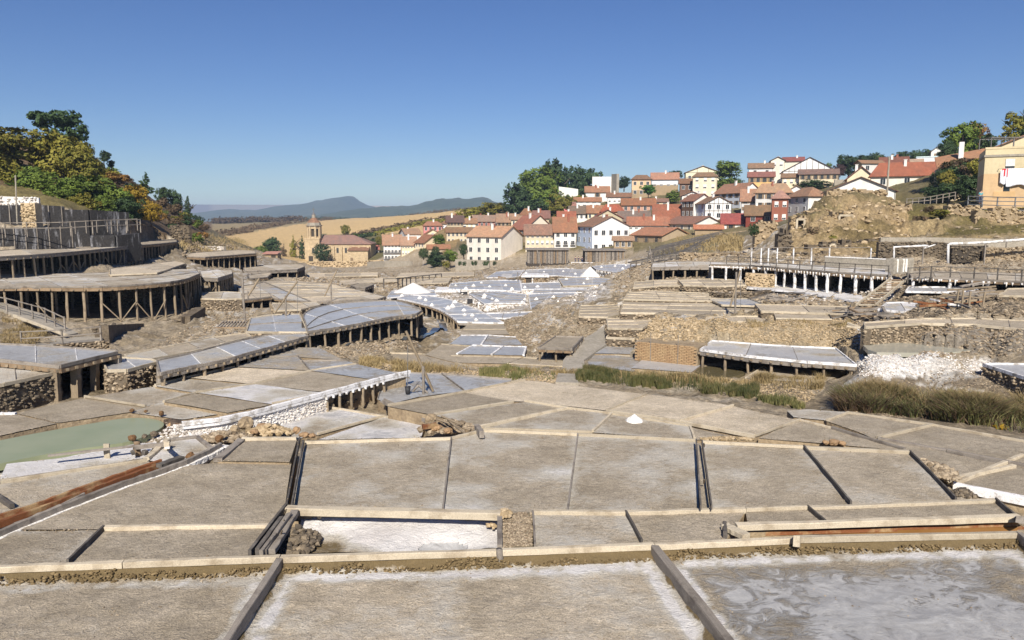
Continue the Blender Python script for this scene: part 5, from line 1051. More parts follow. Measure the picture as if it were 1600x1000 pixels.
H_("tall cream tower like house with three rows of windows on the skyline", 1202, 1203, 1223, 252, 290, 247, 320, 'A', (0.76, .70, .58), roof=BROWN, wB=(3, 2), dep=12, wk='shutter')
H_("cream house joined to the right of the tall skyline house", 1222, 1223, 1252, 252, 280, 247, 326, 'B', (0.74, .68, .56), roof=(0.27, .09, .07), chim=1)
H_("broad white half timbered gable on the skyline", 1222, 1223, 1298, 268, 286, 249, 302, 'A', (0.80, .79, .77), roof=DARK, wB=(1, 4), timber=9, dep=14, chim=0)
H_("long pale yellow house in front of the half timbered gable", 1247, 1248, 1303, 272, 298, 266, 282, 'B', CREAM, roof=(0.22, .13, .10), wB=(2, 6), chim=0, wk='open')
H_("small cream house tucked under the long pale yellow house", 1221, 1222, 1248, 277, 292, 272, 286, 'B', CREAM, roof=BROWN, wB=(1, 3), chim=0)
H_("small white gable between trees and the red hipped roof", 1233, 1234, 1253, 296, 306, 291, 262, 'A', WHITE, roof=TERRA, dep=9, chim=0)
H_("peach coloured square house with hipped roof by the bright green tree", 986, 987, 1016, 281, 308, 275, 330, 'H', PEACH, roof=BROWN, wB=(2, 3), stonebase=3, chim=0)
H_("long pale house with red gabled roof on the skyline", 1017, 1018, 1058, 279, 298, 271, 336, 'B', (0.66, .69, .72), roof=TERRA, wB=(1, 4), stonebase=2.5, chim=1)
H_("cream house with broad gables on the skyline behind the square house", 1070, 1071, 1122, 270, 286, 261, 352, 'A', (0.76, .69, .50), roof=BROWN, wB=(1, 4), dep=12, timber=3)
H_("tall square cream house with hipped roof, left of the hillside shrubs", 1081, 1082, 1118, 277, 308, 271, 310, 'H', (0.72, .62, .47), roof=BROWN, wB=(3, 3), chim=0, wk='shutter')
H_("dark brown barn beside the tall square cream house", 1061, 1062, 1082, 286, 302, 280, 316, 'B', (0.17, .10, .07), roof=BROWN, wB=(1, 2), chim=0, cat='barn', name='barn')
H_("white house with red roof just under the tall blank white wall", 914, 915, 951, 299, 312, 292, 332, 'B', WHITE, roof=RED, wB=(1, 1), chim=2)
H_("low white house with red roof and dark doors right of the blank wall", 948, 949, 985, 307, 320, 302, 322, 'B', WHITE, roof=BROWN, wB=(1, 5), chim=1)
H_("white house with brown roof above the pink house", 897, 898, 938, 314, 326, 309, 316, 'B', WHITE, roof=RED, wB=(1, 4), chim=1)
H_("small bright pink house at the edge of the tall trees", 869, 870, 898, 322, 334, 316, 312, 'B', (0.66, .22, .22), roof=(0.27, .13, .10), chim=1)
H_("white house with dark brown roof in the densest part of the village", 889, 890, 919, 332, 346, 323, 292, 'B', WHITE, roof=(0.20, .12, .09), wB=(1, 4), chim=1)
H_("house with open loggia under a red roof in the densest part", 917, 918, 942, 331, 346, 322, 290, 'B', CREAM, roof=RED, wB=(1, 3), chim=1)
H_("house with a bright red hipped roof beside the open loggia", 938, 939, 974, 331, 346, 321, 288, 'H', TAN, roof=(0.36, .10, .055), wB=(1, 3), chim=1)
H_("house with a tilted red roof just above the white gabled house", 925, 926, 972, 341, 356, 329, 268, 'A', TAN, roof=(0.34, .10, .06), chim=1, dep=10)
H_("house with a grey brown roof above the long white house", 966, 967, 1014, 343, 356, 331, 274, 'B', BRICK, roof=(0.20, .12, .10), chim=2)
H_("brick and white house with wide eaves in the upper middle rows", 971, 972, 1022, 319, 334, 311, 292, 'B', (0.50, .30, .22), roof=RED, wB=(1, 5), chim=1)
H_("low cream house with a long thin roof beside the brick and white house", 1012, 1013, 1042, 315, 328, 311, 294, 'B', CREAM, roof=(0.24, .12, .09), wB=(1, 3), chim=1)
H_("house with a very large plain red roof in the middle", 1020, 1021, 1065, 339, 354, 321, 266, 'B', BEIGE, roof=(0.27, .085, .05), chim=1)
H_("white house with red roofs between the loggia and the red hipped roof", 871, 872, 898, 338, 352, 331, 288, 'B', CREAM, roof=(0.34, .10, .06), wB=(1, 2), chim=1)
H_("large white house with a wide hipped red roof left of the vine covered house", 1358, 1359, 1458, 277, 312, 258, 190, 'H', (0.78, .74, .64), roof=(0.27, .085, .05), wB=(2, 3), chim=1, wk='plain')
H_("white gable with dark eaves peeping over the ruined hill", 1288, 1289, 1386, 300, 320, 280, 168, 'A', (0.76, .74, .70), roof=(0.16, .075, .06), dep=10, chim=0)
H_("house with a long dark red roof behind the peeping white gable", 1322, 1323, 1362, 279, 294, 263, 200, 'A', CREAM, roof=(0.25, .08, .06), dep=14, chim=1)
H_("tan and white box like house below the dark hilltop trees", 1337, 1346, 1376, 255, 272, 251, 245, 'B', (0.50, .36, .20), (0.62, .60, .57), BROWN, wB=(1, 2), chim=0)
H_("house with dark red roof and dormer near the tan box like house", 1374, 1375, 1412, 256, 270, 247, 250, 'B', (0.62, .56, .48), roof=(0.24, .085, .065), wB=(1, 3), chim=2)
H_("house with faded tile roof left of the white terrace house", 1408, 1409, 1436, 256, 270, 250, 252, 'B', CREAM, roof=(0.36, .2, .14), chim=0)
H_("white modern house with a roof terrace and dark door", 1430, 1431, 1460, 247, 264, 247, 262, 'F', (0.74, .76, .80), roof=(0.6, .6, .6), wB=(1, 2), chim=0)
H_("small white house with black gable above the modern house", 1453, 1454, 1472, 237, 252, 230, 268, 'A', WHITE, roof=DARK, wB=(1, 1), dep=8, chim=0)
# ---------------------------------------------------------------- church
def church():
    D = 345; s = D/FPX; o = V(477, 409, D); st = M['church_stone']
    r = thing('church', 'sandstone church with an octagonal bell tower and long brown tiled roof', 'church', o)
    def X(px): return (px-477)*s
    def Z(py): return (409-py)*s
    mb = MB(); mb.box(0, X(500), 0, 6.5, -5, Z(374)); mb.box(-.15, X(500)+.15, -.15, 6.65, Z(374), Z(372.5)); obj('tower_shaft', mb.mesh('tower_shaft', st), r)
    cx, cy, R = X(489.5), 3.3, 3.1
    def octo(rr, z): return [(cx+rr*math.cos(math.pi/8+k*math.pi/4), cy+rr*math.sin(math.pi/8+k*math.pi/4), z) for k in range(8)]
    def oct_(name, r0, z0, r1, z1, mat):
        a, b = octo(r0, z0), octo(r1, z1); m_ = MB(); m_.add(a+b, [tuple(range(7, -1, -1)), tuple(range(8, 16))]+[(k, (k+1) % 8, 8+(k+1) % 8, 8+k) for k in range(8)]); return obj(name, m_.mesh(name, mat), r)
    bz0, bz1 = Z(372.5), Z(354)
    # belfry: eight piers with arched openings between
    for k in range(8):
        a = math.pi/8+k*math.pi/4; x, y = cx+R*.95*math.cos(a), cy+R*.95*math.sin(a); m_ = MB(); m_.prism([(x+.55*math.cos(a+q_*math.pi/2+.78), y+.55*math.sin(a+q_*math.pi/2+.78)) for q_ in range(4)], bz0, bz1); obj('pier', m_.mesh('pier', st), r)
    oct_('belfry_core', R*.72, bz0, R*.72, bz1, 'mortar_dark'); oct_('belfry_sill', R, bz0, R, bz0+.7, st); oct_('belfry_lintel', R, bz1-1.2, R, bz1, st)
    oct_('cornice', R*1.18, bz1, R*1.22, bz1+.5, 'concrete'); oct_('parapet', R*1.0, bz1+.5, R*.98, bz1+1.6, 'concrete')
    oct_('tower_roof', R*.95, bz1+1.6, R*.32, Z(341), roofm(BROWN)); oct_('lantern', R*.28, Z(341), R*.26, Z(336), 'concrete'); oct_('spire', R*.3, Z(336), .08, Z(332), 'metal')
    m_ = MB(); m_.box(cx-.09, cx+.09, cy-.09, cy+.09, Z(332), Z(325)); m_.box(cx-.6, cx+.6, cy-.07, cy+.07, Z(328.2), Z(327.6)); obj('cross', m_.mesh('cross', 'metal'), r)
    nx0, nx1, H, HR = X(500)-.2, X(579), Z(381.5), Z(371)-Z(381.5); dp = 13
    m_ = MB(); m_.box(nx0, nx1, 1.2, 1.2+dp, -5, H); obj('nave_wall', m_.mesh('nave_wall', st), r)
    rf = MB(); o_ = .5; a, b, c, d = (nx0, 1.2-o_, H), (nx1+o_, 1.2-o_, H), (nx1+o_, 1.2+dp+o_, H), (nx0, 1.2+dp+o_, H); R0 = (nx0, 1.2+dp/2, H+HR*1.3); R1 = (nx1-9, 1.2+dp/2, H+HR*1.3)
    for q_ in ([a, b, R1, R0], [c, d, R0, R1], [b, c, R1]): rf.slab(q_, .2)
    obj('nave_roof', rf.mesh('nave_roof', roofm((0.26, .15, .12))), r)
    for px in (515, 521, 533, 548, 561, 575): m_ = MB(); x = X(px); m_.box(x-.5, x+.5, .2, 1.25, -4, H*.86); obj('buttress', m_.mesh('buttress', st), r)
    for px in (527, 540, 570, 490): obj('window', win(.9, 2.2, 'plain', 'concrete'), r, (X(px), -.02 if px == 490 else 1.15, H*.5))
    sx0, sx1 = X(547), X(577); m_ = MB(); m_.box(sx0, sx1, -3.2, 1.3, -5, Z(391)); obj('sacristy_wall', m_.mesh('sacristy_wall', st), r)
    rf = MB(); rf.slab([(sx0-.4, -3.7, Z(391)), (sx1+.4, -3.7, Z(391)), (sx1+.4, 1.3, Z(386)), (sx0-.4, 1.3, Z(386))], .18); obj('sacristy_roof', rf.mesh('sacristy_roof', roofm(BROWN)), r)
    m_ = MB(); m_.box(X(552)-.6, X(552)+.6, -3.28, -3.2, -.5, 2.0); obj('door', m_.mesh('door', 'brown_wood'), r)
    m_ = MB(); m_.box(X(486)-1.0, X(486)+1.0, -.08, 0.02, -1, 2.6); obj('portal', m_.mesh('portal', 'mortar_dark'), r)
church()
H_("small white house with red roof right behind the church apse", 579, 580, 592, 389, 402, 384, 360, 'B', WHITE, roof=(0.30, .1, .07), wB=(1, 2), chim=0)
# walls at the foot of the village
def wall_thing(label, pts, D0, hpx, mat, name='stone_wall', stones_=None, cat='wall', size=.3, thick=.5, group=None):
    """pts = (px, py of the foot, D); hpx = height in pixels"""
    W = [V(x, y, d) for x, y, d in pts]; h = hpx*pts[0][2]/FPX; c = sum(W, Vector())/len(W)
    t = thing(name, label, cat, c, group=group)
    for a, b in zip(W, W[1:]):
        mb = MB(); d = (b-a).normalized(); n_ = Vector((d.y, -d.x, 0))*thick/2; q_ = [a-n_-c, b-n_-c, b+n_-c, a+n_-c]
        lo = [(p.x, p.y, p.z-2.5) for p in q_]; hi = [(p.x, p.y, p.z+h) for p in q_]
        mb.add(lo+hi, [(0, 1, 2, 3), (7, 6, 5, 4), (1, 0, 4, 5), (2, 1, 5, 6), (3, 2, 6, 7), (0, 3, 7, 4)]); obj('wall_core', mb.mesh('wall_core', mat), t)
        if stones_:
            cs = []; sz = []; L = (b-a).length; nn = int(min(L*(h+.5)/(size*size), 2500))
            for _ in range(nn):
                u = rnd.random(); p = a.lerp(b, u)+(n_ if (n_.y < 0) else -n_)-c; cs.append((p.x, p.y-rnd.uniform(0, .2)*size, p.z-.5+(h+.5)*rnd.random())); sz.append(size*rnd.uniform(.35, .8))
            obj('stone_face', stone_mesh('stone_face', cs, sz, stones_, .75), t, kind='stuff')
    return t
wall_thing("sandstone churchyard wall in front of the church", [(460, 424, 300), (540, 423, 300), (600, 421, 300)], 300, 15, 'church_stone', stones_='stones_gold', size=.6)
wall_thing("long plain tan retaining wall with a ramp right of the church", [(575, 420, 280), (602, 419, 270), (644, 420, 262)], 280, 11, 'concrete', stones_=None)
wall_thing("pale garden wall below the large white house", [(712, 415, 232), (765, 417, 228)], 230, 10, 'concrete')
wall_thing("dry stone terrace wall above the shaded slope", [(1120, 372, 200), (1178, 366, 195)], 200, 7, 'rubble', stones_='stones_tan', size=.5)
wall_thing("white boundary wall on the slope above the tall trees", [(873, 306, 330), (890, 308, 330), (903, 310, 330)], 330, 14, 'salt_white')
wall_thing("concrete garden wall under the hilltop trees at the right", [(1303, 293, 262), (1330, 293, 262)], 262, 12, 'concrete')
t = wall_thing("tall blank white ball court wall on the skyline", [(925, 302, 345), (956, 302, 345)], 345, 25, 'salt_white', name='court_wall', thick=1.5)
t = wall_thing("narrow tan end wall of the ball court", [(957, 302, 344), (965, 302, 338)], 344, 29, 'concrete', name='court_wall', thick=1.2)
# wooden salt stores with weathered vertical boards
def store(label, x0, x1, yT, yB, D):
    a = V(x0, yB, D); s = D/FPX; w = (x1-x0)*s; h = (yB-yT)*s
    t = thing('salt_store', label, 'salt store', a, group='old timber salt stores')
    mb = MB(); mb.box(0, w, .12, 7, -1.5, h-.1); obj('store_core', mb.mesh('store_core', 'mortar_dark'), t)
    n = int(w/.32)
    for k in range(n): x = (k+.5)*w/n; bar(t, 'plank', 'plank', rnd.choice(['grey_wood', 'dark_wood', 'grey_wood', 'brown_wood']), a+Vector((x, 0, -.3+rnd.uniform(-.15, .15))), a+Vector((x, 0, h+rnd.uniform(-.1, .05))), .29, .08)
    mb = MB(); mb.slab([(-.5, -.6, h), (w+.5, -.6, h), (w+.5, 7.3, h+.25), (-.5, 7.3, h+.25)], .15); obj('roof', mb.mesh('roof', 'grey_wood'), t)
store("long dark board clad salt store in front of the stone building", 824, 888, 390, 410, 214)
store("dark board clad salt store in front of the white gabled house", 914, 976, 391, 408, 212)
# ---------------------------------------------------------------- the ochre house with washing at the right
def ochre():
    YW = math.radians(-27); D = 100; s = D/FPX/1.0; o = V(1534, 313, D); Rz = Matrix.Rotation(YW, 4, 'Z'); H = (313-236)*s; w = 12
    r = thing('ochre_house', 'ochre rendered house at the right edge with a roof terrace and washing', 'house', o, YW)
    mb = MB(); mb.box(0, w, 0, 9, -3, H*.52, 0); mb.box(0, w, .0, 9, H*.52, H, 1); obj('wall', mb.mesh('wall', [stuccom((0.60, .42, .24)), stuccom((0.62, .53, .34))]), r)
    mb = MB(); mb.box(-.12, w, -.12, 9.1, H-1.0, H-.72); obj('cornice', mb.mesh('cornice', 'concrete'), r)
    mb = MB(); mb.box(-.05, w, -.05, .25, H, H+.25); obj('parapet', mb.mesh('parapet', stuccom((0.62, .52, .33))), r)
    wx = (1567-1534)*s; mb = MB(); mb.box(wx-.5, wx+.5, -.06, .02, H*.62, H*.80, 0); mb.box(wx-.62, wx+.62, -.09, .01, H*.60, H*.62, 1); mb.box(wx-.5, wx+.5, -.08, -.055, H*.66, H*.80, 1); obj('window', mb.mesh('window', ['glass', 'salt_white']), r)
    wx2 = (1565-1534)*s; mb = MB(); mb.box(wx2-.35, wx2+.35, -.04, .02, H*.17, H*.33, 0); obj('window', mb.mesh('window', ['glass']), r)
    mb = MB(); mb.box(1.2, 3.6, -.05, 0, .3, 1.1); obj('cover_panel', mb.mesh('cover_panel', stuccom((0.60, .40, .2))), r)
    # pergola on the roof terrace
    p = thing('pergola', 'dark metal pergola on the roof terrace of the ochre house', 'pergola', o+Rz @ Vector((.6, .8, H+.2)))
    for x in (0, 2.9, 4.6):
        for y in (0, 2.5): bar(p, 'post', 'plank', 'metal', p.location+Vector((x, y, 0)), p.location+Vector((x, y, 1.35)), .09, .09)
    for y in (0, 2.5): bar(p, 'beam', 'plank', 'metal', p.location+Vector((0, y, 1.35)), p.location+Vector((4.6, y, 1.4)), .08, .1)
    for x in np.linspace(.2, 4.4, 9): bar(p, 'slat', 'plank', 'grey_wood', p.location+Vector((x, 0, 1.43)), p.location+Vector((x, 2.5, 1.43)), .09, .04)
    # washing: cloth sheets with folds, hung on a line
    def cloth(label, x0, x1, z1, z0, mat, sd):
        n, m_ = 22, 14; vs = []
        for j in range(m_+1):
            for i in range(n+1):
                u, v = i/n, j/m_; fold = math.sin(u*14+sd)*.05*v+math.sin(u*31+sd*2)*.02*v
                vs.append(((x1-x0)*(u-.5)*(1-.08*v), -.38-fold, -(z1-z0)*(v+.06*math.sin(u*6+sd)*v)))
        fs = [(j*(n+1)+i, j*(n+1)+i+1, (j+1)*(n+1)+i+1, (j+1)*(n+1)+i) for j in range(m_) for i in range(n)]
        c = obj('hanging_cloth', mesh('hanging_cloth', vs, fs, mat, smooth=True), None, o+Rz @ Vector(((x0+x1)/2, 0, z1)), label=label, category='laundry'); c.rotation_euler = (0, 0, YW)
        md = c.modifiers.new('thick', 'SOLIDIFY'); md.thickness = .012
    X = lambda px: (px-1534)*s
    Z = lambda py: (313-py)*s
    for nm, c_ in (('cloth_white', (0.72, .73, .78)), ('cloth_red', (0.55, .03, .04)), ('cloth_blue', (0.08, .30, .60))):
        m, n, b = nmat(nm); b.inputs['Base Color'].default_value = (*c_, 1); M[nm] = m
    cloth("large white sheet hanging on the washing line of the ochre house", X(1562), X(1591), Z(266), Z(292), 'cloth_white', 1)
    cloth("small pale sheet at the left end of the washing line", X(1555), X(1563), Z(268), Z(289), 'cloth_white', 4)
    cloth("red cloth hanging over the left end of the washing line", X(1557), X(1565), Z(266), Z(278), 'cloth_red', 2)
    cloth("blue cloth hanging at the right edge of the washing line", X(1591.5), X(1602), Z(266), Z(284), 'cloth_blue', 3)
    t = thing('washing_line', 'thin washing line fixed to the ochre house wall', 'washing line', o+Rz @ Vector((X(1553), -.4, Z(266)))); bar(t, 'cord', 'post', 'metal', t.location, t.location+Rz @ Vector((5, 0, .02)), .025, .025)
    for x in (0, 5): bar(t, 'bracket', 'plank', 'metal', t.location+Rz @ Vector((x, 0, 0)), t.location+Rz @ Vector((x, .45, 0)), .05, .05)
    rb = thing('cream_house', 'upper cream house with a tall gable behind the roof terrace', 'house', V(1556, 238, 114), math.radians(-28)); mb = MB(); mb.box(0, 16, 0, 9, -4, .8)
    mb.add([(0, 0, .8), (8, 0, .8), (8, 0, 4.2)], [(0, 1, 2)], 0); mb.box(7.9, 16, .02, 8.9, .8, 6.5); obj('wall', mb.mesh('wall', stuccom((0.70, .58, .38))), rb)
    mb = MB(); mb.slab([(-.6, -.4, .65), (-.6, 9.4, .65), (8.1, 9.4, 4.4), (8.1, -.4, 4.4)][::-1], .15); obj('roof', mb.mesh('roof', roofm(TERRA)), rb)
    # vine covered house
    D2 = 140; s2 = D2/FPX; v_ = V(1468, 262, D2); vh = thing('vine_covered_house', 'low tiled house almost hidden by climbing vines, with one white chimney', 'house', v_, math.radians(-24))
    mb = MB(); mb.box(0, 62*s2, 0, 9, -6, 0); obj('wall', mb.mesh('wall', stuccom(TAN)), vh)
    mb = MB(); mb.slab([(-.5, -.8, 0), (63*s2, -.8, 1.2), (63*s2, 5, 3.6), (-.5, 5, 2.2)], .2); ro = obj('roof', mb.mesh('roof', roofm((0.36, .18, .10))), vh)
    mb = MB(); mb.slab([(-.2, -4.2, -4.2), (30*s2, -4.2, -2.8), (30*s2, -.9, -1.6), (-.2, -.9, -2.6)], .2); obj('roof', mb.mesh('roof', roofm((0.45, .22, .12))), vh)
    mb = MB(); x = 29*s2; mb.box(x-.4, x+.4, 1.5, 2.3, 0, 4.6); obj('chimney', mb.mesh('chimney', 'salt_white'), ro)
ochre()
# ---------------------------------------------------------------- trees and shrubs
def leafcloud(lobes, n, size, seed, inner=True):
    r = np.random.RandomState(seed); C_, S_ = [], []
    vol = np.array([l[1][0]*l[1][1]+l[1][0]*l[1][2] for l in lobes]); cnt = (vol/vol.sum()*n).astype(int)
    V_, F_ = [], []; off = 0
    for (c, rad3), k in zip(lobes, cnt):
        d = r.randn(k, 3); d /= np.linalg.norm(d, axis=1)[:, None]
        rr = (0.55+.5*r.rand(k)**.6)[:, None]
        # clumps: pull the leaves towards a few twig directions so gaps open between them
        tw = r.randn(max(6, k//45), 3); tw /= np.linalg.norm(tw, axis=1)[:, None]
        near = tw[np.argmax(d@tw.T, 1)]; d = d*.62+near*.48; d += r.randn(k, 3)*.05
        p = np.array(c)+d*rr*np.array(rad3)
        nrm = d+r.randn(k, 3)*.55+np.array([0, -.1, .35]); nrm /= np.linalg.norm(nrm, axis=1)[:, None]
        t1 = np.cross(nrm, r.randn(k, 3)); t1 /= np.linalg.norm(t1, axis=1)[:, None]; t2 = np.cross(nrm, t1)
        s = (size*(.5+.9*r.rand(k)))[:, None]
        q_ = np.stack([p-t1*s, p-t2*s*.6, p+t1*s, p+t2*s*.6], 1)
        V_.append(q_.reshape(-1, 3)); F_.append(np.arange(k*4).reshape(k, 4)+off); off += k*4
    return np.concatenate(V_), np.concatenate(F_)
_cr = {}
def crown(shape, leaf, var):
    k = (shape, leaf, var)
    if k in _cr: return _cr[k]
    r = random.Random(var*7+len(shape)*3); lobes = []
    if shape == 'round':
        for i in range(9): a = r.uniform(0, 6.28); q_ = r.uniform(.15, .62); z = r.uniform(-.45, .6); lobes.append(((math.cos(a)*q_, math.sin(a)*q_, z), (r.uniform(.38, .58),)*2+(r.uniform(.32, .48),)))
        lobes.append(((0, 0, 0), (.6, .6, .65))); n = 5200; sz = .062
    elif shape == 'ball': lobes = [((0, 0, 0), (.95, .95, .95)), ((0, 0, .1), (.8, .8, .85))]; n = 4200; sz = .06
    elif shape == 'pine':
        for i in range(12): z = -.8+1.7*i/12; a = r.uniform(0, 6.28); w = .75*(1-(i/12)**1.3)+.12; lobes.append(((math.cos(a)*w*.5, math.sin(a)*w*.5, z), (w*.6, w*.6, .16)))
        lobes.append(((0, 0, 0), (.22, .22, .85))); n = 2600; sz = .06
    elif shape == 'cypress':
        for i in range(9): z = -.9+1.8*i/9; w = .55*(1-abs(i/9-.35)**1.4)*(1 if i < 7 else .5); lobes.append(((r.uniform(-.12, .12), r.uniform(-.12, .12), z), (w, w, .25)))
        n = 2600; sz = .05
    elif shape == 'bush':
        for i in range(7): a = r.uniform(0, 6.28); q_ = r.uniform(.2, .6); lobes.append(((math.cos(a)*q_, math.sin(a)*q_, r.uniform(-.3, .3)), (.4, .4, .5)))
        n = 1100; sz = .085
    elif shape == 'open':
        for i in range(14): a = r.uniform(0, 6.28); q_ = r.uniform(.3, .8); z = r.uniform(-.6, .8); lobes.append(((math.cos(a)*q_*(1-abs(z)*.4), math.sin(a)*q_, z), (r.uniform(.26, .42),)*2+(r.uniform(.2, .32),)))
        n = 5000; sz = .062
    v, f = leafcloud(lobes, n, sz, var*11+3)
    _cr[k] = mesh('crown', v, f, leaf); return _cr[k]
_tk = {}
def trunk(var):
    if var in _tk: return _tk[var]
    r = random.Random(var); mb = MB(); pts = [(0, 0, -.06)]; x = y = 0
    for i in range(5): x += r.uniform(-.03, .03); y += r.uniform(-.03, .03); pts.append((x, y, .12+.15*i))
    mb.tube(pts, [.05, .04, .036, .03, .022, .012], 7)
    for i in range(6):
        a = r.uniform(0, 6.28); z = r.uniform(.25, .6); L = r.uniform(.2, .36); p0 = (x*.5, y*.5, z); mb.tube([p0, (math.cos(a)*L*.5, math.sin(a)*L*.5, z+.12), (math.cos(a)*L, math.sin(a)*L, z+.24)], [.018, .012, .005], 5)
    _tk[var] = mb.mesh('trunk', 'bark', True); return _tk[var]
def tree(label, px, yb, yt, wpx, D, shape='round', leaf='leaf_green', var=0, name='tree', cat='tree', trunkf=.25, group=None):
    b = V(px, yb, D); s = D/FPX; h = (yb-yt)*s; w = wpx*s
    t = thing(name, label, cat, b, rnd.uniform(0, 6.28), group)
    if trunkf > 0:
        o = obj('trunk', trunk(var % 3), t); o.scale = (h*.9, h*.9, h); 
    c = obj('crown' if trunkf > 0 else 'foliage', crown(shape, leaf, var), t); ch = h*(1-trunkf)
    c.location = (0, 0, h-ch/2); k_ = 1.1 if shape in ('round', 'open') else 1.0; c.scale = (w/2*k_, w/2*k_, ch/2*1.02)
    return t
T = tree
T("tall dark evergreen tree standing above the autumn trees on the left ridge", 92, 262, 168, 80, 150, 'open', 'leaf_dark', 1, trunkf=.12)
T("broad olive and gold tree at the left edge of the hillside", 18, 300, 196, 100, 122, 'round', 'leaf_olive', 0)
T("big yellowish green tree right below the tall dark evergreen", 88, 300, 208, 95, 126, 'round', 'leaf_olive', 2, trunkf=.1)
T("rounded olive tree with orange leaves on its right side", 128, 300, 225, 60, 124, 'round', 'leaf_olive', 1, trunkf=.1)
T("green bushy tree at the foot of the left hill, over the white stained wall", 50, 318, 258, 70, 112, 'round', 'leaf_green', 1, trunkf=.05)
T("low green tree in the middle of the left hillside", 140, 332, 272, 72, 114, 'round', 'leaf_green', 0, trunkf=.03)
T("green bushy tree leaning over the long stained wall", 110, 330, 285, 50, 111, 'round', 'leaf_green', 2, trunkf=.03)
T("dark green tree beside the golden tree on the left", 180, 345, 290, 56, 116, 'round', 'leaf_green', 3, trunkf=.03)
T("dark evergreen bush under the golden tree at the end of the stained wall", 205, 358, 305, 46, 113, 'round', 'leaf_dark', 0, trunkf=.03)
T("orange autumn tree on the left slope", 212, 335, 288, 40, 122, 'round', 'leaf_yellow', 0, trunkf=.05)
T("bright yellow tree at the lower end of the left slope", 237, 352, 312, 28, 118, 'round', 'leaf_yellow', 1, trunkf=.05)
T("rusty brown tree above the orange autumn tree", 186, 310, 268, 40, 140, 'open', 'leaf_orange', 1, trunkf=.1)
T("green pine on the slope above the orange tree", 228, 308, 268, 30, 160, 'pine', 'leaf_dark', 0, trunkf=.1)
T("small round pine on the ridge, first one right of the tall evergreen", 137, 250, 229, 18, 175, 'round', 'leaf_dark', 1, trunkf=.1)
T("small round pine on the ridge, second one right of the tall evergreen", 163, 258, 236, 19, 178, 'round', 'leaf_dark', 2, trunkf=.1)
T("little pine on the ridge just below the two round ones", 175, 266, 250, 12, 180, 'round', 'leaf_dark', 0, trunkf=.1)
T("dark green pine pair on the lower ridge, left one", 258, 330, 291, 24, 200, 'round', 'leaf_dark', 0, trunkf=.05)
T("dark green pine pair on the lower ridge, right one", 274, 334, 295, 22, 202, 'round', 'leaf_dark', 1, trunkf=.05)
T("last dark pine at the lower end of the left ridge", 296, 345, 305, 24, 215, 'pine', 'leaf_dark', 1, trunkf=.05)
T("small dark shrub tree where the left ridge meets the fields", 312, 352, 335, 22, 240, 'bush', 'leaf_dark', 1, trunkf=0)
T("green bushy tree on the grass bank above the square buttress", 60, 326, 272, 66, 107, 'round', 'leaf_green', 3, trunkf=.03)
T("yellow green tree spreading over the bank at the far left", 8, 312, 250, 70, 109, 'round', 'leaf_olive', 3, trunkf=.03)
T("dense green bush right of the square buttress, on the bank", 92, 334, 290, 52, 106, 'round', 'leaf_green', 1, trunkf=0)
T("low dark bush at the left edge just above the white top course", 20, 312, 285, 44, 106, 'round', 'leaf_green', 0, trunkf=0)
T("olive bush in the middle of the bank above the stained wall", 128, 338, 300, 48, 107, 'round', 'leaf_olive', 1, trunkf=0)
T("green bush near the right end of the bank above the stained wall", 160, 344, 306, 44, 108, 'round', 'leaf_green', 2, trunkf=0)
T("small gold tinted tree high on the slope over the green trees", 165, 300, 262, 34, 140, 'round', 'leaf_olive', 0, trunkf=.05)
# shrubs on the left hillside
k = 0
for _ in range(150):
    D = rnd.uniform(120, 230); px = rnd.uniform(-40, 320); b = None
    x = (px-800)/FPX*D; z = ground(x, D); qx, qy = proj(x, D, z)
    if qy > 380 or qy < 200 or (px < 150 and D < 135): continue
    s_ = rnd.uniform(.8, 2.2); lf = rnd.choice(['leaf_brown', 'leaf_brown', 'leaf_orange', 'leaf_olive', 'leaf_dark', 'leaf_brown', 'leaf_green'])
    t = thing('shrub', {'leaf_brown': 'small dry brown shrub', 'leaf_orange': 'small rust coloured shrub', 'leaf_olive': 'small yellow green shrub', 'leaf_dark': 'small dark evergreen shrub', 'leaf_green': 'small green shrub'}[lf]+' in the scrub covering the left hillside', 'shrub', (x, D, z), rnd.uniform(0, 6), 'shrubs on the left hillside')
    c = obj('foliage', crown('bush', lf, rnd.randrange(3)), t); c.scale = (s_*1.3, s_*1.3, s_*.9); c.location = (0, 0, s_*.4)
    k += 1
# the wood behind the village and other trees
T("tall bright green tree at the left of the village wood", 842, 348, 259, 76, 330, 'round', 'leaf_green', 0, trunkf=.12)
T("dark round tree at the left end of the village wood", 804, 350, 288, 56, 322, 'round', 'leaf_dark', 2, trunkf=.08)
T("tall dark tree in the centre of the village wood", 872, 342, 253, 60, 336, 'open', 'leaf_dark', 0, trunkf=.05)
T("dense green tree right of the centre of the village wood", 893, 330, 258, 54, 350, 'round', 'leaf_dark', 1, trunkf=.08)
T("dark green tree at the right end of the village wood", 914, 322, 261, 44, 352, 'round', 'leaf_dark', 0, trunkf=.08)
T("green tree in front of the village wood above the red roofs", 858, 350, 298, 60, 318, 'round', 'leaf_green', 2, trunkf=.05)
T("brownish ivy covered tree in the middle of the village wood", 868, 342, 290, 36, 322, 'cypress', 'leaf_olive', 1, trunkf=.05)
T("low olive tree behind the reddish roofs left of the wood", 772, 349, 315, 56, 335, 'round', 'leaf_olive', 0, trunkf=.05)
T("low yellowish tree on the slope left of the village wood", 742, 349, 322, 50, 345, 'round', 'leaf_olive', 1, trunkf=.05)
T("green shrub tree under the white boundary wall", 905, 325, 305, 32, 325, 'round', 'leaf_olive', 2, trunkf=.03)
T("dark tree between the ball court and the peach house", 975, 298, 275, 22, 350, 'round', 'leaf_dark', 1, trunkf=.1)
T("bright green round tree in front of the peach house", 1013, 308, 288, 24, 318, 'round', 'leaf_bright', 0, trunkf=.08)
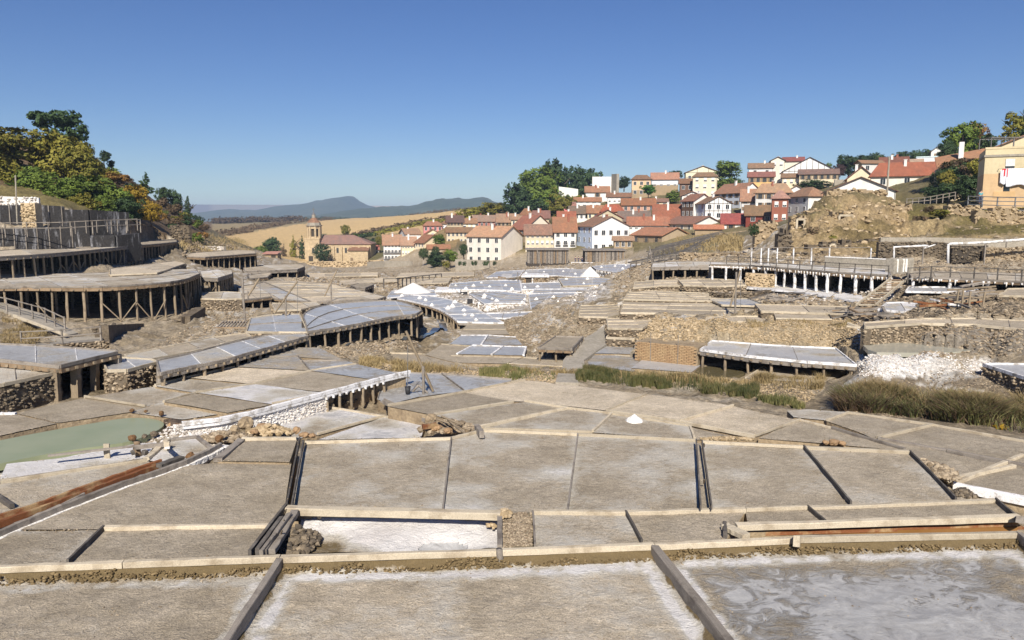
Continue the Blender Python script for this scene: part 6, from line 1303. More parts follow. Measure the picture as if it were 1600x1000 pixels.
T("dark tree behind the red gabled skyline house", 1056, 284, 266, 20, 352, 'round', 'leaf_dark', 0, trunkf=.1)
T("green shrub tree below the brown barn", 1052, 320, 296, 24, 300, 'round', 'leaf_green', 1, trunkf=.03)
T("broad green tree on the skyline between the cream and yellow houses", 1140, 285, 252, 50, 330, 'round', 'leaf_green', 2, trunkf=.05)
T("dark climbing shrubs under the broad skyline tree", 1140, 302, 277, 48, 322, 'round', 'leaf_green', 3, trunkf=.0)
T("low green shrub right of the dark climbing shrubs", 1122, 300, 280, 26, 318, 'round', 'leaf_green', 0, trunkf=.0)
T("dark green bushes below the long pale yellow house", 1270, 299, 280, 48, 268, 'round', 'leaf_dark', 1, trunkf=.0)
T("dark purple leaved tree beside the skyline evergreens", 1310, 280, 256, 18, 300, 'round', 'leaf_purple', 0, trunkf=.05)
T("dark round evergreen tree above the concrete garden wall", 1326, 282, 243, 44, 305, 'round', 'leaf_dark', 2, trunkf=.05)
T("green hilltop tree, second from the left over the concrete wall", 1350, 272, 241, 40, 320, 'round', 'leaf_dark', 3, trunkf=.05)
T("green hilltop tree behind the dark red roof", 1368, 268, 240, 30, 325, 'round', 'leaf_green', 1, trunkf=.05)
T("hilltop tree on the skyline behind the faded tile roof", 1408, 262, 236, 26, 330, 'round', 'leaf_dark', 0, trunkf=.05)
T("hilltop tree on the skyline left of the modern white house", 1430, 262, 234, 30, 332, 'round', 'leaf_dark', 1, trunkf=.05)
T("hilltop tree right behind the modern white house", 1448, 258, 234, 22, 335, 'round', 'leaf_dark', 2, trunkf=.05)
T("small tree at the right end of the half timbered gable", 1294, 272, 254, 14, 320, 'round', 'leaf_green', 1, trunkf=.1)
T("large green tree turning orange above the vine covered house", 1500, 262, 193, 62, 165, 'round', 'leaf_green', 2, trunkf=.1)
T("orange topped part grown tree beside the large green one", 1518, 255, 191, 36, 168, 'round', 'leaf_orange', 0, trunkf=.15)
T("dark evergreen tree left of the vine covered house", 1478, 268, 218, 36, 158, 'round', 'leaf_dark', 1, trunkf=.05)
T("dark hedge tree at the right shoulder of the vine covered house", 1540, 262, 208, 34, 150, 'round', 'leaf_dark', 0, trunkf=.05)
T("yellow green tree on the skyline above the ochre house", 1578, 232, 180, 34, 150, 'open', 'leaf_olive', 0, trunkf=.1)
T("tall dark tree cut by the right edge above the cream house", 1606, 235, 165, 34, 152, 'round', 'leaf_dark', 1, trunkf=.1)
for j, (lb, px, yb, yt, w, D, lf) in enumerate([
    ("mass of vines on the roof of the vine covered house", 1508, 285, 246, 60, 136, 'vine'), ("dark vines hanging left of the vine covered house", 1476, 300, 262, 44, 133, 'leaf_dark'),
    ("bright green vine patch below the tiled lean to", 1482, 306, 266, 30, 126, 'leaf_olive'), ("purple brown vines between the tiled roofs and ochre house", 1518, 300, 250, 46, 130, 'leaf_brown'),
    ("dark shrub mass next to the ochre house wall", 1512, 318, 272, 44, 118, 'leaf_dark'), ("dark shrub behind the wooden fence on the right ridge", 1462, 316, 288, 44, 128, 'leaf_dark'),
    ("dark green shrubs filling the corner under the vines", 1488, 318, 286, 50, 120, 'leaf_dark')]):
    T(lb, px, yb, yt, w, D, 'round', lf, j % 4, name='vine' if 'vine' in lb else 'shrub', cat='vine' if 'vine' in lb else 'shrub', trunkf=0)
T("leafy green tree filling the gap at the left of the village wood", 824, 350, 282, 50, 326, 'round', 'leaf_green', 3, trunkf=.03)
T("low brownish tree at the front of the village wood", 880, 345, 305, 44, 314, 'round', 'leaf_olive', 3, trunkf=.03)
T("low dark tree at the front left of the village wood", 832, 352, 312, 50, 316, 'round', 'leaf_dark', 3, trunkf=.03)
T("dark evergreen shrub filling the corner right of the large white house", 1462, 306, 270, 34, 150, 'round', 'leaf_dark', 2, name='shrub', cat='shrub', trunkf=0)
T("dark vine curtain under the low tiled roof", 1498, 300, 255, 50, 131, 'round', 'leaf_dark', 3, name='vine', cat='vine', trunkf=0)
T("brown green vine curtain at the right end of the low tiled roof", 1528, 296, 246, 34, 128, 'round', 'leaf_olive', 0, name='vine', cat='vine', trunkf=0)
# by the church and fields
T("round clipped tree in front of the church tower", 503.5, 408, 381, 28, 338, 'ball', 'leaf_dark', 0, trunkf=.03)
T("pointed cypress left of the church tower", 459, 408, 366, 20, 356, 'cypress', 'leaf_olive', 0, trunkf=.03)
T("dark cypress close to the church tower", 472, 408, 366, 16, 352, 'cypress', 'leaf_dark', 1, trunkf=.03)
T("round green tree at the edge of the wheat field left of the church", 430, 404, 371, 32, 362, 'round', 'leaf_dark', 2, trunkf=.05)
T("low bushy tree left of the round green tree", 410, 404, 382, 26, 360, 'round', 'leaf_green', 1, trunkf=.03)
T("thin brown tree between the round tree and the cypress", 444, 410, 380, 16, 348, 'cypress', 'leaf_brown', 0, trunkf=.05)
T("yellow green tree standing in the hedge behind the church", 539, 372, 350, 15, 470, 'round', 'leaf_olive', 0, trunkf=.05)
T("dark palm like tree behind the church nave", 575, 388, 364, 26, 385, 'open', 'leaf_dark', 2, trunkf=.05)
T("green tree behind the church roof", 560, 382, 364, 22, 390, 'round', 'leaf_green', 0, trunkf=.03)
T("slim dark tree left of the white apartment house", 600, 378, 361, 8, 340, 'cypress', 'leaf_dark', 0, trunkf=.05)
T("yellowish shrub behind the low white house by the church", 592, 385, 368, 12, 352, 'round', 'leaf_olive', 1, trunkf=.05)
T("large dark green garden shrub below the cream houses", 682, 421, 392, 34, 236, 'round', 'leaf_dark', 0, name='shrub', cat='shrub', trunkf=0)
T("round dark garden tree left of the large garden shrub", 662, 405, 388, 16, 250, 'ball', 'leaf_dark', 1, trunkf=.05)
T("clipped dark tree on top of the garden shrub group", 681, 400, 385, 13, 248, 'ball', 'leaf_dark', 2, trunkf=.05)
T("green garden tree right of the large garden shrub", 703, 412, 388, 22, 238, 'round', 'leaf_green', 1, trunkf=.05)
T("round olive bush at the right foot of the garden shrubs", 696, 422, 404, 16, 230, 'bush', 'leaf_olive', 0, name='shrub', cat='shrub', trunkf=0)
T("dark tree beside the left corner of the large white house", 725, 404, 380, 14, 246, 'round', 'leaf_dark', 0, trunkf=.05)
T("shrub climbing between the pink and cream houses", 686, 385, 366, 22, 285, 'round', 'leaf_green', 3, name='shrub', cat='shrub', trunkf=0)
T("bare dry shrub beside the stone barn", 1108, 392, 372, 26, 182, 'bush', 'leaf_brown', 0, name='shrub', cat='shrub', trunkf=0)
for i in range(7): T("small dark plant in the row below the large white house", 718+i*9+rnd.uniform(-3, 3), 417, 408-rnd.uniform(0, 3), 8, 224, 'bush', 'leaf_dark', i % 3, name='garden_plant', cat='plant', trunkf=0, group='plants below the large white house')
T("dark ivy on the rock at the left end of the ruin", 1178, 372, 345, 22, 100, 'bush', 'leaf_dark', 1, name='ivy', cat='ivy', trunkf=0)
for (px, yb, w, h) in [(1250, 392, 30, 26), (1270, 372, 26, 20), (1300, 385, 34, 22), (1285, 398, 40, 18), (1345, 372, 28, 16), (1380, 388, 30, 14), (1432, 352, 40, 18), (1470, 340, 50, 16), (1540, 345, 60, 20), (1580, 360, 60, 22), (1500, 362, 46, 14), (1590, 335, 40, 14), (1450, 332, 24, 12)]:
    T("brown and green scrub growing on the ruined stone slope", px, yb+2, yb-h, w, 88 if px < 1400 else 96, 'bush', rnd.choice(['leaf_brown', 'leaf_olive', 'leaf_brown']), rnd.randrange(3), name='shrub', cat='shrub', trunkf=0, group='scrub on the ruined slope')
# far hedgerows: long bands nobody could count
def hedge(name, pts, h, n, leaf, sd):
    W = [V(x, y, d) for x, y, d in pts]; r_ = resample(W, 60); lobes = [((p.x, p.y, ground(p.x, p.y)+h*.4), (h*.9+rnd.random()*h*.5, h*.9, h*rnd.uniform(.4, .8))) for p in r_]
    v, f = leafcloud(lobes, n, h*.16, sd); obj(name, mesh(name, v, f, leaf), kind='stuff')
hedge('hedgerow', [(540, 366, 460), (600, 362, 470), (680, 358, 480), (740, 348, 480), (780, 338, 490)], 3.2, 12000, 'leaf_brown', 1)
hedge('hedgerow', [(500, 375, 440), (540, 370, 450), (600, 366, 455), (660, 360, 455), (700, 352, 450)], 2.4, 8000, 'leaf_olive', 2)
hedge('hedgerow', [(335, 352, 900), (400, 347, 950), (470, 342, 1000)], 7, 6000, 'leaf_brown', 3)
hedge('hedgerow', [(340, 375, 480), (400, 360, 620), (450, 352, 800), (520, 344, 900)], 4, 5000, 'leaf_brown', 4)
hedge('hedgerow', [(480, 342, 1300), (560, 337, 1500), (640, 332, 1400)], 8, 3500, 'leaf_dark', 6)
hedge('hedgerow', [(640, 329, 800), (700, 328, 750), (740, 326, 700), (780, 330, 600)], 2.6, 6000, 'leaf_brown', 5)
# reeds and dry grass along the stream banks
def blades(name, poly, n, h, mat, dens=None, w=.012, lean=.25):
    mk = pip(PX, PY, poly); jj, ii = np.where(mk[:-1, :-1])
    if len(jj) == 0: return
    cl = np.clip((fbm(TX[jj, ii]*.8, TY[jj, ii]*.8, len(poly)*3+n % 7, 3)-.45)*8, 0.03, 1)*RR[jj, ii]**2; cl /= cl.sum(); ch = nrs.choice(len(jj), n, p=cl); j, i = jj[ch], ii[ch]
    fx, fy = nrs.rand(n), nrs.rand(n); x = TX[j, i]*(1-fx)+TX[j, i+1]*fx; y = TY[j, i]*(1-fy)+TY[j+1, i]*fy; z = TZ[j, i]-.03
    hh = h*(.35+.85*nrs.rand(n))*(.55+.9*vn(x*1.1, y*1.1, 5)); a = nrs.rand(n)*6.28; L_ = lean*hh*(.3+nrs.rand(n)); la = nrs.rand(n)*6.28; ww = w*(.7+.8*nrs.rand(n))
    dx, dy = np.cos(a)*ww, np.sin(a)*ww
    b0 = np.stack([x-dx, y-dy, z], 1); b1 = np.stack([x+dx, y+dy, z], 1)
    m0 = np.stack([x-dx*.8+np.cos(la)*L_*.35, y-dy*.8+np.sin(la)*L_*.35, z+hh*.6], 1); m1 = np.stack([x+dx*.8+np.cos(la)*L_*.35, y+dy*.8+np.sin(la)*L_*.35, z+hh*.6], 1)
    tp = np.stack([x+np.cos(la)*L_, y+np.sin(la)*L_, z+hh], 1); tq = tp+np.stack([dx*.1, dy*.1, dx*0], 1)
    v = np.stack([b0, b1, m1, m0, tq, tp], 1).reshape(-1, 3); k = (np.arange(n)*6)[:, None]
    f = np.concatenate([k+np.array([[0, 1, 2, 3]]), k+np.array([[3, 2, 4, 5]])]); obj(name, mesh(name, v, f, mat), kind='stuff')
blades('reeds', [(900, 596), (905, 582), (1000, 590), (1100, 600), (1185, 612), (1180, 625), (1060, 612), (980, 604)], 22000, .42, 'reed_green')
blades('reeds', [(745, 590), (760, 580), (868, 585), (866, 596), (800, 594)], 8000, .34, 'reed_green')
blades('reeds', [(1180, 622), (1250, 632), (1260, 642), (1190, 630)], 1500, .3, 'reed_green')
blades('reeds', [(1310, 640), (1330, 622), (1480, 635), (1650, 652), (1650, 690), (1540, 668), (1400, 650)], 16000, .58, 'reed_green', w=.014, lean=.9)
blades('dry_grass', [(1310, 645), (1330, 630), (1480, 640), (1650, 660), (1650, 690), (1540, 668), (1400, 650)], 9000, .6, 'leaf_brown', w=.014, lean=1.0)
blades('dry_grass', [(1330, 628), (1350, 618), (1480, 632), (1650, 646), (1650, 670), (1480, 650), (1340, 640)], 16000, .62, 'reed_dry', w=.012, lean=.8)
blades('dry_grass', [(600, 584), (620, 572), (740, 580), (900, 590), (1000, 596), (1180, 610), (1180, 600), (900, 582)], 9000, .35, 'reed_dry', lean=.6)
blades('dry_grass', [(1170, 600), (1190, 592), (1290, 600), (1280, 614), (1200, 606)], 5000, .38, 'reed_dry', lean=.7)
blades('dry_grass', [(560, 575), (560, 560), (620, 570), (640, 578)], 2500, .3, 'reed_dry', lean=.6)
blades('dry_grass', [(0, 545), (0, 475), (70, 515), (60, 540)], 7000, .25, 'reed_dry', lean=.7)
blades('dry_grass', [(665, 470), (650, 480), (700, 500), (740, 505), (715, 490)], 1800, .4, 'reed_dry', lean=.6)
blades('dry_grass', [(1090, 500), (1330, 500), (1330, 515), (1100, 515)], 2500, .25, 'reed_dry', lean=.6)
blades('dry_grass', [(0, 320), (0, 290), (60, 295), (130, 320), (190, 340), (120, 330)], 8000, .5, 'reed_dry', w=.03, lean=.7)
blades('dry_grass', [(270, 385), (300, 365), (370, 375), (390, 398), (300, 400)], 5000, .7, 'reed_dry', w=.04, lean=.7)
blades('dry_grass', [(1400, 372), (1420, 320), (1600, 318), (1600, 372)], 9000, .5, 'reed_dry', w=.03, lean=.7)
blades('dry_grass', [(1050, 392), (1060, 365), (1160, 370), (1160, 395)], 5000, .8, 'reed_dry', w=.05, lean=.7)
T("yellow flowering bush at the right end of the reed bank", 1556, 672, 659, 36, P(1556, 672, -.95).y, 'bush', 'leaf_yellow', 0, name='flowering_bush', cat='bush', trunkf=0)
# ---------------------------------------------------------------- timber and stone works among the pans
def poly_thing(name, label, cat, pts, mat, th=.1, kindm=None, group=None):
    c = sum(pts, Vector())/len(pts); mb = MB(); mb.slab([p-c for p in pts], th); o = obj(name, mb.mesh(name, mat), None, c, label=label, category=cat)
    if group: o['group'] = group
    return o
# white salt covered basin behind the front beam
c0 = P(640, 830, -.4); t = thing('salt_basin', 'basin heaped with bright white salt between the cream beam and the front beam', 'salt basin', c0)
F = [P(462, 864, -.4), P(600, 862, -.4), P(782, 857, -.4)]; B = [P(474, 806, -.38), P(600, 806, -.38), P(780, 808, -.38)]
nu, nv = 90, 30; a = np.array([tuple(p) for p in resample(F, nu)]); c = np.array([tuple(p) for p in resample(B, nu)]); tt = np.linspace(0, 1, nv+1)[:, None, None]
g = a[None]*(1-tt)+c[None]*tt; X, Y = g[..., 0], g[..., 1]; u = np.linspace(0, 1, nu+1)[None]; v = tt[..., 0]
nn = fbm(X*1.4, Y*1.4, 55, 4); sal = np.clip((u-.12+v*.75-.18+(nn-.5)*.5)*3.5, -.3, 1.6); Zz = -.40+.26*v**1.3*np.clip(sal, 0, 1)+(nn-.5)*.08+.03*np.clip(sal, 0, 1)*fbm(X*4, Y*4, 3, 3)
hole = np.exp(-((u-.72)/.17)**2-((v-.12)/.2)**2); Zz = Zz-.16*hole
ix = np.arange((nu+1)*(nv+1)).reshape(nv+1, nu+1); q = np.stack([ix[:-1, :-1], ix[:-1, 1:], ix[1:, 1:], ix[1:, :-1]], -1).reshape(-1, 4)
obj('salt_heap', mesh('salt_heap', (np.stack([X, Y, Zz], -1)-np.array(tuple(c0))).reshape(-1, 3), q, 'pan_floor', smooth=True, attrs={'salt': ('FLOAT', sal-.7*(hole > .55)+.3), 'wet': ('FLOAT', .7*(hole > .6)), 'moss': ('FLOAT', np.clip(.35-sal, 0, 1)*.9), 'tone': ('FLOAT', nn)}), t)
bar(t, 'beam', 'plank', 'cream_wood', P(448, 797, .02), P(782, 805, .02), .20, .15); bar(t, 'post', 'post', 'grey_wood', P(780, 858, .02)-Vector((0, 0, .35)), P(780, 858, .04), .13, .13)
bar(t, 'side_beam', 'plank', 'grey_wood', P(781, 806, 0), P(781, 856, 0), .10, .12); bar(t, 'post', 'post', 'grey_wood', P(499, 812, -.35), P(499, 806, -.05), .1, .1)
# gravel strip, clods and the small earth heap
def heap(label, name, cat, px, py, z, n, spread, smin, smax, mat, hgt=.2, flat=.8):
    c = P(px, py, z); cs = []; sz = []
    for _ in range(n):
        a = rnd.uniform(0, 6.28); r_ = rnd.random()**.6; cs.append((math.cos(a)*spread[0]*r_, math.sin(a)*spread[1]*r_, hgt*(1-r_)*rnd.uniform(.5, 1))); sz.append(rnd.uniform(smin, smax))
    o = obj(name, stone_mesh(name, cs, sz, mat, flat), None, c, label=label, category=cat); return o
gp = [P(786, 856, -.05), P(832, 852, -.05), P(831, 800, -.05), P(784, 802, -.05)]; cs = []; sz = []
t = thing('gravel_strip', 'narrow strip of gravel between the white basin and the small pan', 'gravel strip', sum(gp, Vector())/4)
mb = MB(); mb.slab([p-t.location for p in gp], .5); obj('bed', mb.mesh('bed', 'gravel'), t)
for _ in range(1500):
    a, b = rnd.random(), rnd.random(); p = gp[0].lerp(gp[1], a).lerp(gp[3].lerp(gp[2], a), b)-t.location; cs.append(tuple(p)); sz.append(rnd.uniform(.008, .028))
obj('gravel', stone_mesh('gravel', cs, sz, 'stones_tan', .7), t, kind='stuff')
heap("clump of brown moss and earth on the corner of the white basin", 'earth_clod', 'earth clod', 788, 803, .02, 60, (.14, .2), .02, .07, 'rock_brown' if False else 'stones_gold', .1)
heap("brown earth clod lying on the white salt near the post", 'earth_clod', 'earth clod', 768, 822, -.2, 25, (.09, .1), .02, .05, 'stones_gold', .05)
heap("heap of dark earth and pebbles beside the leaning planks", 'earth_heap', 'earth heap', 466, 850, -.35, 420, (.42, .55), .02, .08, 'stones_dark', .38)
# leaning dark planks that run down to the front beam
t = thing('plank_stack', 'dark weathered planks leaning down to the front beam', 'planks', P(420, 840, -.1))
for (a, b, w, h, m_) in [((468, 686, .08), (448, 790, .08), .045, .12, 'dark_wood'), ((474, 690, .06), (456, 790, .06), .04, .10, 'dark_wood'), ((448, 790, .06), (390, 864, .02), .06, .13, 'dark_wood'), ((461, 800, .05), (424, 862, -.02), .16, .10, 'grey_wood'), ((452, 806, .10), (412, 864, .0), .10, .14, 'grey_wood'), ((440, 812, .1), (402, 862, .04), .08, .14, 'dark_wood'), ((430, 836, .1), (408, 864, .05), .07, .1, 'grey_wood')]:
    bar(t, 'plank', 'plank', m_, P(*a), P(*b), w, h)
for k in range(9):
    y = 700+k*17; x = 468-(y-686)*.19; bar(t, 'peg', 'post', 'post_wood', P(x-1, y, .02), P(x+1, y-6, .16), .035, .035)
t = thing('board_pair', 'two narrow black boards with pegs between the big pans right of centre', 'boards', P(1100, 740, .1))
bar(t, 'board', 'plank', 'dark_wood', P(1088, 688, .1), P(1095, 793, .1), .035, .10); bar(t, 'board', 'plank', 'dark_wood', P(1097, 690, .1), P(1112, 793, .1), .035, .10)
for y in (698, 715, 755): bar(t, 'peg', 'post', 'post_wood', P(1100, y, 0), P(1100, y-5, .15), .04, .04)
# brine channel of timber at the right
t = thing('brine_channel', 'long rust stained timber brine channel behind the front right beam', 'channel', P(1360, 825, -.3))
bar(t, 'far_beam', 'plank', 'cream_wood', P(1150, 823, -.02), P(1592, 809, -.02), .16, .12); bar(t, 'far_side', 'plank', 'rust_wood', P(1152, 828, -.12), P(1590, 814, -.12), .06, .26)
bar(t, 'channel_bottom', 'plank', 'rust_wood', P(1155, 832, -.33), P(1590, 820, -.33), .34, .06); bar(t, 'end_board', 'plank', 'cream_wood', P(1133, 822, .02), P(1166, 838, .02), .2, .1)
bar(t, 'end_beam', 'plank', 'dark_wood', P(1132, 824, -.05), P(1133, 840, -.05), .08, .25); bar(t, 'corner_post', 'plank', 'grey_wood', P(1594, 812, -.4), P(1594, 812, .1), .14, .14)
bar(t, 'beam_joint', 'plank', 'cream_wood', P(1245, 846, -.1), P(1245, 846, .045), .12, .2)
# left flume and salty rail
t = thing('rusty_flume', 'long rust brown wooden flume running past the green pond', 'flume', P(150, 770, -.2))
L0 = [P(-40, 822, -.28), P(60, 790, -.24), P(150, 757, -.2), P(252, 722, -.18)]; L1 = [P(-40, 832, -.28), P(64, 797, -.24), P(154, 763, -.2), P(256, 726, -.18)]
for pl, nm in ((L0, 'side_board'), (L1, 'side_board')):
    for a, b in zip(pl, pl[1:]): bar(t, nm, 'plank', 'rust_wood', a, b, .07, .16)
for (a0, a1), (b0, b1) in zip(zip(L0, L1), list(zip(L0, L1))[1:]): bar(t, 'bottom_board', 'plank', 'rust_wood', (a0+a1)/2-Vector((0, 0, .09)), (b0+b1)/2-Vector((0, 0, .09)), .24, .04)
bar(t, 'end_plank', 'plank', 'dark_wood', P(248, 728, -.1), P(284, 715, -.1), .2, .1)
t = thing('salt_rail', 'grey wooden rail with a strip of white salt along the big left pan', 'rail', P(150, 790, -.1))
rl = [P(-60, 860, 0), P(25, 822, .0), P(95, 793, 0), P(190, 757, 0), P(250, 737, 0), P(290, 722, 0), P(325, 706, 0), P(345, 695, 0)]
for a, b in zip(rl, rl[1:]): bar(t, 'rail', 'plank', 'grey_wood', a, b, .09, .13)
sc = []; ss = []
for a, b in zip(rl, rl[1:]):
    n_2 = int((b-a).length*170)
    for _ in range(n_2): p = a.lerp(b, rnd.random())+Vector((-.05, rnd.uniform(.06, .36), -.10))-t.location; sc.append(tuple(p)); ss.append(rnd.uniform(.015, .05))
obj('salt_crust', stone_mesh('salt_crust', sc, ss, 'stones_salt', .6), t, kind='stuff')
for k, (a, b) in enumerate(zip(rl, rl[1:])): bar(t, 'salt_bed', 'plank', 'salt_white', a+Vector((0, .22, -.12)), b+Vector((0, .22, -.12)), .34, .12)
t = thing('wooden_post', 'short dark brown post at the pond edge', 'post', P(217, 712, -.5)); bar(t, 'post', 'post', 'brown_wood', P(217, 712, -.6), P(217, 712, -.6)+Vector((0, 0, .42)), .2, .2)
for k in (-1, 1): bar(t, 'wedge', 'plank', 'dark_wood', P(217+k*7, 706, -.4), P(217+k*12, 708, -.42), .12, .12)
t = thing('board_fence', 'low cream board fence with uprights beside the salt filled pan', 'fence', P(120, 725, -.3))
bar(t, 'board', 'plank', 'salt_wood', P(262, 700, -.35), P(262, 718, -.35)+Vector((0, 0, .32)), .12, .06)
for px, py in ((168, 716), (262, 712)): bar(t, 'upright', 'plank', 'cream_wood', P(px, py, -.6), P(px, py, -.6)+Vector((0, 0, .42)), .16, .05)
bar(t, 'rail', 'plank', 'grey_wood', P(75, 712, -.3), P(210, 697, -.3), .1, .05); bar(t, 'rail', 'plank', 'grey_wood', P(210, 699, -.3), P(262, 694, -.3), .08, .12)
t = thing('short_board', 'short dark board at the left edge of the grey pan', 'board', P(8, 782, -.3)); bar(t, 'board', 'plank', 'dark_wood', P(-20, 765, -.3), P(19, 791, -.3), .1, .1)
# long salt crusted wall with trestle, middle left
SW = [P(345, 655, -.26), P(400, 643, -.26), P(512, 613, -.26), P(600, 590, -.26), P(640, 581, -.26)]
t = thing('salt_wall', 'long low wall thickly crusted with white salt, running up to a small trestle', 'wall', SW[1]-Vector((0, 0, .6)))
stonewall(t, [SW[0]+Vector((-.9, -.5, 0)), SW[0], SW[1], SW[2]], -.95, -.33, 'stones_salt', .06, .8, back='salt_white', lim=3000, salty=.9)
for a, b in zip([SW[0]+Vector((-1.0, -.55, 0))]+SW, SW): bar(t, 'top_beam', 'plank', 'salt_wood', a, b, .12, .13); bar(t, 'lower_rail', 'plank', 'salt_wood', a+Vector((0, -.1, -.12)), b+Vector((0, -.1, -.12)), .05, .07)
for k, p in enumerate(resample(SW[2:4], 5)):
    bar(t, 'post', 'post', 'post_wood', (p.x, p.y-.05, -1.1), (p.x, p.y-.05, -.45), .12, .12)
for p in resample(SW[2:4], 9): bar(t, 'joist', 'plank', 'salt_wood', (p.x, p.y-.22, -.45), (p.x, p.y+.5, -.43), .08, .08)
stonewall(t, [SW[2]+Vector((0, .5, 0)), SW[3]+Vector((-.3, .5, 0))], -1.1, -.4, 'stones_dark', .15, back='mortar_dark')
# little flume descending right of the trestle
t = thing('small_flume', 'small grey wooden flume sloping down from the trestle', 'flume', P(630, 645, -.8))
for off in (0, .28): bar(t, 'side_board', 'plank', 'grey_wood', P(598, 628, -.6)+Vector((0, off, 0)), P(664, 657, -.75)+Vector((0, off, 0)), .04, .14)
bar(t, 'bottom', 'plank', 'grey_wood', P(598, 628, -.68)+Vector((0, .14, 0)), P(664, 657, -.83)+Vector((0, .14, 0)), .28, .03)
for k in range(6): p = P(604+k*11, 632+k*4.6, -.8); bar(t, 'support', 'post', 'dark_wood', p-Vector((0, 0, .35)), p, .06, .06)
# rocks one can tell apart
rk = {}
def rock(label, px, py, z, w, mat='rock_orange', h=.7, name='rock'):
    k = (mat, rnd.randrange(4))
    if k not in rk:
        vs, fs = IV.copy(), IF; 
        for _ in range(2):
            e = {}; nv_ = [tuple(v) for v in vs]; nf = []
            def mid(a, b):
                kk = (min(a, b), max(a, b))
                if kk not in e: p = (np.array(nv_[a])+np.array(nv_[b]))/2; p /= np.linalg.norm(p); e[kk] = len(nv_); nv_.append(tuple(p))
                return e[kk]
            for a, b, c_ in fs: ab, bc, ca = mid(a, b), mid(b, c_), mid(c_, a); nf += [(a, ab, ca), (b, bc, ab), (c_, ca, bc), (ab, bc, ca)]
            vs, fs = np.array(nv_), nf
        sd = k[1]*5; dsp = .55+.9*fbm(vs[:, 0]*1.7+vs[:, 2]*.9+sd, vs[:, 1]*1.7-vs[:, 2]*1.3+sd, sd, 3); rk[k] = mesh('rock', vs*dsp[:, None], np.array(fs), mat, smooth=False)
    p = P(px, py, z); o = obj(name, rk[k], None, p+Vector((0, 0, w*h*.3)), label=label, category='rock'); o.scale = (w*.5, w*.45, w*.5*h); o.rotation_euler = (0, 0, rnd.uniform(0, 6)); return o
rock("brown salt rimmed stone on the far rim of the pond, leftmost of three", 206, 643, -.45, .18, 'rock_brown')
rock("small brown stone on the far rim of the pond, middle of three", 228, 644, -.42, .13, 'rock_brown')
rock("round red brown stone near the right tip of the pond", 252, 648, -.42, .17, 'rock_brown', 1.0)
rock("flat orange brown stone on the near bank of the pond", 207, 687, -.5, .26, 'rock_brown')
rock("dark grey stone on the near bank, left one", 226, 684, -.5, .16, 'rubble_dark', .9)
rock("dark grey stone on the near bank, right one", 241, 681, -.5, .22, 'rubble_dark', .9)
rock("orange stone at the end of the salt bank", 268, 669, -.68, .28, 'rock_orange', .8)
rock("brown stone beside the orange one on the salt bank", 277, 672, -.65, .30, 'rock_brown', .9)
rock("dark stone next to the brown one on the salt bank", 292, 671, -.6, .34, 'rubble_dark', .8)
rock("large grey salt crusted rock by the foot of the salt wall", 308, 664, -.5, .34, 'rubble', .8)
rock("brown rock at the top of the slanting grey plank", 342, 688, -.3, .26, 'rock_brown', .8)
rock("brown lump at the right end of the rusty flume", 297, 717, -.2, .26, 'rock_brown', .8)
rock("small mossy stone behind the slanting plank", 348, 684, -.35, .18, 'rubble', .8)
rock("big grey boulder with a dark hollow, left of the orange stones", 384, 668, -.5, .46, 'rubble', .95)
rock("tall grey boulder left of the dark hollow", 366, 676, -.45, .32, 'rubble', .9)
rock("orange boulder in the heap above the small upper pan", 410, 670, -.6, .34, 'rock_orange', .7)
rock("wide orange stone at the right of the heap", 428, 674, -.6, .34, 'rock_orange', .6)
rock("flat orange stone between the boulders", 398, 677, -.5, .28, 'rock_orange', .6)
rock("round tan stone on the corner between two cream boards", 464, 676, -.1, .24, 'rock_orange', .9)
rock("low tan stone right of the corner stone", 475, 682, -.1, .26, 'rock_orange', .6)
rock("pale tan stone on the edge left of the wet salt patch", 488, 683, -.15, .24, 'rock_orange', .6)
rock("orange flat stone on the near edge of the brown pan, left", 1290, 693, -.45, .20, 'rock_orange', .6)
rock("orange flat stone on the near edge of the brown pan, middle", 1303, 694, -.45, .28, 'rock_orange', .7)
rock("orange flat stone on the near edge of the brown pan, right", 1316, 695, -.45, .24, 'rock_orange', .6)
rock("orange boulder in the rubble at the end of the small flume", 682, 672, -.5, .36, 'rock_orange', .7)
rock("flat tan boulder right of the small flume", 700, 676, -.35, .30, 'rock_orange', .6)
rock("grey boulder at the corner of the grey brown pan", 674, 658, -.5, .40, 'rubble', .8)
heap("pile of orange tan stones between the boulders and the wet pan", 'rubble_heap', 'rubble', 420, 676, -.6, 220, (.75, .35), .03, .11, 'stones_gold', .3)
heap("grey stones heaped at the foot of the white salt wall", 'rubble_heap', 'rubble', 352, 684, -.5, 260, (.8, .45), .03, .10, 'stones_tan', .22)
heap("pile of grey rubble between the flume and the big centre pan", 'rubble_heap', 'rubble', 700, 670, -.55, 260, (.9, .5), .03, .12, 'stones_tan', .35)
heap("low line of small stones beside the board pair", 'rubble_heap', 'rubble', 1135, 686, -.08, 200, (.75, .16), .02, .06, 'stones_gold', .06)
heap("brown earth and stones right of the long slanting black board", 'rubble_heap', 'rubble', 1465, 735, -.3, 200, (.35, .8), .02, .1, 'stones_tan', .12)
heap("round brown tuft of earth at the corner of the white channel", 'earth_heap', 'earth heap', 1505, 772, -.1, 160, (.22, .25), .02, .06, 'stones_dark', .16)
heap("loose stones heaped under the left end of the grey deck", 'rubble_heap', 'rubble', 232, 592, -1.0, 260, (.8, .5), .04, .14, 'stones_tan', .4)
t = thing('beam_end', 'broken brown timber lying on the rubble by the small flume', 'timber', P(670, 668, -.4)); bar(t, 'timber', 'plank', 'rust_wood', P(660, 667, -.35), P(682, 664, -.33), .16, .14)
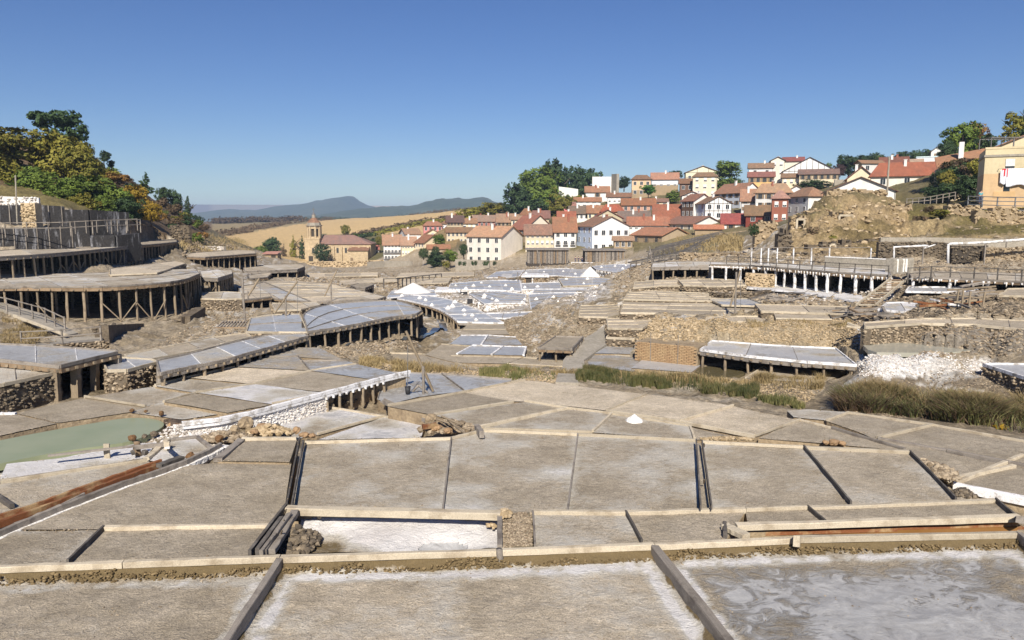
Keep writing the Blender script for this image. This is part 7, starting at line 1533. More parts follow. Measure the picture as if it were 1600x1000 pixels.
for a, b in [((683, 655, -.15), (735, 672, -.1)), ((700, 656, -.05), (728, 678, -.05)), ((690, 650, 0), (722, 664, 0))]: bar(t, 'stick', 'post', 'post_wood', P(*a), P(*b), .07, .07)
t = thing('slanting_block', 'grey wooden block leaning at the near corner of the centre boards', 'timber', P(749, 674, 0)); bar(t, 'block', 'plank', 'grey_wood', P(745, 668, 0), P(753, 679, .08), .14, .2)
# salt cones
def cone(label, px, py, z, r_, h, group=None):
    c = P(px, py, z); vs = []; n = 14; m_ = 5; 
    for j in range(m_+1):
        for i in range(n): a = 2*math.pi*i/n; q_ = (1-j/m_)**.9*r_*rnd.uniform(.9, 1.1); vs.append((q_*math.cos(a), q_*math.sin(a), h*j/m_+(-.03 if j == 0 else 0)))
    fs = [(j*n+i, j*n+(i+1) % n, (j+1)*n+(i+1) % n, (j+1)*n+i) for j in range(m_) for i in range(n)]
    o = obj('salt_mound', mesh('salt_mound', vs, fs, 'salt_white', smooth=True), None, c, label=label, category='salt mound')
    if group: o['group'] = group
    return o
cone("bright white salt cone standing alone on the centre pans", 991, 657, -.49, .30, .22)
cone("big bright salt heap beside the flat blue pans left of the curved deck", 646, 457, -1.95, 2.2, 1.1)
cone("large white salt slope between the far blue decks", 922, 434, -3.0, 1.8, 1.8)
mc = cone("small white salt heap drying on the blue decks of the valley", 656, 466, -1.68, .28, .26, 'small salt heaps on the blue decks')
spots = []
for (px, py) in [(610, 469), (628, 463), (665, 469), (675, 477), (707, 479), (725, 485), (726, 492), (744, 500), (753, 505), (738, 493), (711, 472), (700, 482), (756, 465), (769, 467), (776, 470), (757, 462), (820, 468), (816, 472), (838, 468), (865, 465), (858, 472), (893, 467), (904, 471), (752, 442), (740, 447), (765, 448), (790, 446), (820, 449), (840, 448), (918, 436), (953, 442), (927, 459), (912, 443), (961, 416), (978, 415), (973, 420), (990, 418), (1003, 421), (995, 425), (940, 418), (822, 427), (850, 425), (880, 424), (899, 428), (712, 446), (728, 451), (800, 452), (930, 448), (885, 436), (960, 439)]:
    best = None
    for d in DECKS:
        if d['salt'] < .5 or d['z'] > -1.5: continue
        p = P(px, py, d['z']+.03); poly = [(v.x, v.y) for v in d['F']]+[(v.x, v.y) for v in reversed(d['B'])]
        if pip(np.array([p.x]), np.array([p.y]), poly)[0]: best = p if best is None or p.y < best.y else best
    if best is None: continue
    o = mc.copy(); COL.objects.link(o); o.location = best; s_ = rnd.uniform(.55, .95)*(1+best.y/400); o.scale = (s_, s_, s_*rnd.uniform(.8, 1.2)); o.rotation_euler = (0, 0, rnd.uniform(0, 6))
# well sweeps: mast, long boom, rope and bucket
def sweep(label, D, mast, boom, rope=None, bucket=False, extra=(), th=.12):
    b = V(mast[0], mast[1], D); g = ground(b.x, b.y)-.1; t = thing('well_sweep', label, 'well sweep', (b.x, D, min(b.z, g) if b.z > g-.5 else b.z))
    bar(t, 'mast', 'post', 'grey_wood', (b.x, D, min(b.z, g)), V(mast[2], mast[3], D), th, th)
    if boom: bar(t, 'boom', 'post', 'post_wood', V(boom[0], boom[1], D-.2), V(boom[2], boom[3], D+.15), th*.9, th*.9)
    if rope: bar(t, 'rope', 'post', 'metal', V(rope[0], rope[1], D-.2), V(rope[2], rope[3], D-.2), .03, .03)
    if bucket:
        p = V(rope[2], rope[3], D-.2); mb = MB(); mb.tube([(0, 0, -.30), (0, 0, -.02)], [.085, .115], 14); mb.tube([(0, 0, -.02), (0, 0, 0.0)], [.125, .125], 14); o = obj('bucket', mb.mesh('bucket', 'black_plastic', True), t, p-t.location)
    for e in extra: bar(t, 'prop', 'post', 'grey_wood', V(e[0], e[1], D), V(e[2], e[3], D+.05), th*.8, th*.8)
    return t
sweep("wooden well sweep with a hanging black bucket in the centre", P(661, 613, -.78).y, (661, 613, 661, 572), (634, 517, 676, 612), (637, 540, 637, 604), True, ((654, 602, 668, 614), (696-42, 602, 646, 612)))
sweep("well sweep on the main grey blue deck with a long slanting boom", P(446, 490, 0).y, (446, 491, 446, 462), (430, 488, 465, 440), (465, 443, 465, 490), extra=(), th=.12)
sweep("pair of tall grey masts in front of the short deck", P(383, 500, -.9).y, (383, 496, 379, 432), (388, 462, 405, 435), (406, 437, 407, 465), extra=((388, 468, 387, 455),), th=.16)
sweep("well sweep on the striped tan terrace", P(518, 470, -1.3).y, (518, 470, 517, 443), (507, 463, 527, 422), None, th=.14)
sweep("leaning mast and boom on the terraces right of the centre", P(1149, 488, .2).y, (1149, 489, 1151, 425), (1141, 479, 1157, 422), (1157, 425, 1157, 488), True, th=.14)
sweep("tall thin pole among the blue valley decks", 112, (809, 452, 809, 425), (809, 436, 826, 416), None, th=.12)
sweep("tall leaning mast at the right end of the blue valley decks", 92, (1021, 426, 1015, 385), None, (1032, 385, 1032, 425), th=.16)
sweep("thin leaning pole in front of the first salt store", 190, (845, 413, 839, 390), None, None, th=.25)
# drying grate
t = thing('timber_grate', 'slotted timber grate lying beside the pale grey pans', 'grate', P(360, 505, -.6)); gl = [P(338, 512, -.5), P(384, 512, -.5), P(386, 504, -.35), P(345, 504, -.35)]
for k in range(10): bar(t, 'slat', 'plank', 'grey_wood', gl[0].lerp(gl[1], k/9), gl[3].lerp(gl[2], k/9)+Vector((.2, 0, .1)), .07, .05)
for a, b in ((0, 1), (3, 2)): bar(t, 'frame', 'plank', 'brown_wood', gl[a], gl[b], .09, .07)
# railings
def railing(label, pts, hgt, step, mats='grey_wood', rails=2, pt=.08, group=None, name='railing'):
    W = [Vector(p) for p in pts]; t = thing(name, label, 'railing', W[0], group=group)
    n = max(1, int(plen(W)/step)); R_ = resample(W, n)
    for p in R_: bar(t, 'post', 'plank', mats, p-Vector((0, 0, .25)), p+Vector((0, 0, hgt)), pt, pt)
    for a, b in zip(W, W[1:]):
        for k in range(rails): z = hgt*(1-.45*k)-.05; bar(t, 'rail', 'plank', mats, a+Vector((0, -.05, z)), b+Vector((0, -.05, z)), pt*.6, pt*.8)
    return t
railing("wooden handrail going down the ramp beside the braced deck", [P(-30, 478, -.3), P(14, 486, -.4), P(70, 502, -.7), P(102, 518, -.95)], .95, 1.9)
railing("wooden handrail along the path above the dry stone corner", [P(34, 540, -1.05), P(95, 537, -1.05), P(158, 531, -1.05)], .85, 1.5)
railing("thin railing behind the thick posts of the near left deck", [P(157, 583, -.7), P(193, 602, -.9)], .75, 1.6)
t = thing('ramp', 'pale concrete ramp beside the braced timber deck', 'ramp', P(60, 500, -.8)); rp = [P(-60, 466, -.2), P(0, 482, -.38), P(104, 524, -1.0), P(122, 520, -1.0), P(60, 490, -.6), P(0, 470, -.25)]
mb = MB(); mb.slab([p-t.location for p in (rp[0], rp[1], rp[2], rp[3], rp[4], rp[5])], .3); obj('slab', mb.mesh('slab', 'concrete'), t); bar(t, 'kerb', 'plank', 'cream_wood', P(22, 493, -.35), P(104, 524, -.9), .15, .15)
pw = [P(-60, 556, -1.12), P(100, 548, -1.1), P(160, 540, -1.1), P(160, 524, -1.1), P(60, 530, -1.1), P(-60, 545, -1.1)]; mb = MB(); mb.slab(pw, .2); obj('path', mb.mesh('path', 'concrete'), kind='structure')
t = wall_thing("dry stone corner wall below the path and railing", [(85, 552, P(85, 552, -1.15).y), (170, 545, P(170, 545, -1.2).y)], 0, 14, 'rubble_dark', stones_='stones_tan', size=.14, thick=.3)
t = wall_thing("curved stone wall under the braced timber deck", [(160, 536, P(160, 536, -1.7).y-1.5), (230, 526, 60), (290, 516, 59), (314, 500, 63)], 0, 28, 'rubble_dark', stones_='stones_dark', size=.26, thick=.8)
# stained walls of the upper left terraces
def stained(label, pts, hpx, posts=0, pad=0): 
    t = wall_thing(label, pts, 0, hpx, 'stain_wall', cat='wall', thick=.8)
    W = [V(x, y, d) for x, y, d in pts]; h = hpx*pts[0][2]/FPX
    if posts:
        for p in resample(W, posts): bar(t, 'upright', 'post', 'grey_wood', p+Vector((0, -.5, -.3)), p+Vector((0, -.5, h)), .13, .13)
    return t
m, n, b = nmat('stain_wall'); v = pos(n, (1, 1, .18)); f = noise(n, v, 1.4, 7, .75); f2 = noise(n, pos(n), 5, 5)
c = mix(n, ramp(n, f, [(.52, 0.), (.68, 1.)]), (0.035, 0.033, 0.033), (0.30, 0.30, 0.32)); c = mix(n, .6, c, ramp(n, f2, [(.3, .4), (.7, 1.4)]), 'MULTIPLY'); n.links.new(c, b.inputs['Base Color']); bump(n, b, f2, .7, .08); M['stain_wall'] = m
stained("dark wall with white salt stains below the left hillside trees", [(100, 353, 89), (140, 353, 90), (200, 356, 94)], 25)
stained("salt stained wall at the far left with a row of thin posts", [(-80, 352, 86), (0, 351, 87), (60, 350, 88), (102, 352, 89)], 30, posts=9)
stained("lower stained wall behind the long upper deck", [(-80, 386, 80), (0, 386, 81), (60, 385, 82), (118, 382, 84)], 30, posts=11)
stained("low curved stained wall in the middle of the upper terraces", [(142, 378, 88), (180, 378, 89), (216, 374, 92)], 10)
wall_thing("white crusted top course above the far left stained wall", [(-80, 316, 91), (0, 316, 91), (62, 318, 92)], 0, 9, 'salt_white', stones_='stones_salt', size=.3)
wall_thing("square stone buttress on the upper left terraces", [(40, 350, 84), (62, 350, 84)], 0, 32, 'church_stone', stones_='stones_gold', size=.2, thick=1.2, name='stone_buttress')
for y_, nm in ((352, "upper"), (388, "lower")):
    pass
railing("thin pale rail along the upper left terrace", [V(-60, 368, 79), V(100, 366, 80), V(165, 362, 83), V(220, 360, 88)], 1.3, 2.0, pt=.09)
railing("row of thin stakes on the terrace behind the low curved wall", [V(118, 362, 86), V(215, 357, 92)], 1.2, 1.1, rails=1, pt=.08)
t = thing('pole', 'thin pale pole standing before the stone buttress', 'pole', V(27, 348, 83)); bar(t, 'pole', 'post', 'concrete', V(27, 350, 83), V(24, 274, 83), .16, .16)
heap("heap of golden earth and stones on the upper terrace", 'earth_heap', 'earth heap', 162, 366, 4.2, 400, (2.2, 1.2), .08, .3, 'stones_gold', .9)
wall_thing("long dry stone ruin wall at the foot of the left slope", [(268, 368, 128), (298, 369, 126)], 0, 16, 'rubble_dark', stones_='stones_dark', size=.35)
wall_thing("white stone wall and block left of the wheat field", [(292, 391, 150), (330, 392, 148), (352, 392, 146)], 0, 7, 'concrete', stones_='stones_salt', size=.4)
# brick retaining wall in the centre right
t = thing('brick_wall', 'tan brick retaining wall with a row of bricks showing at its top', 'wall', P(1040, 566, -1.45)); w0, w1 = P(992, 562, -1.4), P(1090, 572, -1.4); Lw = (w1-w0).length; dr = (w1-w0)/Lw; hw = 1.05
mb = MB(); nn_ = Vector((dr.y, -dr.x, 0)); q_ = [w0, w1, w1-nn_*1.6, w0-nn_*1.6]; mb.prism([(p.x-t.location.x, p.y-t.location.y) for p in q_], -.6, hw-.03); obj('wall_core', mb.mesh('wall_core', 'rubble'), t)
simple('brick_tan', (0.42, 0.29, 0.16), (0.33, 0.21, 0.115), 3, bst=.6); bw, bh = .26, .085; cnt = 0; jb = MB()
for r_ in range(12):
    for c_ in range(int(Lw/bw)):
        x = (c_+.5*(r_ % 2)+.5)*bw; 
        if x > Lw-.1: continue
        p = w0+dr*x+nn_*rnd.uniform(.0, .03)+Vector((0, 0, -.02+(r_+.5)*bh)); jb_ = p-t.location; a = dr*(bw/2-.012); u_ = Vector((0, 0, bh/2-.008)); f0 = nn_*.05
        jb.add([jb_-a-u_+f0, jb_+a-u_+f0, jb_+a+u_+f0, jb_-a+u_+f0, jb_-a-u_-f0, jb_+a-u_-f0, jb_+a+u_-f0, jb_-a+u_-f0], [(0, 1, 2, 3), (3, 2, 6, 7), (1, 5, 6, 2), (0, 3, 7, 4), (0, 4, 5, 1)])
obj('bricks', jb.mesh('bricks', 'brick_tan'), t, kind='stuff')
for x in (0.9, 2.4): bar(t, 'post', 'post', 'grey_wood', w0+dr*x+nn_*.08, w0+dr*x+nn_*.08+Vector((0, 0, hw+.5)), .04, .04)
# earth path climbing beside it
mb = MB(); pp = [P(878, 583, -1.5), P(915, 583, -1.5), P(912, 566, -1.48), P(960, 532, -1.25), P(975, 512, -1.1), P(945, 512, -1.1), P(900, 540, -1.35), P(880, 566, -1.5)]
mb.slab([p+Vector((0, 0, .12)) for p in pp], .5); obj('path', mb.mesh('path', 'concrete'), kind='structure')
mb = MB(); mb.slab([P(868, 597, -1.2), P(904, 598, -1.2), P(900, 584, -1.35), P(872, 583, -1.35)], .3); obj('path', mb.mesh('path', 'concrete'), kind='structure')
# the right trestle's handrail, pipes, ramp, debris
railing("long thin handrail on the salt crusted walkway at the right", [P(1135, 413, 2.1), P(1215, 418, 2.1), P(1300, 425, 2.1), P(1388, 431, 2.1)], .75, 1.3, 'dark_wood', 2, .06)
railing("dark handrail on the grey walkway at the right edge", [P(1418, 437, 2.0), P(1460, 434, 2.0), P(1530, 437, 2.0), P(1600, 441, 2.0), P(1680, 444, 2.0)], .85, 1.35, 'dark_wood', 3, .07)
t = thing('post_row', 'row of tall pale posts with a thin top rail behind the salt crusted walkway', 'posts', P(1240, 413, 2.0)); prev = None
for px in (1174, 1189, 1200, 1214, 1239, 1267, 1295, 1360):
    a = P(px, 413, 2.1); bar(t, 'post', 'post', 'salt_wood', a-Vector((0, 0, .3)), a+Vector((0, 0, 1.45)), .14, .14)
    if prev: bar(t, 'rail', 'post', 'grey_wood', prev+Vector((0, 0, 1.5)), a+Vector((0, 0, 1.5)), .06, .06)
    prev = a
t = thing('tank_wall', 'grey plastered tank wall behind the salt crusted walkway', 'wall', P(1340, 414, 2.1)); a, b = P(1294, 416, 2.1), P(1390, 421, 2.1); a.y += .4; b.y += .4
bar(t, 'panel', 'plank', 'concrete', a+Vector((0, .2, .35)), b+Vector((0, .2, .35)), .25, .85); bar(t, 'salt_cap', 'plank', 'salt_white', a+Vector((0, .2, .8)), b+Vector((0, .2, .8)), .3, .08)
t = thing('distribution_tank', 'square salt streaked stone tank at the head of the sloping ramp', 'tank', P(1412, 426, 2.0)); a, b = P(1393, 428, 2.0), P(1424, 426, 2.0); bar(t, 'front', 'plank', 'concrete', a+Vector((0, .4, .55)), b+Vector((0, .4, .55)), .7, 1.15)
for x in (.25, .55, .7): p = a.lerp(b, x)+Vector((0, -.02, .6)); bar(t, 'salt_streak', 'plank', 'salt_white', p+Vector((0, 0, -.5)), p+Vector((0, 0, .5)), .16, .08)
def pipe(label, pts, r_=.09, sup=()):
    t = thing('pipe', label, 'pipe', pts[0], group='raised white brine pipes'); mb = MB(); mb.tube([p-t.location for p in pts], [r_]*len(pts), 9); obj('pipe_run', mb.mesh('pipe_run', 'salt_wood', True), t)
    for p, l in sup: bar(t, 'support', 'plank', 'grey_wood', p-Vector((0, 0, l)), p, .1, .1)
pipe("short white pipe bridge above the sloping ramp", [V(1397, 425, 68), V(1397, 386, 68), V(1442, 384, 68), V(1450, 384, 68)], .1, ((V(1443, 384, 68), 2.4),))
pipe("long white pipe rising to the right edge on tall supports", [V(1481, 418, 70), V(1482, 382, 70), V(1485, 381, 70), V(1540, 379, 70), V(1600, 374, 70), V(1680, 366, 70)], .12, ((V(1540, 379, 70), 2.4), (V(1573, 377, 70), .6)))
pipe("thin white pipe joint between the two pipe bridges", [V(1443, 388, 69), V(1462, 382, 69)], .06)
wall_thing("dark dry stone terrace wall behind the white pipes", [(1370, 402, 74), (1460, 402, 74), (1480, 404, 74)], 0, 24, 'rubble_dark', stones_='stones_dark', size=.22)
wall_thing("tan dry stone terrace wall under the long white pipe", [(1535, 420, 72), (1600, 418, 72), (1680, 418, 72)], 0, 32, 'rubble', stones_='stones_tan', size=.22)
wall_thing("dark hollow wall between the pipe supports", [(1484, 416, 73), (1536, 416, 73)], 0, 32, 'mortar_dark', stones_='stones_dark', size=.22)
wall_thing("long thin white kerb on top of the right terraces", [(1375, 374, 80), (1460, 374, 79), (1540, 376, 78), (1700, 378, 77)], 0, 3, 'concrete')
wall_thing("dry stone terrace beside the broken timbers", [(1398, 472, 54), (1430, 472, 54), (1470, 470, 55)], 0, 16, 'rubble_dark', stones_='stones_dark', size=.2)
wall_thing("rounded dark stone wall in front of the right well sweep", [(1112, 468, 58), (1130, 470, 57), (1175, 469, 58), (1200, 464, 60)], 0, 12, 'rubble_dark', stones_='stones_dark', size=.18)
wall_thing("dry stone wall stub behind the striped pans", [(1002, 452, 72), (1045, 456, 70), (1070, 455, 70)], 0, 12, 'rubble_dark', stones_='stones_dark', size=.25)
wall_thing("tan stone block under the left end of the walkway posts", [(1165, 444, 64), (1210, 447, 63)], 0, 18, 'church_stone', stones_='stones_gold', size=.18)
wall_thing("low stone wall in shade below the barn", [(1062, 408, 105), (1090, 409, 104), (1130, 409, 103), (1165, 410, 100)], 0, 14, 'rubble', stones_='stones_tan', size=.3)
t = thing('plank_ramp', 'sloping plank ramp with cream side boards climbing to the tank', 'ramp', P(1370, 460, 1.2)); r0, r1, r2, r3 = P(1338, 478, .75), P(1368, 478, .75), P(1418, 436, 1.95), P(1392, 436, 1.95)
for k in range(14): a = r0.lerp(r3, (k+.5)/14); b = r1.lerp(r2, (k+.5)/14); bar(t, 'plank', 'plank', 'brown_wood' if k % 3 else 'cream_wood', a, b, .27, .06)
for a, b in ((r0, r3), (r1, r2)): bar(t, 'side_board', 'plank', 'cream_wood', a+Vector((0, 0, .06)), b+Vector((0, 0, .06)), .08, .16)
def debris(label, x0, x1, y0, y1, z, n, mats, L_=(.8, 2.2), zr=.3):
    t = thing('timber_debris', label, 'broken timber', P((x0+x1)/2, (y0+y1)/2, z))
    for _ in range(n):
        p = P(rnd.uniform(x0, x1), rnd.uniform(y0, y1), z); a = rnd.uniform(-.5, .5)+(math.pi/2 if rnd.random() < .25 else 0); l = rnd.uniform(*L_); d = Vector((math.cos(a), math.sin(a), rnd.uniform(-.15, .25)))*l/2
        c_ = p+Vector((0, 0, rnd.uniform(.05, zr))); bar(t, 'timber', 'plank', rnd.choice(mats), c_-d, c_+d, rnd.uniform(.06, .14), rnd.uniform(.05, .12))
debris("collapsed dark timbers at the foot of the plank ramp", 1310, 1395, 484, 500, .7, 26, ['dark_wood', 'grey_wood', 'brown_wood'])
debris("collapsed dark beams along the edge left of the plank ramp", 1175, 1260, 464, 474, .55, 16, ['dark_wood', 'grey_wood'])
debris("rust coloured beams and stones at the right terraces", 1440, 1520, 474, 486, 1.1, 18, ['rust_wood', 'brown_wood', 'rust_wood', 'salt_wood'], (.5, 1.4))
debris("grey broken posts and beams under the right walkway", 1490, 1555, 458, 482, 1.3, 22, ['post_wood', 'grey_wood', 'dark_wood'], (.8, 2.0), .8)
debris("scattered boards on the bank beside the white pool", 1330, 1400, 505, 515, .7, 8, ['cream_wood', 'grey_wood'], (.6, 1.5), .15)
debris("broken boards among the blue valley decks", 765, 790, 434, 438, -4, 8, ['dark_wood', 'brown_wood'], (1, 3))
for k, px in enumerate((1494, 1503, 1514, 1535)):
    p = P(px, 480+k, 1.25); t = thing('leaning_post', ["first of the leaning posts by the rust coloured beams, at the left", "second of the leaning posts from the left by the rust coloured beams", "third of the leaning posts from the left by the rust coloured beams", "last of the leaning posts, nearest the bare shrub"][k], 'post', p); bar(t, 'post', 'post', 'post_wood', p, p+Vector((rnd.uniform(-.15, .15), 0, .95)), .11, .11)
# terrace of dark empty trestle frames in the shade below the barn
t = thing('trestle_frames', 'dark grid of empty timber trestles on the shaded slope below the barn', 'trestle', V(1030, 400, 150))
for r_ in range(8):
    y = 412-r_*4; D = 112+r_*10
    for k in range(12):
        px = 985+r_*14+k*9 if r_ < 2 else 985+r_*7+k*8; a = V(px, y, D); g = ground(a.x, a.y); bar(t, 'post', 'post', 'dark_wood', (a.x, a.y, g-.2), (a.x, a.y, g+1.0), .16, .16)
    a, b = V(985+r_*7, y, D), V(985+r_*7+96, y, D); ga, gb_ = ground(a.x, a.y), ground(b.x, b.y); bar(t, 'deck', 'plank', 'dark_wood', (a.x, a.y+2, ga+1.1), (b.x, b.y+2, gb_+1.1), 1.3, .12); bar(t, 'beam', 'plank', 'dark_wood', (a.x, a.y, ga+.5), (b.x, b.y, gb_+.5), .2, .12); bar(t, 'beam', 'plank', 'dark_wood', (a.x, a.y, ga+1.0), (b.x, b.y, gb_+1.0), .2, .15)  # dark plank decks added so the shaded slope looks dark
# white railing in front of the stores
railing("white picket railing in front of the timber salt stores", [V(893, 417, 190), V(960, 418, 188), V(1010, 418, 184)], 1.2, 1.9, 'salt_wood', 2, .18)
railing("thin dark fence across the rubble left of the bright salt heap", [V(600, 462, 100), V(619, 462, 100), V(645, 456, 112), V(690, 449, 125)], 2.3, 2.9, 'dark_wood', 1, .16)
# wooden fence on the ridge by the ochre house, and the fence before the house
railing("wooden post fence along the ridge behind the dark shrubs", [V(1416, 322, 112), V(1450, 319, 114), V(1492, 311, 116)], 1.1, 1.15, 'grey_wood', 2, .12)
railing("steel railing in front of the ochre house", [V(1512, 320, 99), V(1560, 322, 95), V(1610, 323, 92), V(1680, 324, 90)], 1.15, 1.9, 'steel_light', 4, .12)
# utility pole with a lamp
t = thing('utility_pole', 'tall pale concrete utility pole in front of the large white house', 'utility pole', V(1386, 303, 150)); bar(t, 'pole', 'post', 'concrete', V(1386, 306, 150), V(1390, 246, 150), .38, .38); mb = MB(); mb.box(-.5, .2, -.15, .15, 0, .2); obj('lamp_head', mb.mesh('lamp_head', 'steel_light'), t, V(1390, 246, 150)-t.location)
# ruined stone walls with openings
def ruin(label, x0, x1, y0, yT, D, opening=None, mat='stones_gold', core='rubble', size=.4):
    a, b = V(x0, y0, D), V(x1, y0, D); h = (y0-yT)*D/FPX; t = thing('ruined_wall', label, 'ruin', a); n = 9; w = (b-a).x
    cs = []; sz = []
    for k in range(n):
        xa, xb = w*k/n, w*(k+1)/n; hh = h*rnd.uniform(.7, 1.05)
        if opening and opening[0] < (k+.5)/n < opening[1]:
            mb = MB(); mb.box(xa, xb, .5, .8, -1.5, hh*.7); obj('dark_interior', mb.mesh('dark_interior', 'mortar_dark'), t); lo = hh*.72
        else: lo = -1.5
        mb = MB(); mb.box(xa, xb, .1, 1.2, lo, hh); obj('wall_core', mb.mesh('wall_core', core), t)
        for _ in range(int((xb-xa)*(hh-lo)/(size*size)*1.2)): cs.append((rnd.uniform(xa, xb), .1+rnd.uniform(-.1, .1), rnd.uniform(lo, hh+.1))); sz.append(size*rnd.uniform(.3, .75))
    obj('stone_face', stone_mesh('stone_face', cs, sz, mat, .75), t, kind='stuff')
    if opening:
        for u_ in opening: x = w*u_; bar(t, 'jamb', 'plank', 'cream_wood', a+Vector((x, -.1, -1)), a+Vector((x, -.1, h*.75)), .25, .25)
        bar(t, 'lintel', 'plank', 'cream_wood', a+Vector((w*opening[0], -.1, h*.75)), a+Vector((w*opening[1], -.1, h*.75)), .25, .25)
ruin("stone framed window opening in the face of the ruined hill", 1300, 1338, 358, 330, 93, (.25, .78), 'stones_gold')
ruin("ruined wall with a small dark hole near its orange brick jamb", 1236, 1262, 358, 338, 95, (.3, .75))
ruin("tall ruined rock pillar left of the ruined hill", 1215, 1236, 402, 356, 84, None, 'stones_dark', 'rubble_dark')
ruin("broken dark wall of stones under the window opening", 1262, 1330, 402, 376, 83, (.5, .6), 'stones_dark', 'rubble_dark')
ruin("tan ruined wall stub at the left of the rock pillar", 1180, 1214, 372, 345, 104, None, 'stones_gold')
ruin("crest of golden stones along the top of the ruined hill", 1292, 1385, 306, 296, 107, None, 'stones_gold', 'rubble', .5)
ruin("stone bank under the steel railing of the ochre house", 1525, 1640, 345, 325, 93, None, 'stones_gold', 'rubble', .4)
ruin("shallow stone terrace in the middle of the right slope", 1480, 1530, 345, 318, 96, None, 'stones_gold', 'rubble', .4)
ruin("long broken wall across the middle of the ruined hill", 1340, 1412, 352, 340, 94, None, 'stones_gold', 'rubble', .35)
ruin("short broken wall above the orange brick jamb", 1262, 1300, 340, 326, 98, None, 'stones_gold', 'rubble', .35)
ruin("low broken wall on the right shoulder of the ruined hill", 1385, 1425, 335, 318, 100, None, 'stones_gold', 'rubble', .35)
ruin("dark ruined wall foot behind the tall pale posts", 1236, 1300, 412, 392, 79, None, 'stones_dark', 'rubble_dark', .3)
ruin("stepped dark rubble wall right of the ruin window", 1335, 1400, 392, 374, 84, None, 'stones_dark', 'rubble_dark', .3)
# little sheds
t = thing('small_shed', 'small open shed with a pinkish roof at the edge of the wheat field', 'shed', V(412, 404, 200)); s_ = 200/FPX; mb = MB(); mb.box(0, 22*s_, 0, 3, -1, 1.0); obj('wall', mb.mesh('wall', 'rubble'), t); mb = MB(); mb.slab([(-.3, -.5, 1.3), (23*s_, -.5, 1.3), (23*s_, 3.3, 1.8), (-.3, 3.3, 1.8)], .12); obj('roof', mb.mesh('roof', roofm(PINKR)), t); mb = MB(); mb.box(2, 3.2, -.04, .02, 0, .95); obj('doorway', mb.mesh('doorway', 'mortar_dark'), t)
def hut(label, x0, x1, yT, yB, D, doorx, wall='rubble'):
    a = V(x0, yB, D); s_ = D/FPX; w = (x1-x0)*s_; h = (yB-yT)*s_; t = thing('stone_hut', label, 'hut', a); mb = MB(); mb.box(0, w, 0, 4, -1, h-.2); obj('wall', mb.mesh('wall', wall), t)
    mb = MB(); mb.box(-.3, w+.3, -.4, 4.3, h-.2, h+.1); obj('roof', mb.mesh('roof', 'salt_wood'), t); x = (doorx-x0)*s_; mb = MB(); mb.box(x-.45, x+.45, -.05, .02, -.2, h-.35); obj('doorway', mb.mesh('doorway', 'mortar_dark'), t); bar(t, 'door_post', 'plank', 'salt_wood', a+Vector((x+.6, -.1, -.1)), a+Vector((x+.6, -.1, h-.2)), .2, .2)
    cs = [(rnd.uniform(0, w), -.02, rnd.uniform(-.2, h-.3)) for _ in range(200)]; cs = [c_ for c_ in cs if abs(c_[0]-x) > .7]; obj('stone_face', stone_mesh('stone_face', cs, [rnd.uniform(.1, .22) for _ in cs], 'stones_tan'), t, kind='stuff')
hut("low stone hut with a dark doorway between the blue decks", 683, 716, 454, 466, 98, 695)
hut("low store with pink brick front under the far blue deck", 817, 855, 431, 441, 118, 826, 'brick_tan')
hut("whitewashed store room under the pointed blue deck", 758, 825, 476, 490, 80, 762, 'stain_wall' if False else 'salt_white')
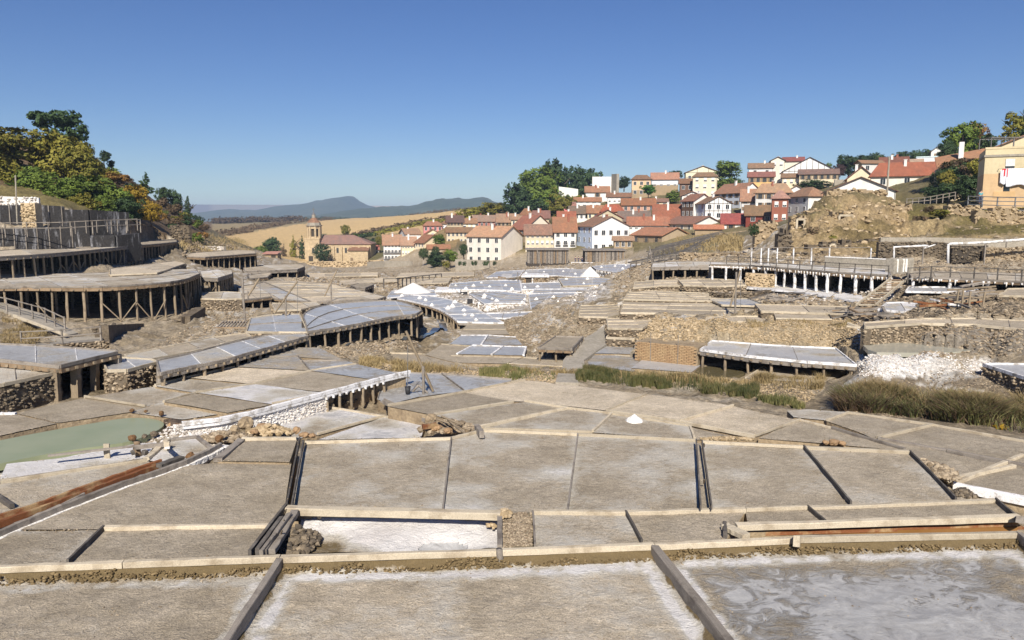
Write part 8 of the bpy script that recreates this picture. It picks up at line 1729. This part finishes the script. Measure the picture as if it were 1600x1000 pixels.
# ---------------------------------------------------------------- people
def person(label, loc, yaw, shirt, trousers, lean=0.0, group=None):
    t = thing('person', label, 'person', loc, yaw, group)
    J = [(0, 0, .95), (0, .02, 1.2), (0, .03+lean*.2, 1.42), (0, .04+lean*.3, 1.52), (0, .05+lean*.35, 1.66), (-.1, 0, .9), (-.11, .03, .5), (-.11, 0, .08), (-.11, .14, .03), (.1, 0, .9), (.11, .04, .5), (.12, 0, .08), (.12, .14, .03),
         (-.19, .03+lean*.2, 1.4), (-.24, .02, 1.13), (-.2, .14, .92), (.19, .03+lean*.2, 1.4), (.24, .02, 1.13), (.2, .14, .92)]
    E = [(0, 1), (1, 2), (2, 3), (3, 4), (0, 5), (5, 6), (6, 7), (7, 8), (0, 9), (9, 10), (10, 11), (11, 12), (2, 13), (13, 14), (14, 15), (2, 16), (16, 17), (17, 18)]
    R_ = [.13, .13, .13, .055, .1, .09, .06, .045, .035, .09, .06, .045, .035, .06, .045, .035, .06, .045, .035]
    def sk(name, keep, mat, grow):
        idx_ = sorted({i for e in keep for i in E[e]}); mp_ = {o_: k for k, o_ in enumerate(idx_)}; me = bpy.data.meshes.new(name); me.from_pydata([J[i] for i in idx_], [(mp_[E[e][0]], mp_[E[e][1]]) for e in keep], []); me.materials.append(M[mat])
        o = obj(name, me, t); ly = me.skin_vertices[0] if me.skin_vertices else None
        md = o.modifiers.new('skin', 'SKIN'); 
        ly = me.skin_vertices[0]
        for k, i in enumerate(idx_): ly.data[k].radius = (R_[i]+grow, (R_[i]+grow)*.8)
        ly.data[0].use_root = True; o.modifiers.new('smooth', 'SUBSURF').levels = 1; o.modifiers['smooth'].render_levels = 1
    sk('body', list(range(18)), 'skin', 0); sk('shirt', [0, 1, 12, 13, 15, 16], shirt, .018); sk('trousers', [4, 5, 6, 8, 9, 10], trousers, .015)
    mb = MB(); mb.tube([(0, .03+lean*.35, 1.64), (0, .02+lean*.35, 1.75), (0, .03+lean*.35, 1.80)], [.1, .105, .05], 9); obj('hair', mb.mesh('hair', 'black_plastic', True), t)
for nm, c_ in (('skin', (.5, .32, .23)), ('shirt_navy', (.03, .04, .09)), ('shirt_turquoise', (.15, .45, .5)), ('jeans', (.05, .07, .14))):
    m, n, b = nmat(nm); b.inputs['Base Color'].default_value = (*c_, 1); M[nm] = m
for px, lb in ((899, "person in dark clothes, leftmost of three before the blue shaded house wall"), (904, "person in dark clothes, middle of three before the blue shaded house wall"), (909.5, "person in dark clothes, rightmost of three before the blue shaded house wall")):
    p = V(px, 411, 200); p.z = max(p.z, ground(p.x, p.y)); person(lb, p, rnd.uniform(-.6, .6), 'shirt_navy', 'jeans', group='visitors near the timber stores')
p = V(1531, 318, 98.5); person("person in a turquoise shirt leaning at the corner of the ochre house", p, math.pi, 'shirt_turquoise', 'jeans', .3)
# haze between here and the far mountains
hb = MB(); hb.box(-9000, 9000, -60, 7300, -45, 160); m = bpy.data.materials.new('haze'); m.use_nodes = True; n = m.node_tree; n.nodes.clear()
pv = n.nodes.new('ShaderNodeVolumePrincipled'); pv.inputs['Density'].default_value = 0.00016; pv.inputs['Color'].default_value = (0.55, 0.72, 1.0, 1); pv.inputs['Anisotropy'].default_value = 0.0
ou = n.nodes.new('ShaderNodeOutputMaterial'); n.links.new(pv.outputs[0], ou.inputs['Volume']); M['haze'] = m
obj('haze', hb.mesh('haze', m), kind='stuff')
